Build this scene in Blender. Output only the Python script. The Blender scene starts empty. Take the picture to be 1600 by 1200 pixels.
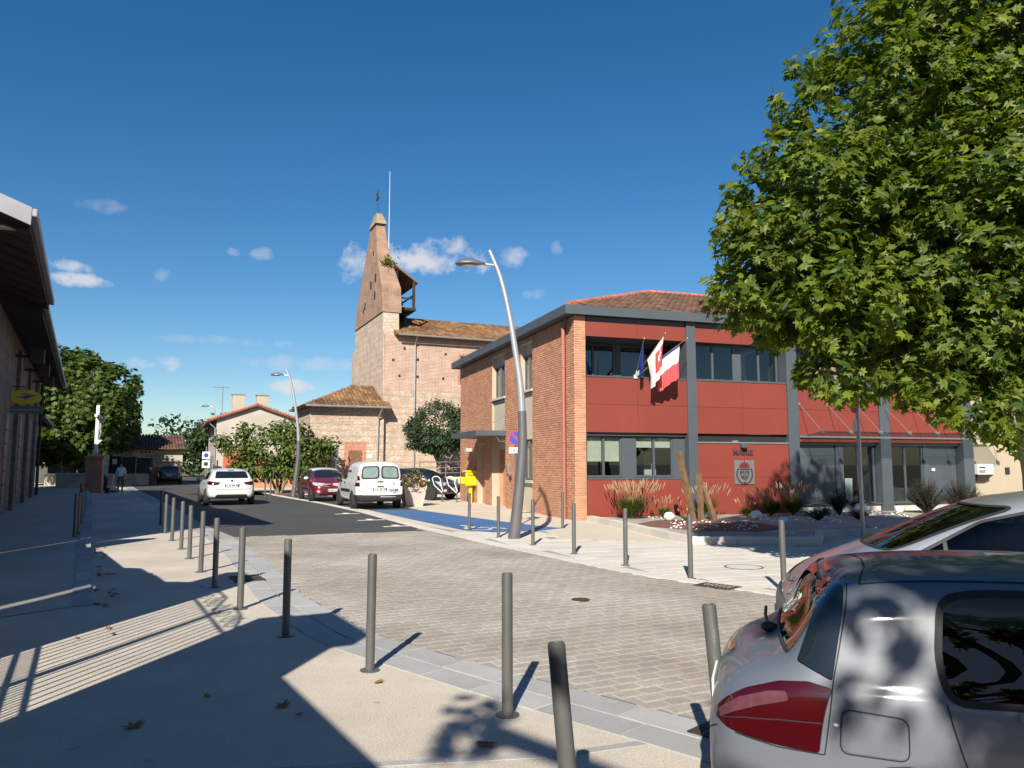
import bpy, bmesh, math, random
from mathutils import Vector, Matrix, Euler
from mathutils.bvhtree import BVHTree
from mathutils.geometry import delaunay_2d_cdt
random.seed(11)
R = math.radians
scene = bpy.context.scene
COL = scene.collection

# ---------------------------------------------------------------- camera
cam = bpy.data.cameras.new('camera')
camo = bpy.data.objects.new('camera', cam)
COL.objects.link(camo)
cam.lens = 27.0
cam.sensor_width = 36.0
cam.clip_end = 6000
camo.location = (0, 0, 1.62)
camo.rotation_euler = (R(90) + math.atan(125 / 1200), 0, 0)
scene.camera = camo

# ---------------------------------------------------------------- sky, sun, exposure
SUN_AZ, SUN_EL = R(9.5), R(33.5)          # the light travels towards azimuth 9.5 deg
world = bpy.data.worlds.new('World')
scene.world = world
world.use_nodes = True
wn, wl = world.node_tree.nodes, world.node_tree.links
wn.clear()
wout = wn.new('ShaderNodeOutputWorld')
bg = wn.new('ShaderNodeBackground')
sky = wn.new('ShaderNodeTexSky')
sky.sky_type = 'NISHITA'
sky.sun_disc = False
sky.sun_elevation = SUN_EL
sky.sun_rotation = math.pi + SUN_AZ
sky.air_density = 1.0
sky.dust_density = 0.3
sky.ozone_density = 3.2
sky.altitude = 100
bg.inputs['Strength'].default_value = 0.062
tc = wn.new('ShaderNodeTexCoord')

def wmath(op, a, b=None, c=None, clamp=False):
    n = wn.new('ShaderNodeMath'); n.operation = op; n.use_clamp = clamp
    for i, q in enumerate((a, b, c)):
        if q is None: continue
        if isinstance(q, (int, float)): n.inputs[i].default_value = q
        else: wl.new(q, n.inputs[i])
    return n.outputs[0]

def wdot(vec):
    n = wn.new('ShaderNodeVectorMath'); n.operation = 'DOT_PRODUCT'
    wl.new(tc.outputs['Generated'], n.inputs[0]); n.inputs[1].default_value = vec
    return n.outputs['Value']

cn = wn.new('ShaderNodeTexNoise'); cn.inputs['Scale'].default_value = 34; cn.inputs['Detail'].default_value = 7
cn.inputs['Roughness'].default_value = .6
wl.new(tc.outputs['Generated'], cn.inputs['Vector'])
# fair-weather clouds: azimuth, elevation, half width, half height (degrees), density
CLOUDS = [(-6.6, 15.0, 4.6, 1.15, .85), (-4.8, 15.8, 2.0, 1.0, .8), (-11.7, 14.5, 1.5, 1.5, .8), (0.2, 15.2, 1.3, .9, .5),
          (-29.6, 11.9, 2.0, .45, .8), (-30.4, 12.8, 1.4, .4, .65), (-25.0, 6.8, 1.7, .6, .75),
          (-16.2, 5.5, 1.7, .5, .85), (-18.3, 14.8, .9, .4, .3), (-28.5, 16.8, 1.5, .5, .2),
          (-21, 8.6, 5, .35, .22), (-14, 7.2, 6, .5, .28), (3.4, 15.9, .6, .6, .3), (-20.4, 14.8, .5, .35, .35),
          (-25.0, 12.8, .6, .5, .28), (1.8, 12.6, .9, .5, .35), (40, 18, 6, 1.6, .6), (70, 14, 7, 1.5, .6), (-75, 16, 8, 1.8, .6),
          (-110, 22, 8, 2.5, .6), (130, 20, 9, 2.4, .6), (200, 17, 9, 2, .6)]
mask = None
for az, el, a, b, den in CLOUDS:
    az, el = R(az), R(el)
    e0 = (math.sin(az) * math.cos(el), math.cos(az) * math.cos(el), math.sin(el))
    e1 = (math.cos(az), -math.sin(az), 0)
    e2 = (-math.sin(az) * math.sin(el), -math.cos(az) * math.sin(el), math.cos(el))
    u = wmath('MULTIPLY', wdot(e1), 1 / math.sin(R(a)))
    v = wmath('MULTIPLY', wdot(e2), 1 / math.sin(R(b)))
    r2 = wmath('ADD', wmath('MULTIPLY', u, u), wmath('MULTIPLY', v, v))
    m = wmath('SUBTRACT', 1.0, r2)
    m = wmath('ADD', m, wmath('MULTIPLY', wmath('SUBTRACT', cn.outputs['Fac'], .5), 5.2))
    m = wmath('MULTIPLY', m, .75, clamp=True)
    front = wmath('GREATER_THAN', wdot(e0), 0.5)
    m = wmath('MULTIPLY', wmath('MULTIPLY', m, front), den)
    mask = m if mask is None else wmath('MAXIMUM', mask, m)
cm = wn.new('ShaderNodeMix'); cm.data_type = 'RGBA'
wl.new(mask, cm.inputs['Factor'])
hs = wn.new('ShaderNodeHueSaturation'); hs.inputs['Saturation'].default_value = 1.31
wl.new(sky.outputs['Color'], hs.inputs['Color'])
wl.new(hs.outputs['Color'], cm.inputs[6])
cm.inputs[7].default_value = (7.2, 7.2, 7.5, 1)
wl.new(cm.outputs[2], bg.inputs['Color'])
wl.new(bg.outputs[0], wout.inputs['Surface'])

sl = bpy.data.lights.new('sun', 'SUN')
sl.energy = 5.0
sl.angle = R(0.53)
sl.color = (1.0, .93, .82)
so = bpy.data.objects.new('sun', sl)
COL.objects.link(so)
LDIR = Vector((math.sin(SUN_AZ) * math.cos(SUN_EL), math.cos(SUN_AZ) * math.cos(SUN_EL), -math.sin(SUN_EL)))
so.rotation_euler = LDIR.to_track_quat('-Z', 'Y').to_euler()
so.location = (-5, -40, 30)
vs = scene.view_settings
vs.view_transform = 'Standard'; vs.look = 'None'; vs.gamma = 1.0; vs.exposure = 0.78
try: vs.use_curve_mapping = False
except Exception: pass
scene.render.engine = 'CYCLES'
try:
    scene.cycles.max_bounces = 8; scene.cycles.transparent_max_bounces = 16
except Exception: pass

# ---------------------------------------------------------------- materials
def _nt(name):
    m = bpy.data.materials.new(name); m.use_nodes = True
    n = m.node_tree.nodes; n.clear()
    o = n.new('ShaderNodeOutputMaterial'); p = n.new('ShaderNodeBsdfPrincipled')
    m.node_tree.links.new(p.outputs[0], o.inputs[0])
    return m, n, m.node_tree.links, p, o

def c4(c): return (c[0], c[1], c[2], 1)

def mixc(n, l, fac, a, b, mode='MIX'):
    x = n.new('ShaderNodeMix'); x.data_type = 'RGBA'; x.blend_type = mode
    for sock, q in ((x.inputs['Factor'], fac), (x.inputs[6], a), (x.inputs[7], b)):
        if isinstance(q, (int, float)): sock.default_value = q
        elif isinstance(q, tuple): sock.default_value = c4(q)
        else: l.new(q, sock)
    return x.outputs[2]

def noise(n, l, vec, scale, detail=4, rough=.55):
    t = n.new('ShaderNodeTexNoise'); t.inputs['Scale'].default_value = scale
    t.inputs['Detail'].default_value = detail; t.inputs['Roughness'].default_value = rough
    l.new(vec, t.inputs['Vector']); return t.outputs['Fac']

def mrange(n, l, v, a, b, c, d):
    t = n.new('ShaderNodeMapRange'); l.new(v, t.inputs[0])
    for i, q in zip((1, 2, 3, 4), (a, b, c, d)): t.inputs[i].default_value = q
    return t.outputs[0]

def pm(name, col, rough=.6, metal=0, var=.12, vs=1.5, fine=0, fs=60, bump=0, bs=80, tint=0, spec=.5, coat=0, col2=None, coord='pos', dirt=0, wear=0):
    m, n, l, p, o = _nt(name)
    if coord == 'pos':
        g = n.new('ShaderNodeNewGeometry'); vec = g.outputs['Position']
    else:
        g = n.new('ShaderNodeTexCoord'); vec = g.outputs['Object']
    f = noise(n, l, vec, vs)
    k = mrange(n, l, f, .3, .7, 0, 1)
    dark = tuple(x * (1 - var) for x in col); lite = tuple(min(1, x * (1 + var)) for x in (col2 or col))
    c = mixc(n, l, k, dark, lite)
    if fine:
        q = mrange(n, l, noise(n, l, vec, fs, 3, .7), .32, .68, 1 - fine, 1 + fine)
        c = mixc(n, l, 1.0, c, q, 'MULTIPLY')
    if dirt:
        d = mrange(n, l, noise(n, l, vec, vs * .37, 6, .65), .5, .72, 0, dirt)
        c = mixc(n, l, d, c, tuple(x * .45 for x in col))
    if wear:
        vo = n.new('ShaderNodeTexVoronoi'); vo.inputs['Scale'].default_value = 1.7; l.new(vec, vo.inputs['Vector'])
        sp = mrange(n, l, vo.outputs['Distance'], .025, .06, wear * .9, 0)
        c = mixc(n, l, sp, c, tuple(x * .35 for x in col))
        d2 = mrange(n, l, noise(n, l, vec, .55, 8, .72), .42, .66, 0, wear)
        c = mixc(n, l, d2, c, tuple(x * .62 for x in col))
        d3 = mrange(n, l, noise(n, l, vec, 7, 6, .75), .56, .72, 0, wear * .7)
        c = mixc(n, l, d3, c, tuple(x * .7 for x in col))
    if tint:
        a = n.new('ShaderNodeAttribute'); a.attribute_name = 'tint'
        q = mrange(n, l, a.outputs['Fac'], 0, 1, 1 - tint, 1 + tint)
        c = mixc(n, l, 1.0, c, q, 'MULTIPLY')
    l.new(c, p.inputs['Base Color'])
    p.inputs['Roughness'].default_value = rough; p.inputs['Metallic'].default_value = metal
    p.inputs['Specular IOR Level'].default_value = spec
    p.inputs['Coat Weight'].default_value = coat; p.inputs['Coat Roughness'].default_value = .04
    if bump:
        b = n.new('ShaderNodeBump'); b.inputs['Strength'].default_value = bump; b.inputs['Distance'].default_value = .01
        l.new(noise(n, l, vec, bs, 4, .65), b.inputs['Height']); l.new(b.outputs[0], p.inputs['Normal'])
    return m

def brickmat(name, c1, c2, mortar, bw=.4, bh=.06, mort=.014, band=None, var=.25, bump=.5, axis='x'):
    """coursed brickwork seen too far off to pick the bricks apart; local x (or y) runs along the wall"""
    m, n, l, p, o = _nt(name)
    t = n.new('ShaderNodeTexCoord'); s = n.new('ShaderNodeSeparateXYZ'); l.new(t.outputs['Object'], s.inputs[0])
    ad = n.new('ShaderNodeMath'); ad.operation = 'ADD'
    l.new(s.outputs[0], ad.inputs[0]); l.new(s.outputs[1], ad.inputs[1])
    cb = n.new('ShaderNodeCombineXYZ'); l.new(ad.outputs[0], cb.inputs[0]); l.new(s.outputs[2], cb.inputs[1])
    nz = n.new('ShaderNodeTexNoise'); nz.inputs['Scale'].default_value = 2.5; l.new(t.outputs['Object'], nz.inputs['Vector'])
    vm = n.new('ShaderNodeVectorMath'); vm.operation = 'SCALE'; vm.inputs['Scale'].default_value = .06
    l.new(nz.outputs['Color'], vm.inputs[0])
    va = n.new('ShaderNodeVectorMath'); l.new(cb.outputs[0], va.inputs[0]); l.new(vm.outputs[0], va.inputs[1])
    b = n.new('ShaderNodeTexBrick'); l.new(va.outputs[0], b.inputs['Vector'])
    b.inputs['Scale'].default_value = 1; b.inputs['Brick Width'].default_value = bw; b.inputs['Row Height'].default_value = bh
    b.inputs['Mortar Size'].default_value = mort; b.inputs['Mortar Smooth'].default_value = .3
    b.inputs['Color1'].default_value = c4(c1); b.inputs['Color2'].default_value = c4(c2); b.inputs['Mortar'].default_value = c4(mortar)
    c = b.outputs['Color']
    if band:
        per, frac, pale, ztop = band
        vo = n.new('ShaderNodeTexVoronoi'); vo.inputs['Scale'].default_value = 7
        l.new(t.outputs['Object'], vo.inputs['Vector'])
        pal = mixc(n, l, mrange(n, l, vo.outputs['Distance'], .1, .6, 0, 1), pale, tuple(x * .68 for x in pale))
        ss = n.new('ShaderNodeSeparateXYZ'); l.new(va.outputs[0], ss.inputs[0])
        md = n.new('ShaderNodeMath'); md.operation = 'PINGPONG'; md.inputs[1].default_value = per / 2
        l.new(ss.outputs[1], md.inputs[0])
        ov = noise(n, l, t.outputs['Object'], .9, 3)
        sm = n.new('ShaderNodeMath'); l.new(md.outputs[0], sm.inputs[0])
        l.new(mrange(n, l, ov, .3, .7, -per * .14, per * .14), sm.inputs[1])
        k = mrange(n, l, sm.outputs[0], per / 2 * frac - .02, per / 2 * frac + .02, 0, 1)
        hz = mrange(n, l, s.outputs[2], ztop, ztop + .3, 1, .12)
        mm = n.new('ShaderNodeMath'); mm.operation = 'MULTIPLY'; l.new(k, mm.inputs[0]); l.new(hz, mm.inputs[1])
        c = mixc(n, l, mm.outputs[0], c, pal)
    g = noise(n, l, t.outputs['Object'], 1.3, 5, .65)
    c = mixc(n, l, 1.0, c, mrange(n, l, g, .3, .7, 1 - var, 1 + var), 'MULTIPLY')
    g2 = noise(n, l, t.outputs['Object'], 24, 3, .7)
    c = mixc(n, l, 1.0, c, mrange(n, l, g2, .3, .7, .75, 1.25), 'MULTIPLY')
    l.new(c, p.inputs['Base Color']); p.inputs['Roughness'].default_value = .9
    bp = n.new('ShaderNodeBump'); bp.inputs['Strength'].default_value = bump; bp.inputs['Distance'].default_value = .02
    l.new(g2, bp.inputs['Height']); l.new(bp.outputs[0], p.inputs['Normal'])
    return m

def glassmat(name, tintc, ior=1.5, gl=.02, add=0.0):
    """window glass: mirror reflection by Fresnel over tinted clear transmission"""
    m, n, l, p, o = _nt(name); n.remove(p)
    t = n.new('ShaderNodeBsdfTransparent'); t.inputs[0].default_value = c4(tintc)
    g = n.new('ShaderNodeBsdfGlossy'); g.inputs['Roughness'].default_value = gl; g.inputs[0].default_value = (.9, .95, 1, 1)
    f = n.new('ShaderNodeFresnel')
    gb = n.new('ShaderNodeNewGeometry')      # same reflectance from either side of the pane
    l.new(mrange(n, l, gb.outputs['Backfacing'], 0, 1, ior, 1 / ior), f.inputs[0])
    x = n.new('ShaderNodeMixShader')
    a = n.new('ShaderNodeMath'); a.inputs[1].default_value = add; a.use_clamp = True; l.new(f.outputs[0], a.inputs[0])
    l.new(a.outputs[0], x.inputs[0]); l.new(t.outputs[0], x.inputs[1]); l.new(g.outputs[0], x.inputs[2])
    l.new(x.outputs[0], o.inputs[0]); return m

def leafmat(name, col, col2, tr=.35, rough=.45, spec=.4):
    m, n, l, p, o = _nt(name)
    a = n.new('ShaderNodeAttribute'); a.attribute_name = 'tint'
    c = mixc(n, l, a.outputs['Fac'], col, col2)
    l.new(c, p.inputs['Base Color']); p.inputs['Roughness'].default_value = rough; p.inputs['Specular IOR Level'].default_value = spec
    t = n.new('ShaderNodeBsdfTranslucent')
    l.new(mixc(n, l, 1.0, c, (1.5, 1.5, .6), 'MULTIPLY'), t.inputs[0])
    x = n.new('ShaderNodeMixShader'); x.inputs[0].default_value = tr
    l.new(p.outputs[0], x.inputs[1]); l.new(t.outputs[0], x.inputs[2]); l.new(x.outputs[0], o.inputs[0])
    return m

M = {}
M['soil'] = pm('soil', (.12, .11, .07), .95, var=.3, vs=.2, bump=.3)
M['beige'] = pm('resin_gravel', (.515, .46, .385), .9, var=.06, vs=.6, fine=.34, fs=85, bump=.6, bs=110, dirt=.14, wear=.5)
M['beige_far'] = pm('pale_pavement', (.52, .46, .37), .9, var=.05, vs=.7, fine=.1, fs=60, bump=.2)
M['asphalt'] = pm('asphalt', (.052, .052, .052), .85, var=.10, vs=.5, fine=.25, fs=140, bump=.4, bs=160, wear=.3)
M['sett'] = pm('sett_stone', (.285, .243, .20), .8, var=.14, vs=.3, fine=.16, fs=40, bump=.35, bs=60, tint=.075, col2=(.36, .335, .295), dirt=.25, wear=.35)
M['joint'] = pm('joint_sand', (.285, .265, .235), .95, var=.1, fine=.2, fs=60)
M['granite'] = pm('granite', (.33, .33, .32), .75, var=.08, vs=2, fine=.2, fs=130, bump=.15, tint=.12)
M['slab'] = pm('pale_slab', (.55, .52, .46), .85, var=.07, vs=.8, fine=.12, fs=60, bump=.2, tint=.07, dirt=.12, wear=.22)
M['bluepaint'] = pm('blue_bay_paint', (.045, .13, .29), .7, var=.12, vs=1.2, fine=.12, fs=90, dirt=.3)
M['whitepaint'] = pm('white_road_paint', (.68, .67, .63), .7, var=.08, fine=.1, dirt=.25)
M['steel'] = pm('bollard_grey', (.115, .115, .11), .45, .3, var=.08, vs=4, fine=.05, dirt=.15)
M['steel_hi'] = pm('pole_light_grey', (.42, .43, .45), .35, .45, var=.05, vs=2)
M['steel_dark'] = pm('pole_dark_grey', (.14, .14, .145), .4, .35, var=.06, vs=3)
M['iron'] = pm('cast_iron', (.06, .045, .035), .7, .2, var=.3, vs=6, bump=.2)
M['anthra'] = pm('anthracite_cladding', (.062, .076, .088), .55, var=.06, vs=1.5, dirt=.15)
M['redpanel'] = pm('red_panel', (.19, .033, .020), .62, dirt=.16, var=.06, vs=.9, fine=.03, fs=30, tint=.05)
M['brick'] = pm('red_brick', (.46, .225, .13), .85, var=.12, vs=1.3, fine=.15, fs=45, bump=.3, tint=.17)
M['mortar'] = pm('brick_mortar', (.44, .35, .26), .95, var=.1, fine=.15, fs=50)
M['cream'] = pm('cream_render', (.46, .41, .31), .85, var=.05, fine=.05)
M['tile'] = pm('roof_tile', (.095, .05, .036), .9, var=.35, vs=1.1, fine=.3, fs=18, bump=.4, bs=30, tint=.35, col2=(.14, .075, .05))
M['tile_ridge'] = pm('ridge_tile', (.42, .13, .07), .85, var=.15, tint=.2)
M['tile_church'] = pm('lichen_tile', (.165, .08, .042), .9, var=.35, vs=.6, fine=.3, fs=10, tint=.35, col2=(.20, .115, .048))
M['black'] = pm('black_void', (.012, .012, .013), .8, var=.05)
M['room'] = pm('dark_interior', (.05, .05, .05), .9, var=.1)
M['blind'] = pm('pale_blind', (.62, .60, .50), .8, var=.03)
M['glass'] = glassmat('window_glass', (.80, .84, .83), 1.5, .01, .015)
M['carglass'] = glassmat('car_glass', (.09, .115, .125), 1.45, .005, .0)
M['darkglass'] = pm('dark_car_glass', (.010, .014, .016), .04, var=.1, spec=.9)
M['zinc'] = pm('zinc', (.33, .33, .33), .5, .5, var=.12, vs=3)
M['copperpipe'] = pm('painted_downpipe', (.30, .11, .08), .55, var=.06)
M['yellow'] = pm('yellow_paint', (.72, .52, .01), .4, var=.04, coat=.3)
M['wood'] = pm('weathered_wood', (.15, .085, .042), .75, var=.3, vs=6, fine=.2, fs=25, bump=.4, bs=30)
M['white'] = pm('white_paint', (.62, .62, .60), .45, var=.03)
M['whitestone'] = pm('white_boulder', (.72, .70, .66), .85, var=.1, vs=4, bump=.4, bs=20)
M['gravelbed'] = pm('pale_gravel_bed', (.36, .33, .28), .95, var=.25, vs=1.2, fine=.45, fs=28, bump=.8, bs=30, wear=.5)
M['mulch'] = pm('red_mulch', (.16, .075, .048), .95, var=.35, vs=6, fine=.4, fs=40, bump=.6, bs=40)
M['bark'] = pm('plane_bark', (.20, .175, .13), .9, var=.4, vs=3.5, fine=.2, fs=18, bump=.5, bs=12)
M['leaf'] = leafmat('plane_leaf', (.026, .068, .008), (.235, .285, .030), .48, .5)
M['leaf_street'] = leafmat('street_plane_leaf', (.022, .055, .010), (.13, .17, .022), .38, .5)
M['leaf_dry'] = leafmat('dry_leaf', (.20, .085, .03), (.30, .16, .05), .2, .7)
M['leaf_dark'] = leafmat('evergreen_leaf', (.012, .030, .010), (.035, .07, .018), .2, .55)
M['leaf_mag'] = leafmat('magnolia_leaf', (.035, .075, .012), (.13, .17, .028), .28, .5, .35)
M['leaf_far'] = leafmat('far_leaf', (.018, .042, .014), (.06, .10, .025), .3, .6)
M['grassblade'] = leafmat('grass_blade', (.07, .12, .02), (.16, .20, .05), .3, .6)
M['plume'] = leafmat('grass_plume', (.34, .22, .12), (.50, .36, .22), .35, .9)
M['shrub'] = leafmat('shrub_leaf', (.010, .018, .008), (.03, .04, .016), .15, .6)
M['rubber'] = pm('tyre_rubber', (.018, .018, .018), .85, var=.1)
M['alloy'] = pm('alloy_rim', (.50, .50, .51), .3, .8, var=.04)
M['plastic'] = pm('black_plastic', (.022, .022, .023), .55, var=.06)
M['paint_white'] = pm('white_car_paint', (.58, .585, .59), .3, var=.015, coat=.6)
M['paint_red'] = pm('dark_red_paint', (.15, .012, .022), .25, .2, var=.03, coat=.8)
M['paint_dark'] = pm('dark_blue_grey_paint', (.035, .042, .055), .25, .4, var=.03, coat=.8)
M['paint_teal'] = pm('dark_teal_paint', (.014, .032, .04), .25, .3, var=.03, coat=.8)
M['paint_grey'] = pm('grey_blue_metallic', (.112, .128, .152), .5, .0, var=.02, fine=.05, fs=900, coat=.4, dirt=.12)
M['paint_silver'] = pm('silver_metallic', (.33, .355, .39), .36, .45, var=.02, fine=.05, fs=900, coat=.8)
M['trim_grey'] = pm('grey_bumper_trim', (.13, .135, .14), .5, var=.05)
M['lens_pink'] = pm('pale_lens', (.10, .035, .045), .12, var=.2, vs=30, coat=1.0)
M['verge'] = pm('verge_metal', (.27, .27, .28), .5, .3, var=.1)
M['plaque'] = pm('plaque_metal', (.175, .155, .15), .5, .2, var=.1)
M['chrome'] = pm('chrome', (.75, .75, .76), .12, 1.0, var=.02)
M['lens_red'] = pm('red_lens', (.045, .001, .002), .12, var=.1, spec=.6, coat=1.0)
M['lens_clear'] = pm('clear_lens', (.55, .55, .56), .12, .3, var=.1, coat=1.0)
M['plate'] = pm('number_plate', (.70, .70, .66), .5, var=.03)
M['seat'] = pm('seat_cloth', (.09, .09, .095), .9, var=.1, fine=.15, fs=120)
M['seat_tan'] = pm('tan_cloth', (.30, .24, .13), .9, var=.15)
M['ink'] = pm('dark_lettering', (.03, .03, .035), .6, var=.02)
M['blue'] = pm('flag_blue', (.02, .05, .30), .8, var=.05)
M['flagwhite'] = leafmat('flag_white', (.72, .72, .72), (.78, .78, .78), .3, .9)
M['flagred'] = leafmat('flag_red', (.62, .10, .12), (.66, .12, .14), .3, .9)
M['flagblue'] = leafmat('flag_blue_cloth', (.015, .04, .30), (.02, .06, .36), .3, .8)
M['signred'] = pm('sign_red', (.50, .02, .03), .4, var=.03)
M['signblue'] = pm('sign_blue', (.02, .06, .35), .4, var=.03)
M['render'] = pm('pale_render', (.40, .35, .28), .9, var=.12, vs=.6, fine=.08, dirt=.25)
M['render_beige'] = pm('beige_render', (.36, .30, .22), .9, var=.06, vs=.5, fine=.06)
M['render_white'] = pm('old_white_render', (.42, .375, .32), .9, var=.14, vs=.7, fine=.1, dirt=.35)
M['brick_church'] = brickmat('church_brick', (.39, .205, .145), (.32, .15, .105), (.46, .37, .29), .42, .085, .024, band=(.36, .42, (.54, .45, .345), 6.0), var=.2)
M['brick_tower'] = brickmat('tower_brick', (.285, .155, .10), (.22, .11, .075), (.33, .25, .18), .42, .08, .016, var=.25)
M['brick_west'] = brickmat('west_wall_pebble_brick', (.38, .21, .15), (.32, .165, .12), (.50, .41, .33), .42, .085, .024, band=(.42, .30, (.56, .46, .36), 30.0), var=.2)
M['brick_arch'] = brickmat('arch_brick', (.42, .16, .10), (.36, .13, .08), (.42, .30, .22), .1, .3, .012, var=.15)
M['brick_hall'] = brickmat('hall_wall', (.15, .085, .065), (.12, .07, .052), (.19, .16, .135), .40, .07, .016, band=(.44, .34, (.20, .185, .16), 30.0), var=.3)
M['brick_ped'] = brickmat('pedestal_brick', (.45, .15, .07), (.38, .12, .055), (.42, .30, .22), .22, .07, .012, var=.15)
M['capstone'] = pm('weathered_cap', (.25, .205, .14), .95, var=.3, vs=2, fine=.3, fs=10)
M['stonewall'] = brickmat('rubble_wall', (.40, .36, .28), (.34, .30, .22), (.42, .38, .32), .3, .14, .03, var=.3)
M['redrender'] = pm('red_door', (.45, .10, .055), .7, var=.08)
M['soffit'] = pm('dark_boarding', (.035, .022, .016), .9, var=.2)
M['bark_dark'] = pm('dark_stem', (.03, .024, .018), .9, var=.2)
M['skin'] = pm('skin', (.42, .26, .19), .6, var=.05)
M['shirt'] = pm('white_shirt', (.70, .70, .70), .9, var=.06)
M['trousers'] = pm('grey_trousers', (.10, .095, .09), .9, var=.1)
M['bronze'] = pm('painted_metal_figure', (.30, .30, .30), .5, .3, var=.2)
M['concrete'] = pm('pale_concrete', (.46, .44, .40), .9, var=.1, vs=1.2, fine=.1, dirt=.25)
M['flower'] = leafmat('flower_petal', (.70, .12, .25), (.80, .70, .65), .3, .8)
M['galv'] = pm('galvanised_steel', (.40, .41, .42), .35, .7, var=.06)

# ---------------------------------------------------------------- mesh helpers
class MB:
    """collects faces, then links them as ONE mesh object"""
    def __init__(s): s.v = []; s.f = []; s.m = []; s.t = []; s.M = None; s.mi = 0; s.tint = .5
    def add(s, vs, fs):
        b = len(s.v)
        s.v += [tuple(s.M @ Vector(q)) for q in vs] if s.M else [tuple(q) for q in vs]
        for f in fs: s.f.append([b + i for i in f]); s.m.append(s.mi); s.t.append(s.tint)
        return s
    def box(s, x0, x1, y0, y1, z0, z1):
        return s.add([(x0,y0,z0),(x1,y0,z0),(x1,y1,z0),(x0,y1,z0),(x0,y0,z1),(x1,y0,z1),(x1,y1,z1),(x0,y1,z1)],
                     [(0,3,2,1),(4,5,6,7),(0,1,5,4),(1,2,6,5),(2,3,7,6),(3,0,4,7)])
    def prism(s, poly, d, axis='z', o=0.0):
        """poly in the plane across axis, from o to o+d along axis"""
        def P(a, b, c):
            return {'z': (a, b, c), 'y': (a, c, b), 'x': (c, a, b)}[axis]
        n = len(poly); area = sum(poly[i][0]*poly[(i+1)%n][1]-poly[(i+1)%n][0]*poly[i][1] for i in range(n))
        vs = [P(a, b, o) for a, b in poly] + [P(a, b, o + d) for a, b in poly]
        fl = (area > 0) != (d < 0)
        if axis == 'y': fl = not fl
        fs = [list(range(n))[::-1], list(range(n, 2*n))] + [[i, (i+1)%n, n+(i+1)%n, n+i] for i in range(n)]
        if not fl: fs = [f[::-1] for f in fs]
        return s.add(vs, fs)
    def tube(s, pts, rad, n=8, cap=True):
        pts = [Vector(p) for p in pts]; k = len(pts)
        if isinstance(rad, (int, float)): rad = [rad]*k
        vs = []; ref = Vector((.31, .17, .93))
        for i, p in enumerate(pts):
            t = (pts[min(i+1,k-1)] - pts[max(i-1,0)]).normalized()
            a = t.cross(ref)
            if a.length < .05: a = t.cross(Vector((1,0,0)))
            a.normalize(); b = t.cross(a)
            for j in range(n):
                w = 2*math.pi*j/n; vs.append(p + (a*math.cos(w) + b*math.sin(w))*rad[i])
        fs = [[i*n+j, i*n+(j+1)%n, (i+1)*n+(j+1)%n, (i+1)*n+j] for i in range(k-1) for j in range(n)]
        if cap: fs += [list(range(n))[::-1], list(range((k-1)*n, k*n))]
        return s.add(vs, fs)
    def lathe(s, prof, n=20, o=(0,0,0), axis='z', cap=True):
        vs = []; k = len(prof)
        for r, h in prof:
            for j in range(n):
                w = 2*math.pi*j/n; a, b = r*math.cos(w), r*math.sin(w)
                q = {'z': (a, b, h), 'y': (a, h, b), 'x': (h, a, b)}[axis]
                vs.append((q[0]+o[0], q[1]+o[1], q[2]+o[2]))
        fs = [[i*n+j, i*n+(j+1)%n, (i+1)*n+(j+1)%n, (i+1)*n+j] for i in range(k-1) for j in range(n)]
        if axis == 'y': fs = [f[::-1] for f in fs]
        if cap and prof[0][0] > 1e-4: fs.append(list(range(n)) if axis == 'y' else list(range(n))[::-1])
        if cap and prof[-1][0] > 1e-4: fs.append(list(range((k-1)*n, k*n))[::(-1 if axis == 'y' else 1)])
        return s.add(vs, fs)
    def blob(s, c, r, n=10, k=7, jit=0, seed=0):
        rn = random.Random(seed); vs = []; 
        for i in range(k+1):
            ph = math.pi*i/k
            for j in range(n):
                th = 2*math.pi*j/n; q = 1 + rn.uniform(-jit, jit)
                vs.append((c[0]+r[0]*math.sin(ph)*math.cos(th)*q, c[1]+r[1]*math.sin(ph)*math.sin(th)*q, c[2]-r[2]*math.cos(ph)*(1 if i in (0,k) else q)))
        return s.add(vs, [[i*n+j, i*n+(j+1)%n, (i+1)*n+(j+1)%n, (i+1)*n+j] for i in range(k) for j in range(n)])
    def build(s, name, mat, parent=None, smooth=False, bevel=0, ang=40):
        me = bpy.data.meshes.new(name); me.from_pydata(s.v, [], s.f)
        for q in (mat if isinstance(mat, (list, tuple)) else [mat]): me.materials.append(M[q])
        if any(s.m): me.polygons.foreach_set('material_index', s.m)
        a = me.attributes.new('tint', 'FLOAT', 'FACE'); a.data.foreach_set('value', s.t)
        if smooth:
            me.polygons.foreach_set('use_smooth', [True]*len(me.polygons)); me.set_sharp_from_angle(angle=R(ang))
        me.update()
        return link(name, me, parent, bevel)

def link(name, me, parent=None, bevel=0):
    o = bpy.data.objects.new(name, me); COL.objects.link(o)
    if parent: o.parent = parent
    if bevel:
        b = o.modifiers.new('bevel', 'BEVEL'); b.width = bevel; b.segments = 2; b.limit_method = 'ANGLE'; b.angle_limit = R(50)
    return o

def tag(o, label=None, cat=None, group=None, kind=None):
    if label: o['label'] = label
    if cat: o['category'] = cat
    if group: o['group'] = group
    if kind: o['kind'] = kind
    return o

def thing(name, label, cat, loc=(0,0,0), rz=0, group=None):
    o = bpy.data.objects.new(name, None); COL.objects.link(o); o.empty_display_size = .2
    o.location = loc; o.rotation_euler = (0, 0, rz)
    return tag(o, label, cat, group)

def setting(name):
    o = bpy.data.objects.new(name, None); COL.objects.link(o); o.empty_display_size = .2
    return tag(o, kind='structure')

def children(o): return [c for c in COL.objects if c.parent == o]

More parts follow.
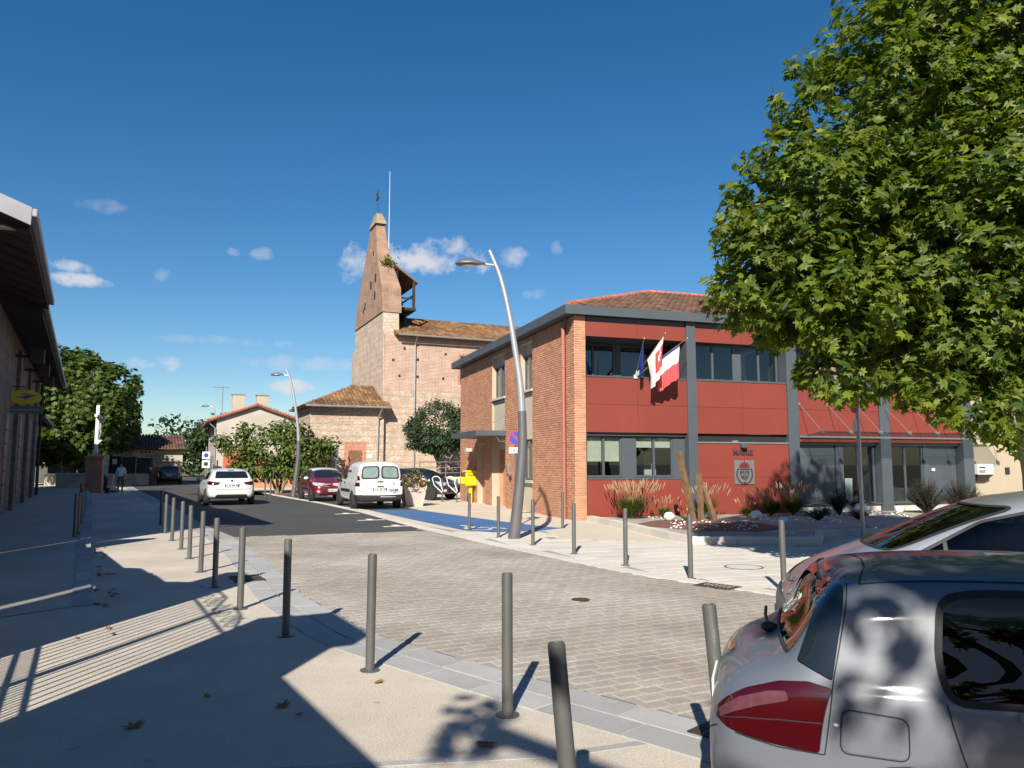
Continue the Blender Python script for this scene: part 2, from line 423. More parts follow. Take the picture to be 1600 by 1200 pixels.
def copy_tree(o, kids, parent=None):
    """kids: dict object -> list of child objects"""
    c = o.copy(); COL.objects.link(c); c.parent = parent
    for ch in kids.get(o, ()): copy_tree(ch, kids, c)
    return c

def kidmap(root):
    k = {}
    def rec(o):
        k[o] = children(o)
        for c in k[o]: rec(c)
    rec(root); return k

def text_faces(txt, size, depth=.01, bold=True):
    """lettering as mesh data in the x/z plane, centred, facing -y"""
    cu = bpy.data.curves.new('lettering', 'FONT'); cu.body = txt; cu.size = size; cu.extrude = depth/2
    cu.align_x = 'CENTER'; cu.align_y = 'CENTER'; cu.resolution_u = 3
    if bold: cu.offset = size*.012
    o = bpy.data.objects.new('lettering', cu); COL.objects.link(o)
    dg = bpy.context.evaluated_depsgraph_get(); dg.update()
    me = bpy.data.meshes.new_from_object(o.evaluated_get(dg))
    bpy.data.objects.remove(o); bpy.data.curves.remove(cu)
    me.transform(Matrix.Rotation(R(90), 4, 'X'))
    return me

def lettering(name, txt, size, mat, parent, loc, rot=(0,0,0), depth=.01, sx=1.0):
    me = text_faces(txt, size, depth); me.materials.clear(); me.materials.append(M[mat])
    o = link(name, me, parent); o.location = loc; o.rotation_euler = rot; o.scale = (sx, 1, 1)
    return o

def inside(p, poly):
    x, y = p; c = False; j = len(poly)-1
    for i in range(len(poly)):
        xi, yi = poly[i]; xj, yj = poly[j]
        if (yi > y) != (yj > y) and x < (xj-xi)*(y-yi)/(yj-yi)+xi: c = not c
        j = i
    return c

def sheet(name, poly, z, mat, kind='structure', label=None):
    bm = bmesh.new(); f = bm.faces.new([bm.verts.new((x, y, z)) for x, y in poly])
    f.normal_update()
    if f.normal.z < 0: f.normal_flip()
    bmesh.ops.triangulate(bm, faces=bm.faces[:])
    me = bpy.data.meshes.new(name); bm.to_mesh(me); bm.free(); me.materials.append(M[mat])
    return tag(link(name, me), label, kind=kind)

ORD = ['nearest', 'second', 'third', 'fourth', 'fifth', 'sixth', 'seventh', 'eighth', 'ninth', 'tenth', 'eleventh', 'twelfth', 'thirteenth', 'fourteenth']
# ================================================================ THE GROUND
tag(sheet('ground', [(-900,-900),(900,-900),(900,900),(-900,900)], -.02, 'soil'))
# street edges, metres (x right, y ahead)
KL = [(3.2,2.2),(2.0,3.42),(1.03,4.42),(.75,4.69),(-.47,5.85),(-1.58,6.99),(-1.93,7.45),(-3.05,9.4),(-4.85,13.4),(-6.75,17.2),(-8.65,20.4),(-11.85,26.4),(-17.2,36.2),(-22.6,45.9),(-33.5,66)]
KR = [(9.5,4.6),(5.0,7.9),(3.41,9.53),(1.86,11.4),(1.05,12.85),(-.52,15.89),(-2.69,20.43),(-5.21,26.37),(-7.88,31.86),(-12.05,39.5),(-18.3,52),(-26.5,68)]

def offset(line, d):
    out = []
    for i, p in enumerate(line):
        a = Vector(line[max(i-1,0)]); b = Vector(line[min(i+1,len(line)-1)])
        t = (b-a).normalized(); out.append((p[0]+t.y*d, p[1]-t.x*d))   # right of travel is positive
    return out

# pale resin-gravel pavement, left, and the wide one before the town hall
sheet('gravel_pavement', offset(KL, .02) + [(-60,66),(-60,-12),(6,-12),(6,1)], 0, 'beige')
sheet('church_forecourt', offset(KR, .02) + [(-26.5,90),(40,90),(40,2),(14,2)], 0, 'beige_far')
# asphalt carriageway, then the parking strip beside it
ti = KL.index((-6.75,17.2)); tj = KR.index((-2.69,20.43))
sheet('road', [(-6.5,17.1)] + offset(KL, .5)[ti:] + [(-40,84),(-34,96),(-20,96),(-30,80)] + KR[tj:][::-1] + [(-2.1,18.95),(-4.4,18.1)], .004, 'asphalt')
sheet('parking_strip', [(-5.1,27.5),(-3.3,27.6),(-6.2,33.6),(-10.2,41),(-12.0,40.4),(-8.0,32.2)], .004, 'asphalt')
sheet('blue_parking_bay', [(-5.05,27.4),(-3.36,27.5),(-1.62,24.4),(-.35,22.1),(.75,20.35),(1.25,19.75),(.72,19.08),(-.45,18.6),(-1.2,19.15),(-2.9,22.75)], .008, 'bluepaint')
sheet('pale_slab_bed', offset(KR, .3)[2:7] + [(-1.3,18.95),(-.45,18.5),(.8,19.0),(.97,16.96),(3.45,16.2),(3.6,15.5),(6.2,15.3),(10,14.2),(12,9),(9.9,5.2)], .004, 'joint')
sheet('joint_bed', offset(KL, .58)[1:10] + [(-6.5,17.1),(-4.4,18.1),(-2.1,18.95)] + offset(KR, -.02)[1:7][::-1] + [(9.6,4.5),(10,1)], .0, 'joint')

# painted marks
def ground_mark(name, polys, z, mat, label):
    b = MB()
    for p in polys: b.add([(x, y, z) for x, y in p], [list(range(len(p)))])
    o = b.build(name, mat); bm = bmesh.new(); bm.from_mesh(o.data)
    for f in bm.faces:
        f.normal_update()
        if f.normal.z < 0: f.normal_flip()
    bm.to_mesh(o.data); bm.free()
    return tag(o, label, kind='structure')
def bar2(p, q, w):
    p, q = Vector(p), Vector(q); t = (q-p).normalized(); n = Vector((-t.y, t.x))*w/2
    return [tuple(p-n), tuple(q-n), tuple(q+n), tuple(p+n)]
D70 = Vector((math.sin(R(66)), math.cos(R(66)))); D_30 = Vector((-D70.y, D70.x))
for c in ((-5.35,25.3),(-4.05,22.5),(-2.95,20.3)):
    c = Vector(c)
    ground_mark('road_tick', [bar2(c-D70*.42, c+D70*.38, .2), bar2(c+D_30*.10, c+D_30*.5, .2)], .0085, 'whitepaint', None)
ring = []
W0 = Vector((-.85, 19.55)); 
def wc(a, b): p = W0 + D70*a + D_30*b; return (p.x, p.y)
circ = [bar2(wc(.30*math.cos(t), .42*math.sin(t)), wc(.30*math.cos(t+.35), .42*math.sin(t+.35)), .11) for t in [2.0+.33*k for k in range(12)]]
ground_mark('wheelchair_mark', circ + [bar2(wc(-.02,.85), wc(0,.2), .13), bar2(wc(0,.22), wc(.42,.2), .12), bar2(wc(.42,.25), wc(.62,-.35), .12), bar2(wc(-.02,.52), wc(.3,.52), .09),
            [wc(-.02+.1*math.cos(t), 1.02+.1*math.sin(t)) for t in [k*.6 for k in range(10)]]], .0125, 'whitepaint', None)

def stone_row(line, o0, o1, ln, z0, z1, name, mat, parent, gap=.008, jit=.15, smax=1e9, seed=3):
    """cut stones laid end to end along a line, each its own object"""
    rn = random.Random(seed)
    pts = [Vector(p) for p in line]; seg = [(pts[i+1]-pts[i]).length for i in range(len(pts)-1)]
    tot = min(sum(seg), smax)
    def at(s):
        for i, L in enumerate(seg):
            if s <= L or i == len(seg)-1:
                k = s/L; p = pts[i].lerp(pts[i+1], k)
                t0 = (pts[min(i+1,len(pts)-1)]-pts[max(i-1,0)]).normalized(); t1 = (pts[min(i+2,len(pts)-1)]-pts[i]).normalized()
                return p, t0.lerp(t1, k).normalized()
            s -= L
    s = 0
    while s < tot - .1:
        l = min(ln*(1+rn.uniform(-jit, jit)), tot-s)
        (p, t), (q, u) = at(s+gap/2), at(s+l-gap/2)
        b = MB(); b.tint = rn.random(); dz = rn.uniform(-.0015, .0015); e = .006
        def R4(o): return (p.x+t.y*o, p.y-t.x*o), (q.x+u.y*o, q.y-u.x*o)
        a0, a1 = R4(o0); b0, b1 = R4(o1)
        ce = ((a0[0]+a1[0]+b0[0]+b1[0])/4, (a0[1]+a1[1]+b0[1]+b1[1])/4)
        ring = [a0, b0, b1, a1]
        top = []
        for x in ring:
            d = Vector((ce[0]-x[0], ce[1]-x[1])); d.normalize(); top.append((x[0]+d.x*e, x[1]+d.y*e))
        vs = [(x, y, z0) for x, y in ring] + [(x, y, z1+dz-e*.6) for x, y in ring] + [(x, y, z1+dz) for x, y in top]
        fs = [[0,1,5,4],[1,2,6,5],[2,3,7,6],[3,0,4,7],[4,5,9,8],[5,6,10,9],[6,7,11,10],[7,4,8,11],[8,9,10,11]]
        b.add(vs, fs); b.build(name, mat, parent)
        s += l
kerbL = setting('flush_kerb')
stone_row(KL, .0, .27, .62, -.03, .007, 'kerb_stone', 'granite', kerbL, smax=34, seed=1)
stone_row(KL, .285, .56, .62, -.03, .006, 'kerb_stone', 'granite', kerbL, smax=34, seed=2)
sheet('kerb_run', offset(KL, .0)[9:] + offset(KL, .56)[9:][::-1], .0055, 'granite')
kerbR = setting('street_kerb')
stone_row(KR, .0, .30, .75, -.03, .012, 'kerb_stone', 'slab', kerbR, smax=46, seed=4)

# granite setts: chamfered stones in running courses across the street
SP = offset(KL, .57)[1:10] + [(-6.5,17.08),(-4.4,18.07),(-2.1,18.92)] + offset(KR, -.01)[1:7][::-1] + [(9.6,4.5),(10,1)]
ex = Vector((math.sin(R(63)), math.cos(R(63)))); ey = Vector((-ex.y, ex.x))
sl_, sw_ = .205, .145
cells = []
rn = random.Random(5)
for r in range(-60, 190):
    sh = (r % 2)*sl_/2 + rn.uniform(-.02, .02)
    for k in range(-70, 110):
        c = ex*(k*sl_+sh) + ey*(r*sw_)
        if -8 < c.x < 9.5 and 1 < c.y < 19.5 and inside(c, SP): cells.append(c)
vis = sorted([c for c in cells if abs(c.x/c.y) < .72 and c.x < .62 + .2*c.y], key=lambda c: c.length)
near = set(map(id, vis[:300]))
paving = setting('sett_paving')
def sett_mesh(b, w, h, dz):
    e = .012; q = lambda a, z: z
    x, y = w/2, h/2
    b.add([(-x,-y,-.03),(x,-y,-.03),(x,y,-.03),(-x,y,-.03),(-x,-y,dz-.005),(x,-y,dz-.005),(x,y,dz-.005),(-x,y,dz-.005),
           (-x+e,-y+e,dz),(x-e,-y+e,dz),(x-e,y-e,dz),(-x+e,y-e,dz)],
          [[0,1,5,4],[1,2,6,5],[2,3,7,6],[3,0,4,7],[4,5,9,8],[5,6,10,9],[6,7,11,10],[7,4,8,11],[8,9,10,11]])
variants = []
for k in range(14):
    b = MB(); b.tint = rn.random(); sett_mesh(b, sl_-rn.uniform(.005,.012), sw_-rn.uniform(.005,.010), rn.uniform(.005,.009))
    me = bpy.data.meshes.new('sett'); me.from_pydata(b.v, [], b.f); me.materials.append(M['sett'])
    me.attributes.new('tint','FLOAT','FACE').data.foreach_set('value', b.t); variants.append(me)
rest = MB()
for c in cells:
    a = math.atan2(ex.y, ex.x) + rn.uniform(-.025, .025)
    if id(c) in near:
        o = link('sett', rn.choice(variants), paving); o.location = (c.x, c.y, 0); o.rotation_euler = (rn.uniform(-.016,.016), rn.uniform(-.016,.016), a)
    else:
        rest.M = Matrix.Translation((c.x, c.y, rn.uniform(-.002,.002))) @ Euler((rn.uniform(-.016,.016), rn.uniform(-.016,.016), a)).to_matrix().to_4x4()
        rest.tint = rn.random(); sett_mesh(rest, sl_-rn.uniform(.005,.012), sw_-rn.uniform(.005,.010), rn.uniform(.005,.009))
tag(rest.build('sett_field', 'sett', paving), kind='stuff')

# pale slabs on the far pavement
SLP = offset(KR, .31)[2:7] + [(-1.3,18.9),(-.42,18.45),(.7,18.7),(.95,16.95),(3.44,16.2),(3.6,15.5),(6.2,15.3),(10,14.2),(12,9),(9.9,5.2)]
slabs = setting('slab_pavement')
ux = Vector((math.sin(R(72)), math.cos(R(72)))); uy = Vector((-ux.y, ux.x))
sv = []
for k in range(8):
    b = MB(); b.tint = rn.random(); sett_mesh(b, .79, .49, .008)
    me = bpy.data.meshes.new('slab'); me.from_pydata(b.v, [], b.f); me.materials.append(M['slab'])
    me.attributes.new('tint','FLOAT','FACE').data.foreach_set('value', b.t); sv.append(me)
edge = MB()
for r in range(-10, 60):
    for k in range(-20, 30):
        c = ux*(k*.8+(r%2)*.4) + uy*(r*.5)
        if not (-3 < c.x < 10 and 6 < c.y < 20): continue
        cor = [c+ux*a+uy*b for a in (-.38,.38) for b in (-.23,.23)]
        n_in = sum(inside(q, SLP) for q in cor)
        if n_in == 4:
            o = link('slab', rn.choice(sv), slabs); o.location = (c.x, c.y, 0); o.rotation_euler = (0, 0, math.atan2(ux.y, ux.x))
        elif n_in:
            # cut slab at the border, in quarters
            for a in (-.2,.2):
                for b_ in (-.125,.125):
                    q = c+ux*a+uy*b_
                    if inside(q, SLP):
                        edge.M = Matrix.Translation((q.x,q.y,0)) @ Matrix.Rotation(math.atan2(ux.y,ux.x),4,'Z'); edge.tint = rn.random()
                        sett_mesh(edge, .395, .245, .0075)
tag(edge.build('cut_slab', 'slab', slabs), kind='stuff')

# raised pavement on the left behind its granite step
LE = [(-4.93,9.0),(-8.7,15.9),(-13.6,25.0),(-20.3,37.2),(-27.2,49.3)]
stepk = setting('raised_kerb')
b = MB(); 
lo = offset(LE, -.10); hi = offset(LE, .10)
zs = [.012,.12,.14,.14,.14]
rp = MB(); rq = [(*lo[0],.006),(*lo[1],.10),(*lo[2],.11),(*lo[3],.11),(*lo[4],.11),(-36,52,.11),(-24,22,.11),(-14,9,.006),(-6.2,7.2,.006)]
rp.add(rq, [[0,7,8],[0,1,6],[0,6,7],[1,2,6],[2,3,6],[3,4,5],[3,5,6]])
tag(rp.build('raised_pavement', 'beige'), kind='structure')
bb = MB()
for i in range(len(LE)-1):
    (a0,a1),(b0,b1) = (lo[i],lo[i+1]),(hi[i],hi[i+1])
    n = max(2, int((Vector(LE[i+1])-Vector(LE[i])).length/.95))
    for k in range(n):
        t0, t1 = k/n, (k+1)/n-.008
        L = lambda p, q, t: (p[0]+(q[0]-p[0])*t, p[1]+(q[1]-p[1])*t)
        z0, z1 = zs[i]+(zs[i+1]-zs[i])*t0, zs[i]+(zs[i+1]-zs[i])*t1
        P = [L(a0,a1,t0), L(b0,b1,t0), L(b0,b1,t1), L(a0,a1,t1)]; Z = [z0,z0,z1,z1]
        m = MB(); m.tint = random.random()
        m.add([(x,y,-.02) for x,y in P]+[(x,y,z) for (x,y),z in zip(P,Z)], [[0,1,5,4],[1,2,6,5],[2,3,7,6],[3,0,4,7],[4,5,6,7]])
        m.build('kerb_stone', 'granite', stepk)

# ironwork in the ground
def manhole(name, label, x, y, r, mat='iron'):
    t = thing(name, label, 'manhole', (x, y, .010))
    MB().lathe([(r*.93,0),(r,0),(r,.004),(r*.93,.004)], 32, cap=False).build('frame_ring', mat, t)
    MB().lathe([(0,.0035),(r*.9,.003),(r*.9,-.01)], 32).build('cover', 'slab' if r > .25 else mat, t)
manhole('manhole', 'round manhole set in the pale slabs behind the bollards', 3.64, 12.3, .30)
manhole('manhole', 'small round iron cover in the middle of the sett paving', .82, 9.39, .11)
def grate(label, x, y, az, w, d, n=8):
    t = thing('drain_grate', label, 'drain', (x, y, .012), -R(az))
    f = MB(); f.box(-w/2,w/2,-d/2,-d/2+.03,-.02,.004).box(-w/2,w/2,d/2-.03,d/2,-.02,.004).box(-w/2,-w/2+.03,-d/2,d/2,-.02,.0045).box(w/2-.03,w/2,-d/2,d/2,-.02,.0045)
    f.build('frame', 'iron', t)
    for k in range(n):
        x0 = -w/2+.03+(w-.06)*(k+.15)/n; MB().box(x0, x0+(w-.06)*.6/n, -d/2+.03, d/2-.03, -.02, .002).build('bar', 'iron', t)
    MB().box(-w/2+.03,w/2-.03,-d/2+.03,d/2-.03,-.03,-.024).build('sump', 'black', t)
grate('rusty drain grate at the foot of the far bollards', 2.72, 10.4, 45, .55, .34)
grate('drain grate beside the left bollard row, half in shadow', -3.75, 11.1, 60, .6, .4)
grate('drain grate at the kerb next to the leaning bollard', 1.30, 4.84, 45, .34, .34, 6)
# dark smooth strip crossing the gravel pavement
st = setting('expansion_strip')
stone_row([(-3.2,3.9),(-1.1,4.3),(.29,4.5),(.78,4.68)], -.035, .035, .7, -.02, .004, 'strip_stone', 'granite', st, seed=8)

# ================================================================ BOLLARDS
def bollard_proto():
    r = .036
    body = MB().lathe([(r,0),(r,.885),(r*.96,.895),(r*.8,.9),(r*.78,.893),(0,.893)], 20)
    return body
BL = [(-.03,5.17,2,0),(-1.12,6.25,1.2,0),(-2.14,7.47,0,0),(-3.05,8.83,0,0),(-3.92,10.35,0,0),(-4.69,11.8,0,0),(-5.55,13.45,0,0),(-6.33,14.94,0,0),(-7.21,16.54,0,0),(-8.17,18.36,0,0),(-9.41,20.85,0,0)]
BR = [(3.45,9.95),(2.53,11.09),(1.82,12.53),(1.12,14.11),(.42,15.64),(-.3,17.26),(-1.05,19.06)]
first = None
def bollard(x, y, label, group, lean=(0,0), plate=True, z=0.006, s=1.0):
    global first
    if first is None:
        t = thing('bollard', label, 'bollard', group=group)
        bollard_proto().build('post', 'steel', t, smooth=True)
        MB().lathe([(.078,-.002),(.078,.003),(.05,.005)], 20).build('base_plate', 'steel', t, smooth=True)
        first = (t, kidmap(t)); o = t
    else: o = copy_tree(*first)
    o.location = (x, y, z); o.rotation_euler = (lean[0], lean[1], random.uniform(0, 6)) if lean == (0,0) else (lean[0], lean[1], 0)
    o['label'] = label; o['group'] = group; o.scale = (1,1,s); return o
for i, (x, y, *_e) in enumerate(BL):
    bollard(x, y, f'grey steel bollard along the left kerb, {ORD[i]} upright one from the camera', 'bollards along the left kerb', (random.uniform(-.008,.008), random.uniform(-.01,.01)))
bollard(.255, 3.2, 'grey bollard in front of the others, standing on the gravel near the photo bottom', 'bollards along the left kerb', (0.0, -.085))
bollard(1.085, 4.05, 'leaning grey bollard right behind the tail of the nearest grey car', 'bollards along the left kerb', (0.0, -.08))
for i, (x, y) in enumerate(BR):
    bollard(x, y, f'grey bollard on the pale slab pavement, {ORD[i]} one of the far row', 'bollards along the far kerb', (random.uniform(-.01,.01), random.uniform(-.012,.012)), z=.008)
bollard(1.29, 19.82, 'grey bollard standing by the brick corner and red downpipe', 'bollards before the town hall')
bollard(.09, 22.0, 'grey bollard hidden partly by the nearest lamp post', 'bollards before the town hall')
for i, (x, y, w) in enumerate(((-9.15,16.3,'nearest'),(-9.45,16.95,'second'),(-11.2,20.2,'third'),(-13.9,25.0,'farthest'))):
    bollard(x, y, f'dark bollard on the shaded raised pavement, {w} of four', 'bollards on the raised pavement', z=.10)
for i, (x, y, l) in enumerate(((-12.3,38.6,'left of two bollards beside the second lamp post'),(-11.9,38.2,'right of two bollards beside the second lamp post'))):
    bollard(x, y, 'grey bollard, ' + l, 'bollards by the second lamp')
# ================================================================ BRICKWORK AND ROOF TILES
def brick_field(parent, u0, u1, z0, z1, holes, place, cam_local, keep, bw=.215, bh=.0605, mo=.010, dep=.012, seed=1, maxz=None):
    """running-bond bricks over a wall face; place(u, z, d) -> local point (d = proud of the wall).
    the keep bricks nearest the camera become objects, the rest one part"""
    rn = random.Random(seed); pitch = bh+mo; out = []
    rows = int((z1-z0)/pitch)
    for r in range(rows+1):
        za, zb = z0+r*pitch, min(z0+r*pitch+bh, z1)
        if zb-za < .015: continue
        iv = [(u0, u1)]
        for (a, b, c, d) in holes:
            if c < zb-.004 and d > za+.004:
                nv = []
                for p, q in iv:
                    if b <= p or a >= q: nv.append((p, q)); continue
                    if p < a: nv.append((p, a))
                    if b < q: nv.append((b, q))
                iv = nv
        off = (r % 2)*(bw+mo)/2
        for p, q in iv:
            k = math.floor((p-off)/(bw+mo))
            while True:
                a = off+k*(bw+mo); b = a+bw; k += 1
                if a >= q: break
                a2, b2 = max(a, p), min(b, q)
                if b2-a2 < .02: continue
                out.append((a2, b2, za, zb))
    def geo(m, a, b, c, d):
        e = .003; p = dep+rn.uniform(-.002, .0025)
        P = [place(a,c,0),place(b,c,0),place(b,d,0),place(a,d,0),place(a+e,c+e,p),place(b-e,c+e,p),place(b-e,d-e,p),place(a+e,d-e,p)]
        m.tint = min(1, max(0, rn.gauss(.5, .27)))
        m.add(P, [[4,5,6,7],[0,1,5,4],[1,2,6,5],[2,3,7,6],[3,0,4,7]])
    out.sort(key=lambda q: (Vector(place((q[0]+q[1])/2, (q[2]+q[3])/2, 0))-cam_local).length)
    for q in out[:keep]:
        m = MB(); geo(m, *q); o = m.build('brick', 'brick', parent)
    if out[keep:]:
        m = MB()
        for q in out[keep:]: geo(m, *q)
        tag(m.build('brickwork', 'brick', parent), kind='stuff')

def tile_slope(parent, A, B, C, D, mat, keep=0, cam_local=None, pitch=.21, course=.34, seed=2, name='roof_tile'):
    """canal tiles on the slope A-B (eave) to D-C (top); columns run up the slope"""
    A, B, C, D = map(Vector, (A, B, C, D)); rn = random.Random(seed)
    ue = (B-A).normalized(); up = (D-A) - ue*(D-A).dot(ue); H = up.length; up.normalize(); nn = ue.cross(up)
    if nn.z < 0: nn = -nn
    quad = [((P-A).dot(ue), (P-A).dot(up)) for P in (A, B, C, D)]
    pieces = []
    for k in range(-60, int((B-A).length/pitch)+60):
        for r in range(int(H/course)+1):
            u, v = (k+.5)*pitch, r*course
            if inside((u, min(v+course*.5, H-.01)), quad): pieces.append((u, v))
    if cam_local is not None: pieces.sort(key=lambda q: (A+ue*q[0]+up*q[1]-cam_local).length)
    def geo(m, u, v):
        m.tint = rn.random(); r0, r1 = pitch*.50, pitch*.40; vs = []
        L = course*1.12; w = rn.uniform(-.008, .008)
        for t, rr, lift in ((-.02, r0, .028), (L, r1, .004)):
            for j in range(6):
                an = math.pi*j/5
                vs.append(A + ue*(u+w+rr*math.cos(an)) + up*(v+t) + nn*(lift+rr*.62*math.sin(an)))
        m.add(vs, [[j, j+1, 7+j, 6+j] for j in range(5)] + [[5,4,3,2,1,0]])
    for q in pieces[:keep]:
        m = MB(); geo(m, *q); m.build(name, mat, parent)
    m = MB()
    for q in pieces[keep:]: geo(m, *q)
    if m.f: tag(m.build('tile_field', mat, parent), kind='stuff')

def window(parent, x0, x1, z0, z1, y, cols=2, fr=.055, d=.06, mat='anthra', glass='glass', room=1.2, name='window', blind=None, along='x', face=-1):
    """framed window in the plane y; the frame is the part, panes and blinds its pieces"""
    def bx(m, a, b, c, e, z_, w):   # a..b along, c..e depth
        if along == 'x': m.box(a, b, min(c,e), max(c,e), z_, w)
        else: m.box(min(c,e), max(c,e), a, b, z_, w)
    f = MB(); s = -face
    bx(f, x0, x1, y, y+d*s, z0, z0+fr); bx(f, x0, x1, y, y+d*s, z1-fr, z1)
    w = (x1-x0)/cols
    for k in range(cols+1):
        cx = x0+k*w; a, b = (cx, cx+fr) if k == 0 else ((cx-fr, cx) if k == cols else (cx-fr*.6, cx+fr*.6))
        bx(f, a, b, y, y+d*s, z0+fr, z1-fr)
    fo = f.build(name, mat, parent, bevel=0)
    for k in range(cols):
        m = MB(); bx(m, x0+k*w+fr*.5, x0+(k+1)*w-fr*.5, y+d*.5*s, y+(d*.5+.008)*s, z0+fr*.7, z1-fr*.7); m.build('pane', glass, fo)
        if blind and blind[k]:
            m = MB(); bx(m, x0+k*w+fr*.6, x0+(k+1)*w-fr*.6, y+(d+.03)*s, y+(d+.034)*s, z1-(z1-z0)*blind[k], z1-fr*.6); m.build('blind', 'blind', fo)
    return fo

# ================================================================ TOWN HALL  (x along the red front, y along the brick side)
TH = thing('town_hall', 'two-storey brick and red-panelled town hall with grey fascia and tiled roof', 'building', (2.17, 22.5, 0), R(18.2))
th_inv = (Matrix.Translation((2.17,22.5,0)) @ Matrix.Rotation(R(18.2),4,'Z')).inverted()
CL = th_inv @ Vector((0, 0, 1.62))
WX, DEP, EZ = -.35, 13.4, 6.0                       # side wall plane, depth, soffit height
pil = [(3.38,3.70),(7.04,7.44),(10.70,11.13),(14.29,14.75)]
# brick side wall: mortar backing in pieces round the openings
op = [(3.66,4.88,4.15,5.80),(6.71,8.38,4.15,5.80),(3.66,4.88,0,4.08),(6.71,8.38,2.84,4.08),(6.65,8.38,0,2.84),(9.36,10.48,0,2.42)]
backing = MB()
us = sorted({0, DEP, *[o[0] for o in op], *[o[1] for o in op]}); zz = sorted({0, EZ, *[o[2] for o in op], *[o[3] for o in op]})
for i in range(len(us)-1):
    for j in range(len(zz)-1):
        uc, zc = (us[i]+us[i+1])/2, (zz[j]+zz[j+1])/2
        if not any(a < uc < b and c < zc < d for a, b, c, d in op):
            backing.box(WX, WX+.3, us[i]+(.001 if us[i] == 0 else 0), us[i+1], zz[j], zz[j+1])
backing.box(WX+.001, 0.0, 0, .3, 0, EZ)
backing.box(WX+.3, 14.75, DEP-.3, DEP, 0, EZ)
backing.build('wall', 'mortar', TH)
brick_field(TH, 0.0, DEP, 0, EZ, op, lambda u, z, d: (WX-d, u, z), CL, 200, seed=4)
brick_field(TH, WX-.012, 0.0, 0, EZ, [], lambda u, z, d: (u, -d, z), CL, 100, seed=5)
# reveals of the openings
for a, b, c, d in op[:2]: MB().box(WX+.18, WX+.30, a, b, 5.42, d).build('shutter_box', 'cream', TH)
for a, b in ((3.66,4.88),(6.71,8.38)):
    window(TH, a, b, 4.17, 5.42, WX+.16, 2, along='y', face=-1)
    MB().box(WX-.05, WX+.16, a-.03, b+.03, 4.08, 4.165).build('window_sill', 'concrete', TH, bevel=.006)
MB().box(WX+.07, WX+.2, 6.71, 8.38, 2.84, 4.08).build('render_panel', 'cream', TH)
MB().box(WX+.07, WX+.2, 3.66, 4.88, 2.47, 4.08).build('render_panel', 'cream', TH)
MB().box(WX+.07, WX+.2, 3.66, 4.88, 0, .98).build('render_panel', 'cream', TH)
window(TH, 3.66, 4.88, 1.07, 2.47, WX+.16, 2, along='y')
MB().box(WX-.04, WX+.16, 3.63, 4.91, .98, 1.065).build('window_sill', 'concrete', TH, bevel=.006)
# entrance under the canopy
MB().box(WX+.45, WX+.5, 7.75, 8.38, 0, 2.84).box(WX+.3, WX+.45, 8.38, 8.44, 0, 2.84).build('entrance_wall', 'brick', TH)
dr = MB().box(WX+.34, WX+.40, 6.67, 7.72, .02, 2.2).build('door', 'anthra', TH)
MB().box(WX+.33, WX+.338, 6.85, 7.55, .35, 2.05).build('door_pane', 'darkglass', dr)
MB().tube([(WX+.29,6.78,.9),(WX+.29,6.78,1.5)], .016).build('handle', 'galv', dr)
MB().box(WX+.3, WX+.42, 6.65, 8.4, 2.2, 2.84).build('door_transom', 'cream', TH)
MB().box(WX-.02, WX+.4, 6.6, 7.8, -.01, .03).build('door_step', 'concrete', TH)
MB().box(WX+.22, WX+.27, 9.36, 10.48, 0, 2.42).build('niche_panel', 'brick', TH)
can = MB().box(WX-1.2, WX+.05, 6.5, 10.3, 2.66, 2.86).build('canopy', 'anthra', TH, bevel=.01)
MB().tube([(WX-.95,9.9,2.86),(WX-.0,9.0,3.45)], .012, 6).build('tie_rod', 'galv', can)
MB().tube([(WX-.95,6.8,2.86),(WX-.0,6.6,3.45)], .012, 6).build('tie_rod', 'galv', can)
MB().box(WX-.3, WX-.05, 11.25, 11.5, 2.15, 2.3).build('house_number', 'concrete', TH)
MB().box(WX-.06, WX-.0, 6.2, 6.38, 1.25, 1.6).build('intercom', 'galv', TH, bevel=.01)
MB().box(WX-.06, WX-.0, 5.9, 6.05, 1.05, 1.2).build('switch_box', 'plastic', TH)
# red downpipe near the corner
dp = MB().tube([(WX-.10,.62,0),(WX-.10,.62,5.7),(WX-.03,.62,5.9),(WX-.03,.62,6.02)], .062, 12).build('downpipe', 'copperpipe', TH, smooth=True)
for z in (.35, 2.25, 4.5): MB().lathe([(.074,z),(.074,z+.05)], 12, (WX-.10,.62,0)).build('pipe_collar', 'copperpipe', dp)
# roof slab / fascia and soffit
x0, x1, y0, y1 = WX-.36, 15.0, -.22, DEP+.4
fas = MB()
fas.box(x0, x1, y0, y0+.06, EZ, 6.27).box(x0, x0+.06, y0+.06, y1, EZ, 6.27).box(x1-.06, x1, y0+.06, y1, EZ, 6.27).box(x0+.06, x1-.06, y1-.06, y1, EZ, 6.27)
fas.build('fascia', 'anthra', TH)
MB().box(x0+.06, x1-.06, y0+.06, y1-.06, EZ+.02, EZ+.08).build('soffit', 'anthra', TH)
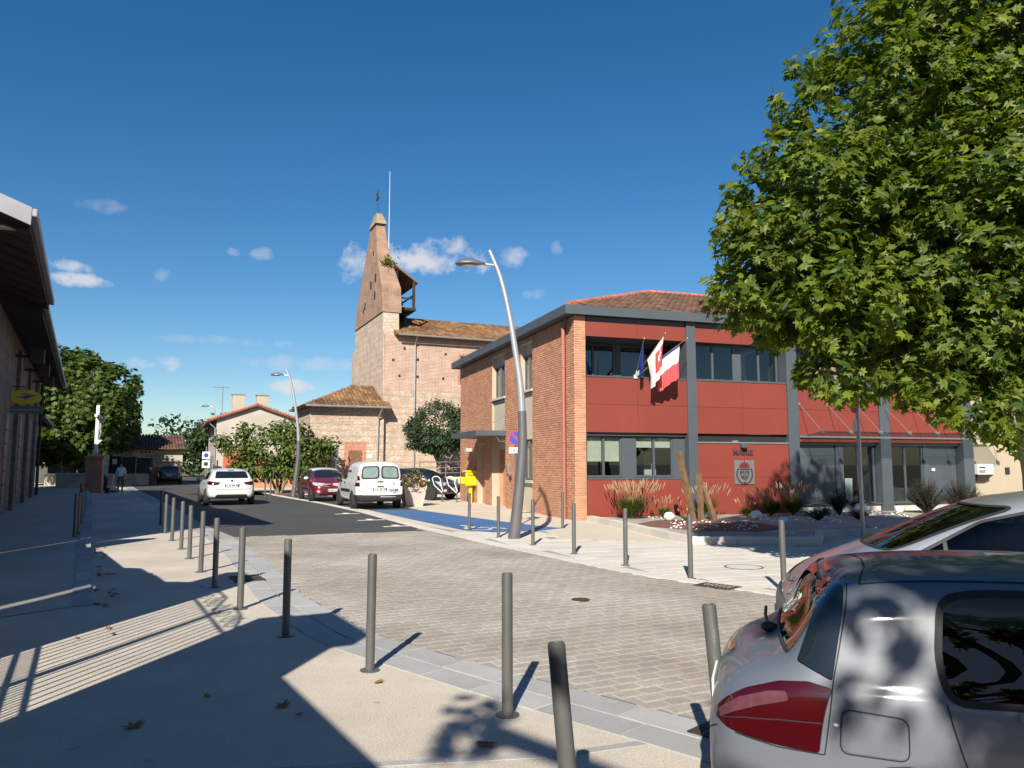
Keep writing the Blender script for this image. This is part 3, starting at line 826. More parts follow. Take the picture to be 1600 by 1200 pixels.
# roof: hip slopes with canal tiles
rx0, ry0, rx1, ry1, rz, rt = x0+.12, y0+.12, x1-.12, y1-.12, 6.24, 8.55
ry = (ry0+ry1)/2; hx0, hx1 = rx0+6.4, rx1-6.4
A, B, C, D = (rx0,ry0,rz), (rx1,ry0,rz), (hx1,ry,rt), (hx0,ry,rt)
deck = MB().add([A,B,C,D,(rx1,ry1,rz),(rx0,ry1,rz)], [[0,1,2,3],[0,3,5],[1,4,2],[5,3,2,4]])
deck.build('roof', 'tile', TH)
tile_slope(TH, A, B, C, D, 'tile', 300, CL, pitch=.22, course=.36)
tile_slope(TH, (rx0,ry1,rz), A, (hx0,ry,rt), (hx0,ry,rt), 'tile', 0, CL, pitch=.22, course=.36)
def ridge(parent, P, Q, mat='tile_ridge', n=None, r=.11):
    P, Q = Vector(P), Vector(Q); L = (Q-P).length; n = n or int(L/.36); t = (Q-P).normalized()
    for k in range(n):
        a = P + (Q-P)*(k/n); b = P+(Q-P)*((k+1.12)/n); m = MB(); m.tint = random.random()
        m.tube([a+Vector((0,0,.03)), b+Vector((0,0,.02))], [r*1.08, r*.94], 8); m.build('ridge_tile', mat, parent, smooth=True)
ridge(TH, A, D); ridge(TH, D, C)
# red front: pilasters, panels, recessed windows
for k, (a, b) in enumerate(pil):
    MB().box(a, b, -.06, .9, 0, EZ+.02).build('pilaster', 'anthra', TH, bevel=.006)
def panels(a, b, rows, cols, y=0.0, th=.03, n='red_panel'):
    w = (b-a)/cols
    for (c, d) in rows:
        for k in range(cols):
            m = MB(); m.tint = random.random()
            m.box(a+k*w+(.004 if k else 0), a+(k+1)*w-(.004 if k < cols-1 else 0), y, y+th, c+.004, d-.004); m.build(n, 'redpanel', TH)
    MB().box(a, b, y+th+.005, y+th+.08, rows[0][0]+.002, rows[-1][1]-.002).build('panel_backing', 'black', TH)
bays = [(.02,3.38),(3.70,7.04),(7.44,10.70),(11.13,14.29)]
for i, (a, b) in enumerate(bays):
    panels(a, b, [(5.40, 5.86)], 2)
    MB().box(a, b, .02, .07, 5.86, 6.0).build('soffit_trim', 'anthra', TH)
    panels(a, b, [(2.55 if i < 2 else 2.33, 3.38), (3.38, 4.19)], 2)
    MB().box(a, b, -.02, .12, 4.19, 4.235).build('sill_cap', 'anthra', TH)
    # upper recess
    dpt = 1.3 if i == 0 else .35
    MB().box(a, b, .12, dpt, 4.10, 4.18).box(a, b, .08, dpt+.3, 5.42, 5.5).build('recess', 'anthra', TH)
    n = 3 if i == 0 else 4
    gap = [(a+.06, a+1.55), (a+1.72, b-.05)] if i != 1 else [(a+.05, a+1.65), (a+1.85, b-.05)]
    for (p, q) in gap:
        window(TH, p, q, 4.24, 5.40, dpt, 2)
    MB().box(a, b, dpt+.065, dpt+.16, 4.18, 4.238).box(a, a+.06, dpt+.005, dpt+.15, 4.238, 5.42).box(gap[0][1], gap[1][0], dpt+.004, dpt+.15, 4.238, 5.42).build('window_surround', 'anthra', TH)
    MB().box(a, b, 2.6, 2.7, 4.1, 5.5).box(a, b, dpt+.1, 2.6, 4.05, 4.1).box(a, b, dpt+.3, 2.6, 5.5, 5.55).build('room_wall', 'room', TH)
# ground floor, bay 1: two windows with blinds
a, b = bays[0]
panels(a, b, [(0, 1.16)], 2)
MB().box(a, b, -.015, .3, 1.165, 1.22).build('window_ledge', 'anthra', TH)
MB().box(a, b, .1, .5, 2.46, 2.54).build('lintel', 'anthra', TH)
window(TH, a+.04, a+1.22, 1.23, 2.46, .22, 2, blind=(.62,.62))
window(TH, a+1.66, a+2.95, 1.23, 2.46, .22, 2, blind=(.28,.28))
MB().box(a+1.22, a+1.66, .2, .34, 1.22, 2.46).build('mullion_panel', 'anthra', TH)
MB().box(a+2.95, b, .2, .34, 1.22, 2.46).build('mullion_panel', 'anthra', TH)
MB().box(a, b, 3.2, 3.3, .9, 2.6).box(a,b,.4,3.2,.95,1.0).build('room_wall', 'room', TH)
MB().box(a+2.5, a+2.9, 1.2, 1.25, 1.25, 2.0).build('notice_board', 'white', TH)
# bay 2: blind red wall with the lettering
a, b = bays[1]
panels(a, b, [(0, 1.21), (1.21, 2.26)], 1)
MB().box(a, b, -.03, .1, 2.262, 2.30).build('ledge_strip', 'galv', TH)
MB().box(a, b, .1, .4, 2.26, 2.55).build('recess', 'black', TH)
MB().box(4.98, 5.16, -.02, .09, 2.302, 2.35).build('light_ballast', 'galv', TH)
sp = MB().box(5.22, 5.42, -.16, -.03, 2.12, 2.27).build('spotlight', 'anthra', TH, bevel=.02)
MB().box(5.24, 5.40, -.162, -.05, 2.105, 2.125).build('lens', 'black', sp)
lettering('lettering', 'MAIRIE', .24, 'ink', TH, (5.33, -.014, 1.965), depth=.02, sx=1.0)
pl = MB().box(4.99, 5.71, -.035, -.004, .99, 1.74).build('crest_plaque', 'plaque', TH)
def crest(parent, cx, cz, s, y):
    dark, red = MB(), MB()
    sh = [(-.17,.12),(.17,.12),(.17,-.06),(.12,-.18),(0,-.26),(-.12,-.18),(-.17,-.06)]
    dark.prism([(cx+a*s, cz+b*s) for a, b in sh], -.006, 'y', y)
    for sg in (-1, 1):      # laurel branches curling up both sides
        for k in range(9):
            t = k/8; an = R(-90)+sg*R(18+105*t); r = .30
            px, pz = math.cos(an)*r*.95, -.06+math.sin(an)*r
            w, h = .055, .035; ta = an+R(90)*sg+.5*sg
            q = [(px+math.cos(ta)*w*c-math.sin(ta)*h*d, pz+math.sin(ta)*w*c+math.cos(ta)*h*d) for c, d in ((-1,0),(0,-.8),(1.2,0),(0,.8))]
            dark.prism([(cx+u*s, cz+v*s) for u, v in q], -.006, 'y', y)
    crown = [(-.17,.14),(.17,.14),(.19,.26),(.13,.24),(.10,.33),(.04,.28),(0,.42),(-.04,.28),(-.10,.33),(-.13,.24),(-.19,.26)]
    red.prism([(cx+u*s, cz+v*s) for u, v in crown], -.006, 'y', y)
    red.prism([(cx+u*s, cz+v*s) for u, v in [(-.05,-.30),(.05,-.30),(.04,-.38),(-.04,-.38)]], -.006, 'y', y)
    pale = MB()
    for u0, u1, v0, v1 in ((-.15,.15,.04,.06),(-.012,.012,-.22,.03),(-.11,-.05,-.12,-.02),(.05,.11,-.12,-.02)):
        pale.prism([(cx+u0*s,cz+v0*s),(cx+u1*s,cz+v0*s),(cx+u1*s,cz+v1*s),(cx+u0*s,cz+v1*s)], -.004, 'y', y-.006)
    dark.build('crest', 'ink', parent); red.build('crest_crown', 'paint_red', parent); pale.build('crest_charge', 'plaque', parent)
crest(pl, 5.35, 1.36, .98, -.0355)
# bays 3 and 4: shutters, glazing and low grey plinth
for i in (2, 3):
    a, b = bays[i]
    MB().box(a, b, .08, .4, 0, .30).build('plinth', 'concrete', TH)
    MB().box(a, b, .1, .5, 2.25, 2.33).build('lintel', 'anthra', TH)
    MB().box(a, b, 3.2, 3.3, 0, 2.6).box(a, b, .5, 3.2, .1, .16).build('room_wall', 'room', TH)
    MB().box(a+1.62, a+1.86, .2, .34, .305, 2.25).build('mullion_panel', 'anthra', TH)
    sa, sb = (a+.05, a+1.6) if i == 2 else (a+1.88, b-.05)
    ga, gb = (a+1.88, b-.05) if i == 2 else (a+.05, a+1.6)
    sh = MB().box(sa, sb, .24, .30, 1.9, 2.25).build('shutter', 'anthra', TH)
    k = 0; z = .31
    while z < 1.9:
        MB().box(sa, sb, .25+.006*(k%2), .28, z, z+.072).build('slat', 'anthra', sh); z += .077; k += 1
    w = window(TH, ga, gb, .31, 2.25, .22, 2)
    if i == 2:
        MB().box(ga+.12, ga+.42, .26, .265, .4, 1.15).build('poster', 'white', w)
    MB().box(a, b, -.01, .2, .30, .335).build('window_ledge', 'anthra', TH)
# glass awning over bays 3 and 4 with clamps and tie rods
ga, gb, gy, gz = 7.46, 15.6, -1.15, 2.62
aw = MB().box(ga, gb, -.064, -.031, 2.47, 2.53).build('awning', 'galv', TH)
n = 7
for k in range(n):
    p, q = ga+(gb-ga)*k/n+.006, ga+(gb-ga)*(k+1)/n-.006
    m = MB(); m.add([(p,-.07,2.50),(q,-.07,2.50),(q,gy,gz),(p,gy,gz),(p,-.07,2.512),(q,-.07,2.512),(q,gy,gz+.012),(p,gy,gz+.012)], [[0,3,2,1],[4,5,6,7],[0,1,5,4],[1,2,6,5],[2,3,7,6],[3,0,4,7]])
    m.build('glass_pane', 'glass', aw)
for k in range(n+1):
    p = ga+(gb-ga)*k/n
    p = min(max(p, ga+.05), gb-.05)
    m = MB().box(p-.07, p+.07, gy+.10, gy+.16, gz-.035, gz+.035).box(p-.02, p+.02, gy+.05, gy+.22, gz-.05, gz+.05)
    m.build('clamp', 'galv', aw)
    MB().tube([(p, gy+.13, gz+.03), (p, -.02, 3.55)], .009, 6).build('tie_rod', 'galv', aw)
    MB().box(p-.03, p+.03, -.03, -.001, 3.5, 3.6).build('rod_anchor', 'galv', aw)
# security sensor on the last bay
MB().box(13.12, 13.24, .2, .237, 1.38, 1.47).build('sticker', 'whitestone', TH)

# flags on a three-way bracket
def wloc(p): return (th_inv.inverted() @ Vector(p))
BK = Vector((1.62, -.03, 4.24))
br = thing('flag_bracket', 'small white three-way flag bracket fixed above the red panels', 'bracket', wloc(BK), R(18.2))
MB().box(-.05,.05,-.02,.03,-.06,.05).build('wall_plate', 'white', br)
tips = {'blue': Vector((-.10,-.75,.98)), 'mid': Vector((.45,-.95,1.12)), 'tri': Vector((1.25,-.78,1.05))}
for t in tips.values(): MB().tube([(0,-.01,0), t*.16], .022, 8).build('socket', 'white', br)
def flag(kind, label, L0, L1, drop, spec, folds, amp, squeeze):
    tip = tips[kind]; t = thing('flag', label, 'flag', wloc(BK), R(18.2), 'flags over the town hall')
    MB().tube([tip*.14, tip*1.04], [.013,.011], 8).build('pole', 'wood', t)
    MB().blob(tip*1.05, (.02,.02,.035), 8, 5).build('finial', 'alloy', t)
    ni, nj = 22, 26; vs = []
    for i in range(ni+1):
        for j in range(nj+1):
            s = i/ni; w = j/nj; base = tip*(L0+(L1-L0)*s)
            cen = tip*(L0+(L1-L0)*.62)
            p = base.lerp(cen, squeeze*min(1, w*1.6)) + Vector((0,0,-drop*w))
            ph = s*folds*2*math.pi+w*1.3
            p += Vector((.25*amp*math.cos(ph), amp*math.sin(ph), .3*amp*math.cos(ph*.5)))*min(1, w*2.2)
            vs.append(p)
    parts = {}
    for i in range(ni):
        for j in range(nj):
            m = spec((i+.5)/ni, (j+.5)/nj); q = [i*(nj+1)+j, (i+1)*(nj+1)+j, (i+1)*(nj+1)+j+1, i*(nj+1)+j+1]
            parts.setdefault(m, []).append(q)
    for m, fs in parts.items():
        b = MB(); b.add(vs, fs); o = b.build({'flagwhite':'white_field','flagred':'red_field','flagblue':'blue_field'}[m], m, t, smooth=True, ang=180)
        bm = bmesh.new(); bm.from_mesh(o.data); bmesh.ops.delete(bm, geom=[v for v in bm.verts if not v.link_faces], context='VERTS'); bm.to_mesh(o.data); bm.free()
def emblem(s, w):
    q = math.hypot((s-.78)*1.0, (w-.42)*1.6)
    return 'flagred' if (s > .52 and .2 < w < .78 and not (.10 < q < .16) and not (abs(s-.75) < .03 and w < .6)) else 'flagwhite'
flag('blue', 'narrow blue flag hanging leftmost of the three on the town hall', .34, 1.0, .62, lambda s, w: 'flagblue', 2, .05, .55)
flag('mid', 'white flag with red emblem, middle of the three on the town hall', .42, 1.0, 1.05, emblem, 2.4, .055, .35)
flag('tri', 'blue, white and red flag drooping rightmost on the town hall', .42, .90, .98, lambda s, w: 'flagblue' if w < .06 else ('flagwhite' if w < .50 else 'flagred'), 3.2, .045, .1)

# beige neighbour house to the right
NB = thing('beige_house', 'plain beige rendered house adjoining the town hall on the right', 'house', wloc((14.78, .25, 0)), R(18.2))
MB().box(0, 12, 0, 10, 0, 6.8).build('wall', 'render_beige', NB)
MB().box(0.02, 12, -.012, -.001, 2.98, 3.0).build('string_line', 'render', NB)
MB().add([(-.1,-.4,6.8),(12.4,-.4,6.8),(12.4,5,8.6),(-.1,5,8.6),(-.1,10.4,6.8),(12.4,10.4,6.8)], [[0,1,2,3],[3,2,5,4],[0,3,4],[1,5,2],[0,4,5,1]]).build('roof', 'tile', NB)
window(NB, 4.2, 5.4, 3.9, 5.4, -.02, 2, mat='white', name='window')
MB().box(1.75, 1.95, -.03, -.001, 1.25, 1.5).build('meter_plate', 'plastic', NB)
lb = thing('letter_box', 'white letter box on the beige wall beside the town hall', 'letter box', wloc((15.25, .25, 0)), R(18.2))
MB().box(-.36,.36,-.32,-.002,1.25,1.62).build('body', 'white', lb, bevel=.015)
MB().box(-.30,-.02,-.326,-.318,1.47,1.52).build('slot', 'plastic', lb)
MB().box(-.32,-.02,-.323,-.319,1.30,1.42).build('hatch', 'zinc', lb)
MB().add([(-.36,-.32,1.25),(.36,-.32,1.25),(.36,0,1.25),(-.36,0,1.25),(-.2,-.1,1.0),(.2,-.1,1.0),(.2,0,1.0),(-.2,0,1.0)], [[0,1,5,4],[1,2,6,5],[3,0,4,7],[7,4,5,6]]).build('shelf_bracket', 'iron', lb)
# ================================================================ CHURCH (x along the nave, y along the west front)
CK = (-7.71, 46.0, 0)
CH = thing('church', 'old brick and pebble church with tall wall belfry and low tiled porch', 'church', CK, R(24))
# nave
MB().box(.0, 26, 0.0, .6, 0, 9.45).box(25.4, 26, .6, 9, 0, 9.45).box(0, 26, 8.4, 9, 0, 9.45).build('nave_wall', 'brick_church', CH)
MB().box(4.72, 5.9, -.02, .0, 6.6, 8.55).build('nave_window_surround', 'brick_arch', CH)
nw = MB().box(4.85, 5.78, -.035, -.02, 6.7, 8.42).build('nave_window', 'anthra', CH)
MB().box(4.92, 5.71, -.04, -.036, 6.76, 8.36).build('pane', 'darkglass', nw)
MB().add([(.6,-.45,9.42),(26.3,-.45,9.42),(26.3,4.5,11.3),(.6,4.5,11.3),(26.3,9.4,9.42),(.6,9.4,9.42)], [[0,1,2,3],[3,2,4,5],[0,3,5],[1,4,2],[0,5,4,1]]).build('nave_roof', 'tile_church', CH)
tile_slope(CH, (.6,-.5,9.45), (20,-.5,9.45), (20,4.5,11.35), (.6,4.5,11.35), 'tile_church', pitch=.23, course=.4, seed=6)
cg = MB().tube([(.7,-.58,9.42),(20,-.58,9.42)], .06, 6).build('gutter', 'zinc', CH)
MB().tube([(1.9,-.5,9.38),(1.9,-.1,8.9),(1.9,-.08,0)], .055, 8).build('downpipe', 'zinc', CH)
for (x, z) in ((1.25,8.65),(2.1,8.0),(.55,7.9),(3.9,8.45),(.95,6.95),(2.1,6.95),(3.75,6.9),(5.5,6.2)):
    MB().box(x-.07, x+.07, -.006, .02, z-.08, z+.08).build('putlog_hole', 'black', CH)
# buttress at the corner and west wall with its belfry
W = lambda pts: pts
low = [(0,0),(8.3,0),(8.2,6.7),(7.9,10.95),(.35,10.95),(.05,7)]
MB().prism([(y, z) for y, z in low], 1.0, 'x', -.05).build('west_wall', ['brick_west'], CH)
up = MB()
prof = [(.28,10.9),(7.95,10.9),(7.4,12.2),(4.05,17.1),(2.55,17.1),(2.2,15.4),(1.45,13.9),(.5,12.5)]
n = len(prof)
def th(z): k = min(1, max(0, (z-12.6)/4.6)); return (-.12+.10*k, 1.10-.62*k)
vs = [(th(z)[0], y, z) for y, z in prof] + [(th(z)[1], y, z) for y, z in prof]
up.add(vs, [list(range(n))[::-1], list(range(n,2*n))] + [[i,(i+1)%n,n+(i+1)%n,n+i] for i in range(n)])
belf = up.build('belfry_wall', 'brick_tower', CH)
bm = bmesh.new(); bm.from_mesh(belf.data); bmesh.ops.recalc_face_normals(bm, faces=bm.faces[:]); bm.to_mesh(belf.data); bm.free()
for y, z, w, h in ((3.4,13.2,.32,.55),(2.2,13.45,.3,.6),(2.25,12.3,.28,.55),(4.9,12.1,.3,.5),(3.0,15.2,.22,.3),(5.2,11.8,.25,.3)):
    b = MB(); pts = [(y-w/2,z-h/2),(y+w/2,z-h/2),(y+w/2,z+h*.2)] + [(y+w/2*math.cos(t), z+h*.2+w/2*math.sin(t)) for t in (.5,1.0,1.57,2.1,2.6)] + [(y-w/2,z+h*.2)]
    b.prism(pts, .3, 'x', th(z)[0]-.012); b.build('belfry_opening', 'black', belf)
cap = MB().add([(-.12,2.35,17.08),(.62,2.35,17.08),(.62,4.2,17.08),(-.12,4.2,17.08),(.05,2.85,17.9),(.42,2.85,17.9),(.42,3.65,17.9),(.05,3.65,17.9)], [[0,1,5,4],[1,2,6,5],[2,3,7,6],[3,0,4,7],[4,5,6,7],[3,2,1,0]]).build('belfry_cap', 'capstone', CH)
MB().tube([(.2,3.2,17.9),(.2,3.2,19.2)], [.04,.02], 6).build('vane_rod', 'iron', cap)
MB().box(.16,.24,2.85,3.6,18.95,19.02).prism([(3.05,19.15),(3.5,19.12),(3.62,19.5),(3.4,19.38),(3.2,19.42),(3.1,19.6),(2.98,19.45)], .03, 'x', .18).build('weathercock', 'iron', cap)
MB().tube([(.75,2.3,14.6),(.75,2.3,20.6)], [.028,.014], 6).build('lightning_rod', 'white', CH)
# bell shelter on the nave side
sh = MB(); sh.add([(.9,1.0,14.1),(2.35,1.0,13.1),(2.35,6.2,13.1),(.9,6.2,14.1),(.9,1.0,14.0),(2.35,1.0,13.0),(2.35,6.2,13.0),(.9,6.2,14.0)], [[0,1,2,3],[7,6,5,4],[0,4,5,1],[1,5,6,2],[2,6,7,3]])
shr = sh.build('shelter_roof', 'tile_church', CH)
for y in (1.15, 6.0): MB().box(2.05,2.2,y-.08,y+.08,11.4,13.2).build('shelter_post', 'bark_dark', shr)
MB().box(1.0,2.25,1.0,6.1,11.25,11.42).build('shelter_floor', 'bark_dark', shr)
MB().box(2.05,2.12,1.15,6.0,12.2,12.3).box(1.1,2.1,1.1,1.16,12.0,12.08).build('shelter_rail', 'bark_dark', shr)
MB().box(1.05,1.1,1.2,6,11.42,13.9).build('shelter_back', 'black', shr)
MB().lathe([(.0,12.9),(.12,12.9),(.2,12.7),(.3,12.3),(.42,12.0),(.40,11.98),(0,12.3)], 14, (1.6,3.2,0)).build('bell', 'iron', shr, smooth=True)
MB().tube([(1.7,1.6,10.2),(1.7,1.6,11.0)], .10, 8).lathe([(.2,11.0),(.22,11.05),(.05,11.15)], 8, (1.7,1.6,0)).build('vent_pipe', 'iron', CH)
# low porch in front, with hipped roof
pw = MB().box(-4.35, -.06, -.35, 5.2, 0, 5.0); pw.build('porch_wall', 'brick_church', CH)
ra, rb, rc, rd = (-4.75,-.85,4.95), (.25,-.85,4.95), (.0,2.3,6.35), (-1.6,2.3,6.35)
MB().add([ra, rb, rc, rd, (-4.75,5.6,4.95), (.2,5.6,4.95)], [[0,1,2,3],[0,3,4],[1,5,2],[3,2,5,4],[0,4,5,1]]).build('porch_roof', 'tile_church', CH)
tile_slope(CH, ra, rb, rc, rd, 'tile_church', pitch=.23, course=.38, seed=7)
tile_slope(CH, (-4.75,5.6,4.95), ra, rd, rd, 'tile_church', pitch=.23, course=.38, seed=8)
MB().tube([(-4.7,-.92,4.93),(.25,-.92,4.93)], .06, 6).build('gutter', 'zinc', CH)
MB().tube([(-.3,-.9,4.88),(-.42,-.45,4.3),(-.45,-.42,0)], .055, 8).build('downpipe', 'zinc', CH)
MB().box(-2.35,-1.1,-.375,-.345,2.4,2.9).box(-2.35,-2.12,-.375,-.345,.4,2.4).box(-1.33,-1.1,-.375,-.345,.4,2.4).build('door_surround', 'brick_arch', CH)
pd = MB().prism([(-2.12,.3),(-1.33,.3),(-1.33,2.3),(-1.5,2.5),(-1.72,2.58),(-1.95,2.5),(-2.12,2.3)], .04, 'y', -.36); pd.build('door', 'wood', CH)
MB().box(-1.05,-.72,-.38,-.35,1.95,2.2).build('notice', 'white', CH)
# moss and weeds on the belfry shoulder
wd = MB(); rn = random.Random(3)
for k in range(160):
    c = Vector((.5+rn.gauss(0,.25), 1.5+rn.gauss(0,.3), 14.1+abs(rn.gauss(0,.25)))); d = Vector((rn.uniform(-1,1),rn.uniform(-1,1),rn.uniform(0,1)))*.16; e = Vector((rn.uniform(-1,1),rn.uniform(-1,1),rn.uniform(-1,1)))*.07
    wd.tint = rn.random(); wd.add([c, c+d+e, c+d*1.6, c+d-e], [[0,1,2,3]])
tag(wd.build('belfry_weeds', 'leaf', CH), kind='stuff')

# ramp in front of the church with its rail
RA = thing('access_ramp', 'pale concrete access ramp wall with steel handrail before the church', 'ramp', (-5.6, 39.6, 0), R(22))
MB().box(0, 8, 0, 2.2, 0, .75).box(.0, 8, -.12, 0, 0, .95).build('ramp_wall', 'concrete', RA, bevel=.01)
for k in range(6): MB().tube([(.9+k*1.4,.02,.95),(.9+k*1.4,.02,1.75)], .025, 8).build('post', 'galv', RA)
for z in (1.15,1.42,1.72): MB().tube([(.9,.02,z),(7.9,.02,z+.03)], .022, 8).build('rail', 'galv', RA)
BW = thing('church_yard_wall', 'dark passage wall in shade under the round evergreen tree', 'wall', (-4.1, 43.4, 0), R(22))
MB().box(0, 9, 0, .4, 0, 3.0).build('wall', 'brick_church', BW)

# ================================================================ HOUSES DOWN THE STREET
HG = thing('gabled_house', 'pale rendered house with low gable and two chimneys behind the magnolia', 'house', (-22.3, 58, 0), R(24))
wal = MB().prism([(0,0),(6.6,0),(6.6,4.75),(2.9,6.0),(0,4.95)], 12, 'y', 0); wal.build('wall', 'render_white', HG)
for s in (0, 1):
    a, b = ((-.7,4.72),(2.9,6.02)) if s == 0 else ((2.9,6.02),(7.1,4.6))
    m = MB(); m.add([(a[0],-.3,a[1]),(b[0],-.3,b[1]),(b[0],12.3,b[1]),(a[0],12.3,a[1]),(a[0],-.3,a[1]+.16),(b[0],-.3,b[1]+.16),(b[0],12.3,b[1]+.16),(a[0],12.3,a[1]+.16)], [[0,1,2,3][::-1],[4,5,6,7],[0,1,5,4],[1,2,6,5],[2,3,7,6],[3,0,4,7]])
    m.build('roof', 'tile_ridge' if s == 9 else 'tile', HG)
verge = MB()
for k in range(18):
    t = k/18
    for (a, b) in (((-.7,4.9),(2.9,6.2)),((2.9,6.2),(7.1,4.78))):
        x, z = a[0]+(b[0]-a[0])*t, a[1]+(b[1]-a[1])*t
        m = MB(); m.tint = random.random(); m.tube([(x,-.36,z),(x,.2,z+.02)], [.10,.085], 6); m.build('verge_tile', 'tile_ridge', HG)
for x, y in ((1.6,1.5),(3.4,1.5)):
    c = MB().box(x-.45,x+.45,y-.3,y+.3,5.2,7.0).build('chimney', 'render', HG); MB().box(x-.52,x+.52,y-.36,y+.36,7.0,7.1).build('chimney_cap', 'zinc', c)
an = MB().tube([(.4,1,5.2),(.4,1,7.6)], .025, 5); an.tube([(-.3,1,7.5),(.9,1,7.5)], .02, 5)
for k in range(5): an.tube([(-.3+.28*k,.75,7.5),(-.3+.28*k,1.25,7.5)], .014, 4)
an.build('aerial', 'galv', HG)
MB().box(.55,2.1,-.03,.0,0,2.75).build('garage_door', 'redrender', HG)
MB().box(2.9,3.8,-.02,.0,.9,2.0).build('shutter', 'redrender', HG)
for k in range(4):
    w = MB().box(-.02,.0,1.6+k*2.6,2.5+k*2.6,1.0,2.3).build('window', 'anthra', HG); MB().box(-.026,-.02,1.7+k*2.6,2.4+k*2.6,1.08,2.22).build('pane', 'darkglass', w)
MB().tube([(-.6,-.1,4.75),(-.1,-.1,4.3),(-.06,-.08,0)], .05, 6).build('downpipe', 'zinc', HG)
PB = thing('brick_porch', 'low pinkish brick garden wall between the magnolia and the gabled house', 'wall', (-18.9, 52.5, 0), R(22))
MB().box(0, 6.5, 0, .4, 0, 1.3).build('wall', 'brick_ped', PB); MB().box(-.05, 6.55, -.06, .46, 1.3, 1.4).build('coping', 'concrete', PB)

GA = thing('garage_house', 'small rendered garage with brown tiled roof and red arched door', 'house', (-31.6, 64.5, 0), R(27))
MB().box(0, 3.75, 0, 6, 0, 2.85).build('wall', 'render', GA)
MB().add([(-.4,-.5,2.8),(4.0,-.5,2.8),(4.0,3,4.05),(-.4,3,4.05),(4.0,6.5,2.8),(-.4,6.5,2.8)], [[0,1,2,3],[3,2,4,5],[0,3,5],[1,4,2],[0,5,4,1]]).build('roof', 'tile', GA)
tile_slope(GA, (-.4,-.55,2.83), (4.0,-.55,2.83), (4.0,3,4.09), (-.4,3,4.09), 'tile', pitch=.24, course=.4, seed=9)
MB().prism([(.95,0),(2.6,0),(2.6,1.1)]+[(1.775+.825*math.cos(t),1.1+.28*math.sin(t)) for t in (.5,1.0,1.57,2.1,2.6)]+[(.95,1.1)], .03, 'y', -.035).build('arched_door', 'redrender', GA)
m = MB()
for k in range(3):
    for j in range(7): m.box(.85+j*.32+.05*k, .85+j*.32+.2+.05*k, -.012, -.002, 2.25-k*.27, 2.33-k*.27)
m.box(.7,3.2,-.010,-.002,2.4,2.42); m.build('faded_lettering', 'ink', GA)
MB().box(.8,2.75,-.25,-.04,0,.12).build('door_step', 'concrete', GA)
for k in range(3):
    MB().box(.5+k*.3, .62+k*.3, -.02, .0, 2.55, 2.7).build('vent', 'black', GA)
GW = thing('side_house', 'pale house corner in the shade of the left plane trees', 'house', (-35.6, 66.5, 0), R(27))
MB().box(0, 3.6, 0, 5, 0, 3.0).build('wall', 'render', GW); MB().box(1.3,2.1,-.03,.0,1.0,2.2).build('window', 'anthra', GW)
MB().add([(-.3,-.4,3.0),(3.9,-.4,3.0),(3.9,2.5,4.2),(-.3,2.5,4.2),(3.9,5.4,3.0),(-.3,5.4,3.0)], [[0,1,2,3],[3,2,4,5],[0,3,5],[1,4,2]]).build('roof', 'tile', GW)
GT = thing('dark_gate', 'dark green panelled gate and low wall behind the walking person', 'gate', (-34.7, 57.4, 0), R(18))
MB().box(0, 7.2, 0, .25, 0, .85).build('low_wall', 'stonewall', GT)
for k in range(7):
    MB().box(.15+k*1.0, 1.08+k*1.0, .08, .12, .9, 2.45-.06*k).build('panel', 'paint_teal', GT)
MB().box(7.1, 7.3, -.05, .3, 0, 2.1).build('gate_post', 'iron', GT)
MB().box(4.5,4.8,-.03,-.0,1.6,2.0).build('notice', 'concrete', GT)
SW = thing('rubble_wall', 'short pale rubble wall with flat coping left of the cross', 'wall', (-28.6, 48.5, 0), R(20))
MB().box(0, 1.9, 0, .45, 0, .95).build('wall', 'stonewall', SW); MB().box(-.06, 1.96, -.06, .5, .95, 1.05).build('coping', 'concrete', SW, bevel=.01)
TG = thing('green_fence', 'dark green fence panels right behind the brick pedestal', 'fence', (-25.35, 47.0, 0), R(20))
for k in range(2): MB().box(k*.36, k*.36+.34, 0, .05, 0, 2.2).build('panel', 'paint_teal', TG)

# cross on its brick pedestal
CR = thing('wayside_cross', 'white wayside cross with hanging figure on an orange brick pedestal', 'cross', (-23.7, 43.9, 0), R(20))
MB().box(-.42,.42,-.42,.42,0,1.95).build('pedestal', 'brick_ped', CR)
MB().box(-.5,.5,-.5,.5,1.95,2.06).add([(-.46,-.46,2.06),(.46,-.46,2.06),(.46,.46,2.06),(-.46,.46,2.06),(-.18,-.18,2.2),(.18,-.18,2.2),(.18,.18,2.2),(-.18,.18,2.2)],[[0,1,5,4],[1,2,6,5],[2,3,7,6],[3,0,4,7],[4,5,6,7]]).build('pedestal_cap', 'brick_ped', CR)
sf = MB().box(-.085,.085,-.085,.085,2.2,4.95).build('shaft', 'white', CR, bevel=.008)
MB().box(-.075,.075,-.62,-.0855,4.28,4.42).box(-.075,.075,.0855,.62,4.28,4.42).build('crossbar', 'white', sf)
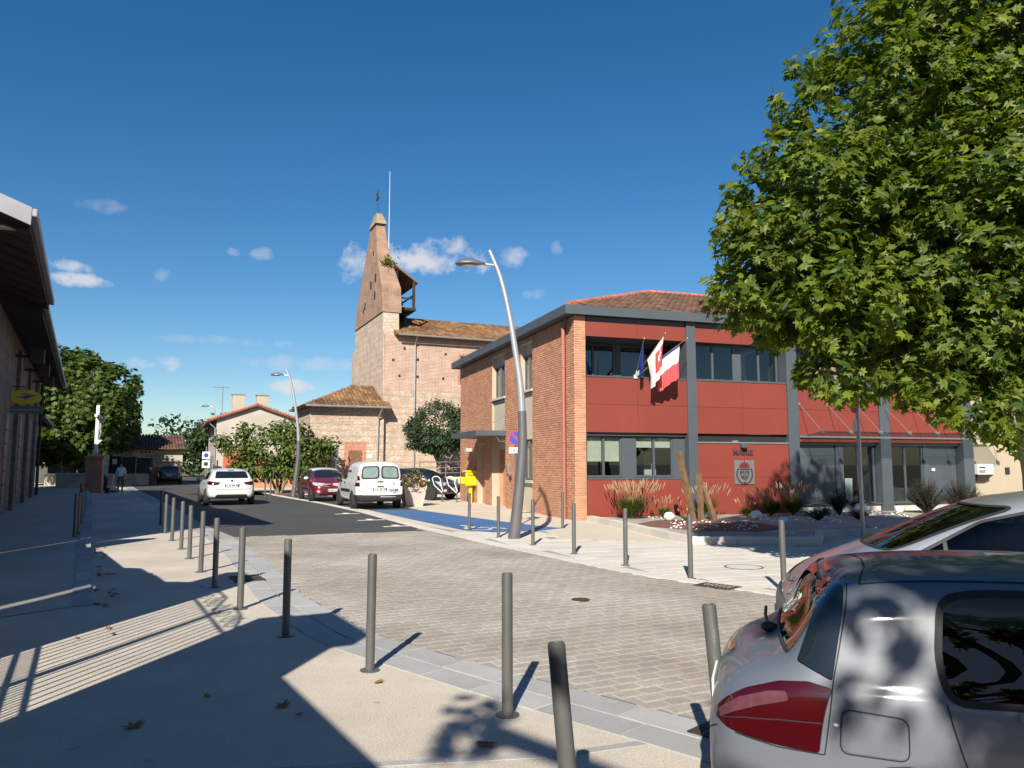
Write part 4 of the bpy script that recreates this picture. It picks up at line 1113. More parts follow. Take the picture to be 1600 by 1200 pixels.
def skinned(name, verts, edges, rad, mat, parent, root=0, sub=2):
    bm = bmesh.new(); ly = bm.verts.layers.skin.verify()
    vv = []
    for v, r in zip(verts, rad):
        q = bm.verts.new(v); q[ly].radius = (r, r) if isinstance(r, (int, float)) else r; vv.append(q)
    vv[root][ly].use_root = True
    for a, b in edges: bm.edges.new((vv[a], vv[b]))
    me = bpy.data.meshes.new(name); bm.to_mesh(me); bm.free()
    o = bpy.data.objects.new(name, me); COL.objects.link(o)
    o.modifiers.new('skin', 'SKIN').use_smooth_shade = True
    s = o.modifiers.new('sub', 'SUBSURF'); s.levels = sub; s.render_levels = sub
    dg = bpy.context.evaluated_depsgraph_get(); dg.update()
    m2 = bpy.data.meshes.new_from_object(o.evaluated_get(dg)); bpy.data.objects.remove(o)
    m2.materials.clear(); m2.materials.append(M[mat]); m2.polygons.foreach_set('use_smooth', [True]*len(m2.polygons))
    return link(name, m2, parent)
fx = .15
skinned('figure', [(fx,0,3.62),(fx+.02,0,3.85),(fx+.02,0,4.05),(fx+.05,.02,4.18),(fx+.08,.03,4.28),(fx,-.14,4.1),(fx-.02,-.32,4.2),(fx-.05,-.55,4.34),(fx,.14,4.1),(fx-.02,.32,4.2),(fx-.05,.55,4.34),(fx+.06,-.05,3.42),(fx,-.03,3.12),(fx+.06,.05,3.42),(fx,.03,3.12),(fx+.04,0,3.02)],
        [(0,1),(1,2),(2,3),(3,4),(2,5),(5,6),(6,7),(2,8),(8,9),(9,10),(0,11),(11,12),(0,13),(13,14),(12,15)],
        [.085,.08,.09,.04,.065,.045,.033,.025,.045,.033,.025,.055,.035,.055,.035,.03], 'bronze', CR)
MB().prism([(.085,2.75),(.3,2.98),(.085,3.0)], .16, 'y', -.08).build('foot_rest', 'white', CR)

# person in a white shirt, walking
PE = thing('person', 'person in a white shirt and dark trousers walking beyond the cross', 'person', (-22.05, 43.6, 0), R(30))
body = skinned('body', [(0,0,.92),(0,0,1.1),(0,.01,1.3),(0,0,1.42),(0,-.02,1.50),(0,-.03,1.60),
    (-.17,0,1.37),(-.23,.05,1.12),(-.20,-.06,.90),(-.19,-.10,.80),(.17,0,1.37),(.24,.06,1.12),(.20,-.12,.98),(.17,-.2,.93),
    (-.10,0,.86),(-.11,-.10,.48),(-.11,.02,.10),(-.11,-.13,.04),(.10,0,.86),(.11,.06,.48),(.11,.26,.14),(.11,.14,.04)],
    [(0,1),(1,2),(2,3),(3,4),(4,5),(2,6),(6,7),(7,8),(8,9),(2,10),(10,11),(11,12),(12,13),(0,14),(14,15),(15,16),(16,17),(0,18),(18,19),(19,20),(20,21)],
    [(.15,.11),(.14,.105),(.17,.115),.065,.055,(.085,.10),.06,.048,.038,.035,.06,.048,.038,.035,.095,.065,.045,.04,.095,.065,.045,.04], 'trousers', PE)
# shirt, head, hands in their own colours on the one body mesh
for q in ('shirt', 'skin', 'ink'): body.data.materials.append(M[q])
for p in body.data.polygons:
    c = p.center
    if c.z > 1.44: p.material_index = 3 if (c.z > 1.62 or c.y > .0 and c.z > 1.53) else 2
    elif c.z > .95 and not (abs(c.x) > .17 and c.z < 1.08): p.material_index = 1
    elif abs(c.x) > .145 and c.z > .74: p.material_index = 2
    elif c.z < .1: p.material_index = 3
body.name = 'body'
MB().prism([(-.13,-.09),(.13,-.09),(.1,.09),(-.1,.09)], .3, 'z', 0).build('low_dark_object', 'plastic')  # unidentified low dark object, built as a plain block
sb = bpy.data.objects['low_dark_object']; sb.location = (-22.6, 43.3, .0); tag(sb, 'small dark low object on the ground beside the person in white', 'bag')

# ================================================================ LEFT HALL (x to the right of its wall line, y along it)
HL = thing('brick_hall', 'long shaded brick hall with deep dark eaves along the left pavement', 'building', (0,0,0), R(29))
wr = -2.1
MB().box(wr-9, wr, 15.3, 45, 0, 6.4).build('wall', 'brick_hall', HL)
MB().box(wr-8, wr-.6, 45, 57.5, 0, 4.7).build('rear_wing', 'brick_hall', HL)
def eave(y0, y1, r, z, back, slope, th=.22, mat='soffit', name='eave'):
    m = MB(); x1 = r; x0 = back; dz = (x1-x0)*slope
    m.add([(x1,y0,z),(x1,y1,z),(x0,y1,z+dz),(x0,y0,z+dz),(x1,y0,z+th),(x1,y1,z+th),(x0,y1,z+dz+th),(x0,y0,z+dz+th)], [[0,1,2,3],[7,6,5,4],[0,4,5,1],[1,5,6,2],[2,6,7,3],[3,7,4,0]])
    return m.build(name, mat, HL)
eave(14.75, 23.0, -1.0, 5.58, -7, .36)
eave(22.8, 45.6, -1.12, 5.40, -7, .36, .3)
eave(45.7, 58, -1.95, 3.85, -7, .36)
m = MB(); dz = 6.17*.36
m.add([(-.97,14.70,5.56),(-.97,14.70,5.86),(-7,14.70,5.90+dz+.01),(-7,14.70,5.60+dz)], [[0,1,2,3]]); m.add([(-.97,14.74,5.56),(-.97,14.74,5.86),(-7,14.74,5.90+dz+.01),(-7,14.74,5.60+dz)], [[3,2,1,0]])
m.build('verge_board', 'verge', HL)
for y0, y1, r, z in ((14.75,22.9,-.97,5.76),(22.95,45.6,-1.08,5.60),(45.7,58,-1.9,4.02)):
    m = MB(); m.box(r-.03, r+.09, y0-.04, y1, z-.05, z+.09); m.build('gutter', 'zinc', HL, bevel=.02)
for k in range(9): MB().tube([(-1.02,15.2+k*.9,5.58),(-2.2,15.2+k*.9,6.05)], .05, 6).build('rafter', 'soffit', HL)
MB().tube([(-1.0,15.0,5.55),(-1.6,15.0,5.5),(-2.3,15.1,5.1),(-2.5,15.2,4.6)], .06, 8).build('eave_pipe', 'soffit', HL)
MB().tube([(wr+.1,44.6,5.6),(wr+.12,44.6,0)], .07, 8).build('downpipe', 'iron', HL)
for k, y in enumerate((29.2, 33.5, 38.0)):
    f = MB().box(wr, wr+.55, y-.04, y+.04, 5.05, 5.13).build('floodlight', 'iron', HL)
    MB().box(wr+.4, wr+.8, y-.22, y+.22, 4.9, 5.35).build('lamp_housing', 'iron', f, bevel=.02)
# arched windows and flat piers along the wall
def arch_window(y, z0, w, h):
    pts = [(y-w/2, z0),(y+w/2, z0),(y+w/2, z0+h)]+[(y+w/2*math.cos(t), z0+h+w/2*math.sin(t)) for t in (.5,1,1.57,2.1,2.6)]+[(y-w/2, z0+h)]
    o = MB().prism(pts, .04, 'x', wr-.005).build('arched_window', 'anthra', HL)
    for k in range(6): MB().box(wr+.036, wr+.05, y-w/2+.04, y+w/2-.04, z0+.2+k*h/6, z0+.24+k*h/6).build('glazing_bar', 'iron', o)
    big = [(y+(a-y)*1.35, z0+(b-z0)*1.06) for a, b in pts]
    MB().prism(big, .02, 'x', wr-.002).build('arch_surround', 'brick_arch', HL)
for y in (27.5, 33.0, 38.5, 43.0): arch_window(y, .4, 1.1, 2.4)
for y in (30.3, 35.8, 41): MB().box(wr, wr+.12, y-.25, y+.25, 0, 5.4).build('wall_pier', 'brick_hall', HL)

# yellow oval shop sign on its bracket
PS = thing('post_sign', 'yellow oval sign with dark bird mark over a grey board on the hall', 'sign', (0,0,0), R(29))
sc, sy, sz = wr+.36, 28.5, 3.72
MB().prism([(sc+.46*math.cos(t*.2618), sz+.23*math.sin(t*.2618)) for t in range(24)], .09, 'y', sy).build('oval', 'yellow', PS)
MB().prism([(sc-.30,sz-.02),(sc,sz+.03),(sc+.34,sz+.08),(sc+.1,sz-.03),(sc+.02,sz-.09),(sc-.03,sz-.03)], -.01, 'y', sy-.002).prism([(sc-.16,sz+.10),(sc+.06,sz+.10),(sc+.17,sz+.06),(sc-.02,sz+.07)], -.01, 'y', sy-.002).build('bird_mark', 'signblue', PS)
MB().box(sc-.45, sc+.5, sy, sy+.08, sz-.52, sz-.28).build('board', 'trim_grey', PS)
MB().box(sc-.36, sc+.4, sy-.01, sy, sz-.42, sz-.39).build('board_line', 'concrete', PS)
MB().tube([(wr,sy+.04,sz+.32),(sc,sy+.04,sz+.32),(sc,sy+.04,sz+.22)], .02, 6).build('bracket', 'iron', PS)

# boundary wall and wrought-iron gate beside the camera (they throw the striped light)
BWL = thing('boundary_wall', 'high rendered boundary wall running from beside the camera to the brick hall', 'wall', (0,0,0), R(29))
r0 = -1.2
def wseg(y0, y1, h0, h1=None, t=.35, n='wall'):
    h1 = h1 or h0
    return MB().add([(r0-t,y0,0),(r0,y0,0),(r0,y1,0),(r0-t,y1,0),(r0-t,y0,h0),(r0,y0,h0),(r0,y1,h1),(r0-t,y1,h1)], [[0,3,2,1],[4,5,6,7],[0,1,5,4],[1,2,6,5],[2,3,7,6],[3,0,4,7]]).build(n, 'render', BWL)
wseg(-9, 2.88, 3.15, 2.78); wseg(2.88, 3.78, 3.75, n='gate_pillar', t=.5); wseg(3.78, 4.5, 3.45)
MB().box(r0-.6, r0+.06, 2.7, 3.95, 3.55, 3.84).build('pillar_cap', 'concrete', BWL)
wseg(7.05, 8.1, 3.6, n='gate_pillar', t=.24); wseg(8.1, 8.9, 2.9, 2.45); wseg(8.9, 9.80, 2.42, 2.35, t=.06); wseg(10.12, 10.9, 2.28, 2.2, t=.06); wseg(10.9, 11.4, 2.2, 1.95); wseg(11.4, 14.5, 1.95, 1.68)
MB().box(-1.62, -1.37, 14.45, 15.05, 0, 1.68).build('sun_stop_wall', 'brick_hall', BWL)  # unseen piece added to stop sun leaking past the wall
MB().box(-2.1, -1.36, 15.05, 15.28, 0, 3.0).build('sun_stop_return', 'brick_hall', BWL)  # unseen piece added to close the sunlit gap beside the hall
MB().box(r0-.06, r0, 9.80, 10.12, 1.56, 2.32).build('wall', 'render', BWL)
for k in range(3): MB().tube([(r0-.03,9.88+.085*k,0),(r0-.03,9.88+.085*k,1.56)], .014, 6).build('slit_bar', 'iron', BWL)
GTE = thing('iron_gate', 'wrought iron two-leaf gate with scrolls between the wall pillars', 'gate', (0,0,0), R(29))
xr = r0-.1
for leaf in (0, 1):
    a = 4.52+leaf*1.265; b = a+1.25
    fr = MB()
    for z in (.08,.78,.92,1.08,2.70): fr.box(xr-.012, xr+.012, a, b, z, z+.028)
    fr.box(xr-.02, xr+.02, a, a+.035, .08, 2.9).box(xr-.02, xr+.02, b-.035, b, .08, 3.02)
    lf = fr.build('leaf_frame', 'iron', GTE)
    for k in range(8):
        y = a+.035+(k+.5)*(b-a-.07)/8
        MB().tube([(xr,y,.1),(xr,y,2.72)], .011, 6).build('bar', 'iron', lf)
        MB().tube([(xr,y+.07,.1),(xr,y+.07,1.1)], .009, 6).build('dog_bar', 'iron', lf)
    for k in range(4):
        y = a+.2+k*.29; sp = []
        for q in range(22):
            t = q/21; an = t*9.5*(1 if k % 2 else -1); rr = .15*(1-.8*t)
            sp.append((xr, y+rr*math.sin(an), 2.9+rr*math.cos(an)))
        MB().tube(sp, .012, 5).build('scroll', 'iron', lf)
    MB().tube([(xr,a,2.73),(xr,(a+b)/2,3.02+.06*leaf),(xr,b,3.08)], .016, 6).build('top_rail', 'iron', lf)

# unseen long building and terrace, both added to cut the sky fill in shade
AN = thing('sky_block_annexe', 'unseen long low building added behind the boundary wall to block sky light', 'building', (0,0,0), R(29))
MB().box(-14, -6.2, -14, 14.2, 0, 5.0).build('wall', 'render', AN)
MB().add([(-6.0,-14.3,5.0),(-6.0,14.4,5.0),(-10,14.4,6.3),(-10,-14.3,6.3),(-14.3,14.4,5.0),(-14.3,-14.3,5.0)], [[0,1,2,3],[3,2,4,5],[0,3,5],[1,4,2]]).build('roof', 'tile', AN)
for k in range(5):
    w = MB().box(-6.21,-6.17,-10+k*4.6,-8.8+k*4.6,1.0,2.6).build('window', 'anthra', AN); MB().box(-6.17,-6.16,-9.9+k*4.6,-8.9+k*4.6,1.1,2.5).build('pane', 'darkglass', w)
for i, (x, w_, h_, mt, lb_) in enumerate(((-22,11,8.2,'render','added pale house, unseen behind the camera at the left end of the terrace'),(-10.8,10,9.0,'brick_ped','added brick house, unseen behind the camera, second of the terrace'),(-.6,11,8.4,'render_beige','added beige house, unseen behind the camera, third of the terrace'),(10.6,12,9.2,'render','added tall pale house, unseen behind the camera at the right end of the terrace'))):
    hs_ = thing('sky_block_house', lb_, 'house', (x, -19.0, 0), 0, 'added terrace behind the camera')  # out-of-view row, added to block low sky and reflect in the glass
    MB().box(0, w_-.02, -8, 0, 0, h_-1.4).build('wall', mt, hs_)
    MB().add([(-.1,.4,h_-1.4),(w_+.05,.4,h_-1.4),(w_+.05,-4,h_),(-.1,-4,h_),(w_+.05,-8.4,h_-1.4),(-.1,-8.4,h_-1.4)], [[0,1,2,3],[3,2,4,5],[0,3,5],[1,4,2]]).build('roof', 'tile', hs_)
    for a_ in range(3):
        for z_ in (1.0, 4.0):
            q = MB().box(1.4+a_*3.2, 2.5+a_*3.2, 0, .03, z_, z_+1.7).build('window', 'white', hs_); MB().box(1.5+a_*3.2, 2.4+a_*3.2, .03, .04, z_+.1, z_+1.6).build('pane', 'darkglass', q)
# ================================================================ LAMPS, SIGNS, STREET FURNITURE
def lamp_post(label, x, y, s=1.0):
    t = thing('street_lamp', label, 'street lamp', (x, y, 0), 0, 'curved street lamps')
    P = [(0,0),(.07,.6),(.15,1.45),(.19,2.1),(.18,2.78),(.14,3.4),(.04,4.1),(-.10,4.95),(-.30,5.8),(-.55,6.42)]
    dense = []
    for i in range(len(P)-1):
        for k in range(4):
            tt = k/4; p0 = P[max(i-1,0)]; p1 = P[i]; p2 = P[i+1]; p3 = P[min(i+2,len(P)-1)]
            f = lambda a, b, c, d: .5*((2*b)+(-a+c)*tt+(2*a-5*b+4*c-d)*tt*tt+(-a+3*b-3*c+d)*tt**3)
            dense.append((f(p0[0],p1[0],p2[0],p3[0]), f(p0[1],p1[1],p2[1],p3[1])))
    dense.append(P[-1]); cut = min(range(len(dense)), key=lambda i: abs(dense[i][1]-2.74))
    rad = lambda z: .125-.075*(z/6.42)**.8
    lo = [((a)*s, 0, z*s) for a, z in dense[:cut+1]]; hi = [((a)*s, 0, z*s) for a, z in dense[cut:]]
    MB().tube(lo, [rad(p[2]/s)*1.06 for p in lo], 16).build('lower_pole', 'steel_dark', t, smooth=True)
    up_ = MB().tube(hi, [rad(p[2]/s)*.92 for p in hi], 16).build('upper_pole', 'steel_hi', t, smooth=True)
    ax, az = -.44*s, 6.08*s
    MB().tube([(ax,0,az),(ax-.16,0,az+.02),(ax-.24,0,az+.03)], [.028,.028,.04], 10).build('arm', 'steel_hi', t, smooth=True)
    hd = MB(); n = 16; rings = []
    for k, (q, zt, zb, w) in enumerate(((0,.03,.01,.05),(.12,.07,-.01,.10),(.3,.13,-.03,.165),(.48,.12,-.045,.175),(.62,.07,-.035,.12),(.68,.02,-.01,.03))):
        ring = []
        for j in range(n):
            a = 2*math.pi*j/n; zz = (zt if math.sin(a) > 0 else -zb)*abs(math.sin(a))
            ring.append((ax-.20-q, w*math.cos(a), az+.03+(zt*math.sin(a) if math.sin(a) > 0 else -zb*math.sin(a))))
        rings += ring
    fs = [[i*n+j, i*n+(j+1)%n, (i+1)*n+(j+1)%n, (i+1)*n+j] for i in range(5) for j in range(n)] + [list(range(n)), list(range(5*n,6*n))[::-1]]
    hd.add(rings, fs); h = hd.build('lamp_head', 'steel_dark', t, smooth=True)
    MB().blob((ax-.58,0,az-.005), (.16,.11,.02), 12, 6).build('lamp_glass', 'lens_clear', h, smooth=True)
lamp_post('tall curved street lamp standing before the brick town hall wall', .04, 16.96)
lamp_post('curved street lamp rising in front of the magnolia', -10.92, 38.7)
lamp_post('curved street lamp before the left edge of the gabled house', -23.0, 60.0)
lamp_post('small distant curved lamp, farthest down the street', -33.2, 84.0)
lamp_post('distant curved lamp just left of the gabled house', -31.3, 79.5)

def disc(m, r, y, n=28, cx=0, cz=0, d=.004):
    m.prism([(cx+r*math.cos(2*math.pi*k/n), cz+r*math.sin(2*math.pi*k/n)) for k in range(n)], d, 'y', y)
    return m
def round_sign(label, x, y, rz, H, r, pole_h, kind='parking', plate=None, pole_mat='steel_dark', pr=.03, cat='sign'):
    t = thing('round_sign', label, cat, (x, y, 0), rz)
    MB().tube([(0,.04,0),(0,.04,pole_h)], pr, 10).build('pole', pole_mat, t, smooth=True)
    d = disc(MB(), r, -.03, cz=H, d=.02).build('disc_back', 'galv', t)
    disc(MB(), r*.99, -.034, cz=H).build('red_rim', 'signred', d)
    if kind == 'parking':
        disc(MB(), r*.82, -.038, cz=H).build('blue_field', 'signblue', d)
        c = r*.6; w = r*.09
        MB().prism([(-c-w,H+c-w),(-c+w,H+c+w),(c+w,H-c+w),(c-w,H-c-w)], .003, 'y', -.0415).build('red_bar', 'signred', d)
    elif kind == 'noentry':
        MB().prism([(-r*.68,H-r*.14),(r*.68,H-r*.14),(r*.68,H+r*.14),(-r*.68,H+r*.14)], .003, 'y', -.038).build('white_bar', 'white', d)
    if plate:
        pz, ph, pw, txt = plate
        q = MB().box(-pw/2, pw/2, -.03, -.012, pz-ph/2, pz+ph/2).build('text_plate', 'white', t)
        if txt: lettering('lettering', txt, ph*.75, 'signblue', q, (0,-.032,pz), depth=.003)
    return t
round_sign('round no-parking sign on a thin pole right behind the nearest lamp', 0.10, 20.2, R(2), 2.30, .20, 2.55, plate=(1.98,.16,.36,'SAUF'))
round_sign('tall pole with round sign turned edge-on, under the big plane tree', 7.75, 17.3, R(-97), 3.12, .36, 3.5, plate=(2.48,.26,.26,''), pr=.045, pole_mat='galv')
round_sign('small no-entry sign at the corner of the red-doored garage', -31.3, 63.9, R(27), 1.95, .33, 2.3, 'noentry')
# white notice board on a post
NBd = thing('notice_board', 'blank white board on a post in front of the magnolia', 'sign', (-15.6, 45.0, 0), R(15))
MB().box(-.3,.3,-.03,.0,1.35,2.15).build('panel', 'white', NBd, bevel=.006); MB().tube([(0,.03,0),(0,.03,2.1)], .03, 8).build('post', 'galv', NBd)
RS = thing('road_signs', 'pair of white square road signs on a grey pole by the gabled house', 'sign', (-22.4, 56.5, 0), R(20))
MB().tube([(0,.04,0),(0,.04,2.9)], .05, 8).build('pole', 'galv', RS)
for z in (2.25, 1.62):
    q = MB().box(-.27,.27,-.03,.0,z-.27,z+.27).build('plate', 'white', RS)
    disc(MB(), .16, -.034, cz=z).build('emblem', 'signblue' if z > 2 else 'ink', q)
# street name post by the porch
SP_ = thing('street_name_post', 'thin dark post with vertical name plate before the church porch', 'sign', (-9.7, 42.6, 0), R(10))
MB().tube([(0,.03,0),(0,.03,2.55)], .035, 8).build('post', 'steel_dark', SP_); MB().box(-.1,.1,-.02,.0,1.9,2.5).build('plate', 'anthra', SP_)

# yellow post box on its leg
YB = thing('post_box', 'bright yellow post box on a leg by the town hall side wall', 'post box', (-1.75, 32.6, 0), R(18.2+0))
MB().box(-.07,.07,-.05,.09,0,.75).build('leg', 'yellow', YB, bevel=.01)
bx = MB().box(-.26,.32,-.22,.24,.72,1.28).build('body', 'yellow', YB, bevel=.03)
MB().prism([(-.29,1.281),(.35,1.281),(.33,1.35),(-.27,1.35)], .52, 'y', -.25).build('lid', 'yellow', YB, bevel=.01)
MB().box(-.44,-.262,-.14,.12,.80,1.08).build('collection_slot', 'yellow', YB, bevel=.02)
MB().box(-.40,-.264,-.12,.08,1.12,1.26).build('slot_hood', 'iron', YB)
MB().box(-.16,.2,-.226,-.221,1.14,1.18).build('slot', 'plastic', bx)
# cycle stands: post with a bent white hoop
def cycle_stand(label, x, y):
    t = thing('cycle_stand', label, 'bike rack', (x, y, 0), R(10), 'cycle stands by the ramp')
    MB().tube([(0,0,0),(0,0,.98)], .035, 8).build('post', 'steel', t, smooth=True)
    pts = [(-.0+.0,0,.5)]
    loop = []
    for k in range(21):
        a = R(-60+k*15); loop.append((-.08-.16+.17*math.cos(a)*1.0-.02*k*.2, -.03, .92+.17*math.sin(a)))
    MB().tube([(.02,-.03,.45)]+loop[2:15]+[(-.36,-.03,.72),(-.02,-.03,.40)], .022, 8).build('hoop', 'white', t, smooth=True)
cycle_stand('left white-hooped cycle stand before the dark car', -3.0, 33.4)
cycle_stand('middle white-hooped cycle stand before the dark car', -2.35, 33.0)
cycle_stand('right white-hooped cycle stand against the brick corner', -1.95, 35.2)
# low pale wall behind the second lamp
LW = thing('low_wall', 'low pale concrete wall behind the red car and second lamp', 'wall', (-11.2, 40.9, 0), R(-12))
MB().box(0, 4.6, 0, .35, 0, .95).build('wall', 'concrete', LW, bevel=.01)
sheet('earth_patch', [(-17.5,41.5),(-12.2,40.2),(-8.0,41.2),(-9,46),(-16,47)], .004, 'mulch')
WP = thing('white_post', 'slim white post on a dark base at the shade edge', 'post', (-23.0, 44.6, 0))
MB().tube([(0,0,.1),(0,0,1.0)], .04, 8).build('post', 'white', WP); MB().lathe([(.22,0),(.24,.06),(.15,.12),(0,.12)], 10).build('base', 'plastic', WP)
# ================================================================ VEHICLES (x ahead from the tail, y to the left)
def ring_of(x, z0, w1, zs, ws, zr, wr, zt):
    h = [(0,z0),(.74*w1,z0),(.955*w1,z0+.05),(w1,z0+.40*(zs-z0)),((w1+ws)/2+.012,z0+.78*(zs-z0)),(ws,zs-.02),(ws-.03,zs+.02),
         (ws+(wr-ws)*.62,zs+(zr-zs)*.60),(wr,zr),(wr*.55,zt-.22*(zt-zr)),(0,zt)]
    return [(x, y, z) for y, z in h] + [(x, -y, z) for y, z in h[-2:0:-1]]
def shell_mesh(stations, sub=3):
    vs, fs = [], []; rings = [ring_of(*s) for s in stations]; n = len(rings[0])
    for r in rings: vs += r
    for i in range(len(rings)-1):
        for j in range(n): fs.append([i*n+j, (i+1)*n+j, (i+1)*n+(j+1)%n, i*n+(j+1)%n])
    fs += [list(range(n)), list(range((len(rings)-1)*n, len(rings)*n))[::-1]]
    me = bpy.data.meshes.new('shell'); me.from_pydata(vs, [], fs)
    bm = bmesh.new(); bm.from_mesh(me); bmesh.ops.recalc_face_normals(bm, faces=bm.faces[:]); bm.to_mesh(me); bm.free()
    o = bpy.data.objects.new('shell', me); COL.objects.link(o)
    s = o.modifiers.new('sub', 'SUBSURF'); s.levels = sub; s.render_levels = sub
    dg = bpy.context.evaluated_depsgraph_get(); dg.update()
    m2 = bpy.data.meshes.new_from_object(o.evaluated_get(dg)); bpy.data.objects.remove(o)
    m2.polygons.foreach_set('use_smooth', [True]*len(m2.polygons))
    return m2
SIDE = {  # projection frames: origin, u, v, direction into the car
    'L': ((0,0,0),(1,0,0),(0,0,1),(0,-1,0)), 'R': ((0,0,0),(1,0,0),(0,0,1),(0,1,0)),
    'rear': ((0,0,0),(0,1,0),(0,0,1),(1,0,0)), 'front': ((0,0,0),(0,1,0),(0,0,1),(-1,0,0)), 'top': ((0,0,0),(1,0,0),(0,1,0),(0,0,-1))}
def corner(ox, oy, du, dd): return ((ox,oy,0), du, (0,0,1), dd)
def rounded(poly, r, n=4):
    out = []; k = len(poly)
    for i in range(k):
        p, a, b = Vector(poly[i]), Vector(poly[i-1]), Vector(poly[(i+1)%k])
        ra = min(r, (a-p).length*.45, (b-p).length*.45); A = p+(a-p).normalized()*ra; B = p+(b-p).normalized()*ra
        for j in range(n+1):
            t = j/n; out.append(tuple(A*(1-t)**2 + p*2*t*(1-t) + B*t*t))
    return out
class Shell:
    def __init__(s, stations, sub=3):
        s.me = shell_mesh(stations, sub)
        s.bvh = BVHTree.FromPolygons([v.co.copy() for v in s.me.vertices], [list(p.vertices) for p in s.me.polygons])
    def hit(s, fr, a, b, off):
        o, u, v, d = [Vector(q) for q in fr]; p = o+u*a+v*b; d = d.normalized()
        loc, nr, i, _ = s.bvh.ray_cast(p-d*6, d)
        if loc is None: loc, nr, i, _ = s.bvh.find_nearest(p)
        if nr.dot(d) > 0: nr = -nr
        # smooth normal from the polygon's vertices
        return loc + nr*off, nr
    def patch(s, name, fr, poly, mat, parent, off=.004, grid=.05):
        P = []; k = len(poly)
        for i in range(k):
            a, b = Vector(poly[i]), Vector(poly[(i+1)%k]); n = max(1, int((b-a).length/grid))
            for j in range(n): P.append(a.lerp(b, j/n))
        m = len(P); E = [(i, (i+1)%m) for i in range(m)]
        xs = [p.x for p in P]; ys = [p.y for p in P]; pl = [(p.x,p.y) for p in P]
        x = min(xs)+grid*.5
        while x < max(xs):
            y = min(ys)+grid*.5
            while y < max(ys):
                if inside((x,y), pl) and min((Vector((x,y))-q).length for q in P) > grid*.4: P.append(Vector((x,y)))
                y += grid
            x += grid
        V2, _, T, *_r = delaunay_2d_cdt(P, E, [], 1, 1e-5)
        vs = [s.hit(fr, p.x, p.y, off)[0] for p in V2]
        u, v, d = Vector(fr[1]), Vector(fr[2]), Vector(fr[3]); flip = u.cross(v).dot(d) > 0
        mb = MB(); mb.add(vs, [list(t)[::-1] if flip else list(t) for t in T])
        return mb.build(name, mat, parent, smooth=True, ang=180)
    def ribbon(s, name, fr, line, w, mat, parent, off=.003, close=False, grid=.05):
        L = [Vector(p) for p in line]; L = L+[L[0]] if close else L; D = []
        for i in range(len(L)-1):
            n = max(1, int((L[i+1]-L[i]).length/grid))
            for j in range(n): D.append(L[i].lerp(L[i+1], j/n))
        D.append(L[-1]); H = [s.hit(fr, p.x, p.y, off) for p in D]; vs = []
        for i in range(len(H)):
            t = (H[min(i+1,len(H)-1)][0]-H[max(i-1,0)][0]).normalized(); b = H[i][1].cross(t).normalized()*w/2
            vs += [H[i][0]-b, H[i][0]+b]
        mb = MB(); mb.add(vs, [[2*i,2*i+2,2*i+3,2*i+1] for i in range(len(H)-1)]); 
        return mb.build(name, mat, parent, smooth=True, ang=180)
def body_part(sh, mat, parent, cuts=()):
    """painted shell; with cuts the window openings are cut right through a 2 cm skin"""
    if not cuts:
        sh.me.materials.clear(); sh.me.materials.append(M[mat]); return link('body', sh.me, parent)
    o = bpy.data.objects.new('tmp', sh.me.copy()); COL.objects.link(o)
    so_ = o.modifiers.new('s', 'SOLIDIFY'); so_.thickness = .02; so_.offset = -1
    cs = []
    for axis, poly, a, d in cuts:
        mb = MB(); mb.prism(poly, d, axis, a); me = bpy.data.meshes.new('c'); me.from_pydata(mb.v, [], mb.f)
        bm = bmesh.new(); bm.from_mesh(me); bmesh.ops.recalc_face_normals(bm, faces=bm.faces[:]); bm.to_mesh(me); bm.free()
        c = bpy.data.objects.new('c', me); COL.objects.link(c); cs.append(c)
        q = o.modifiers.new('b', 'BOOLEAN'); q.operation = 'DIFFERENCE'; q.object = c; q.solver = 'EXACT'
    dg = bpy.context.evaluated_depsgraph_get(); dg.update()
    me = bpy.data.meshes.new_from_object(o.evaluated_get(dg))
    for c in cs: bpy.data.objects.remove(c)
    bpy.data.objects.remove(o)
    me.materials.clear(); me.materials.append(M[mat]); me.polygons.foreach_set('material_index', [0]*len(me.polygons))
    me.polygons.foreach_set('use_smooth', [True]*len(me.polygons)); me.set_sharp_from_angle(angle=R(35))
    return link('body', me, parent)
def wheel(parent, x, y, r, side, w=.2, rim='alloy', spokes=5):
    t = MB(); s = side
    prof = [(r*.62,-w/2),(r*.93,-w/2),(r,-w*.32),(r,w*.32),(r*.93,w/2),(r*.62,w/2)]
    t.lathe(prof, 28, (0,0,0), 'y'); o = t.build('wheel', 'rubber', parent, smooth=True); o.location = (x, y, r)
    m = MB(); q = s*w*.42
    m.lathe([(r*.55,q*.55),(r*.64,q*1.06),(r*.66,q*.9)], 24, (0,0,0), 'y')
    for k in range(spokes):
        a = 2*math.pi*k/spokes
        m.M = Matrix.Rotation(a, 4, 'Y'); m.box(-r*.10, r*.10, min(q*.7,q*1.02), max(q*.7,q*1.02), 0, r*.62)
    m.M = None; m.lathe([(0,q*1.06),(r*.16,q*1.06),(r*.18,q*.8)], 14, (0,0,0), 'y')
    m.build('rim', rim, o)
    d = MB().lathe([(0,q*.5),(r*.62,q*.5)], 20, (0,0,0), 'y').build('brake_disc', 'plastic', o)
def wheels(t, sh, xs, r, W, rim='alloy', arch=1.17, am='black'):
    for x in xs:
        for s in (1, -1):
            fr = SIDE['L' if s > 0 else 'R']
            ar = [(x+r*arch*math.cos(a*.2618), r+r*arch*math.sin(a*.2618)) for a in range(24)]
            ar = [(a, max(b, .30)) for a, b in ar]
            sh.patch('wheel_arch', fr, ar, am, t, .006, .06)
            wheel(t, x, s*(W/2-.07), r, s, rim=rim)
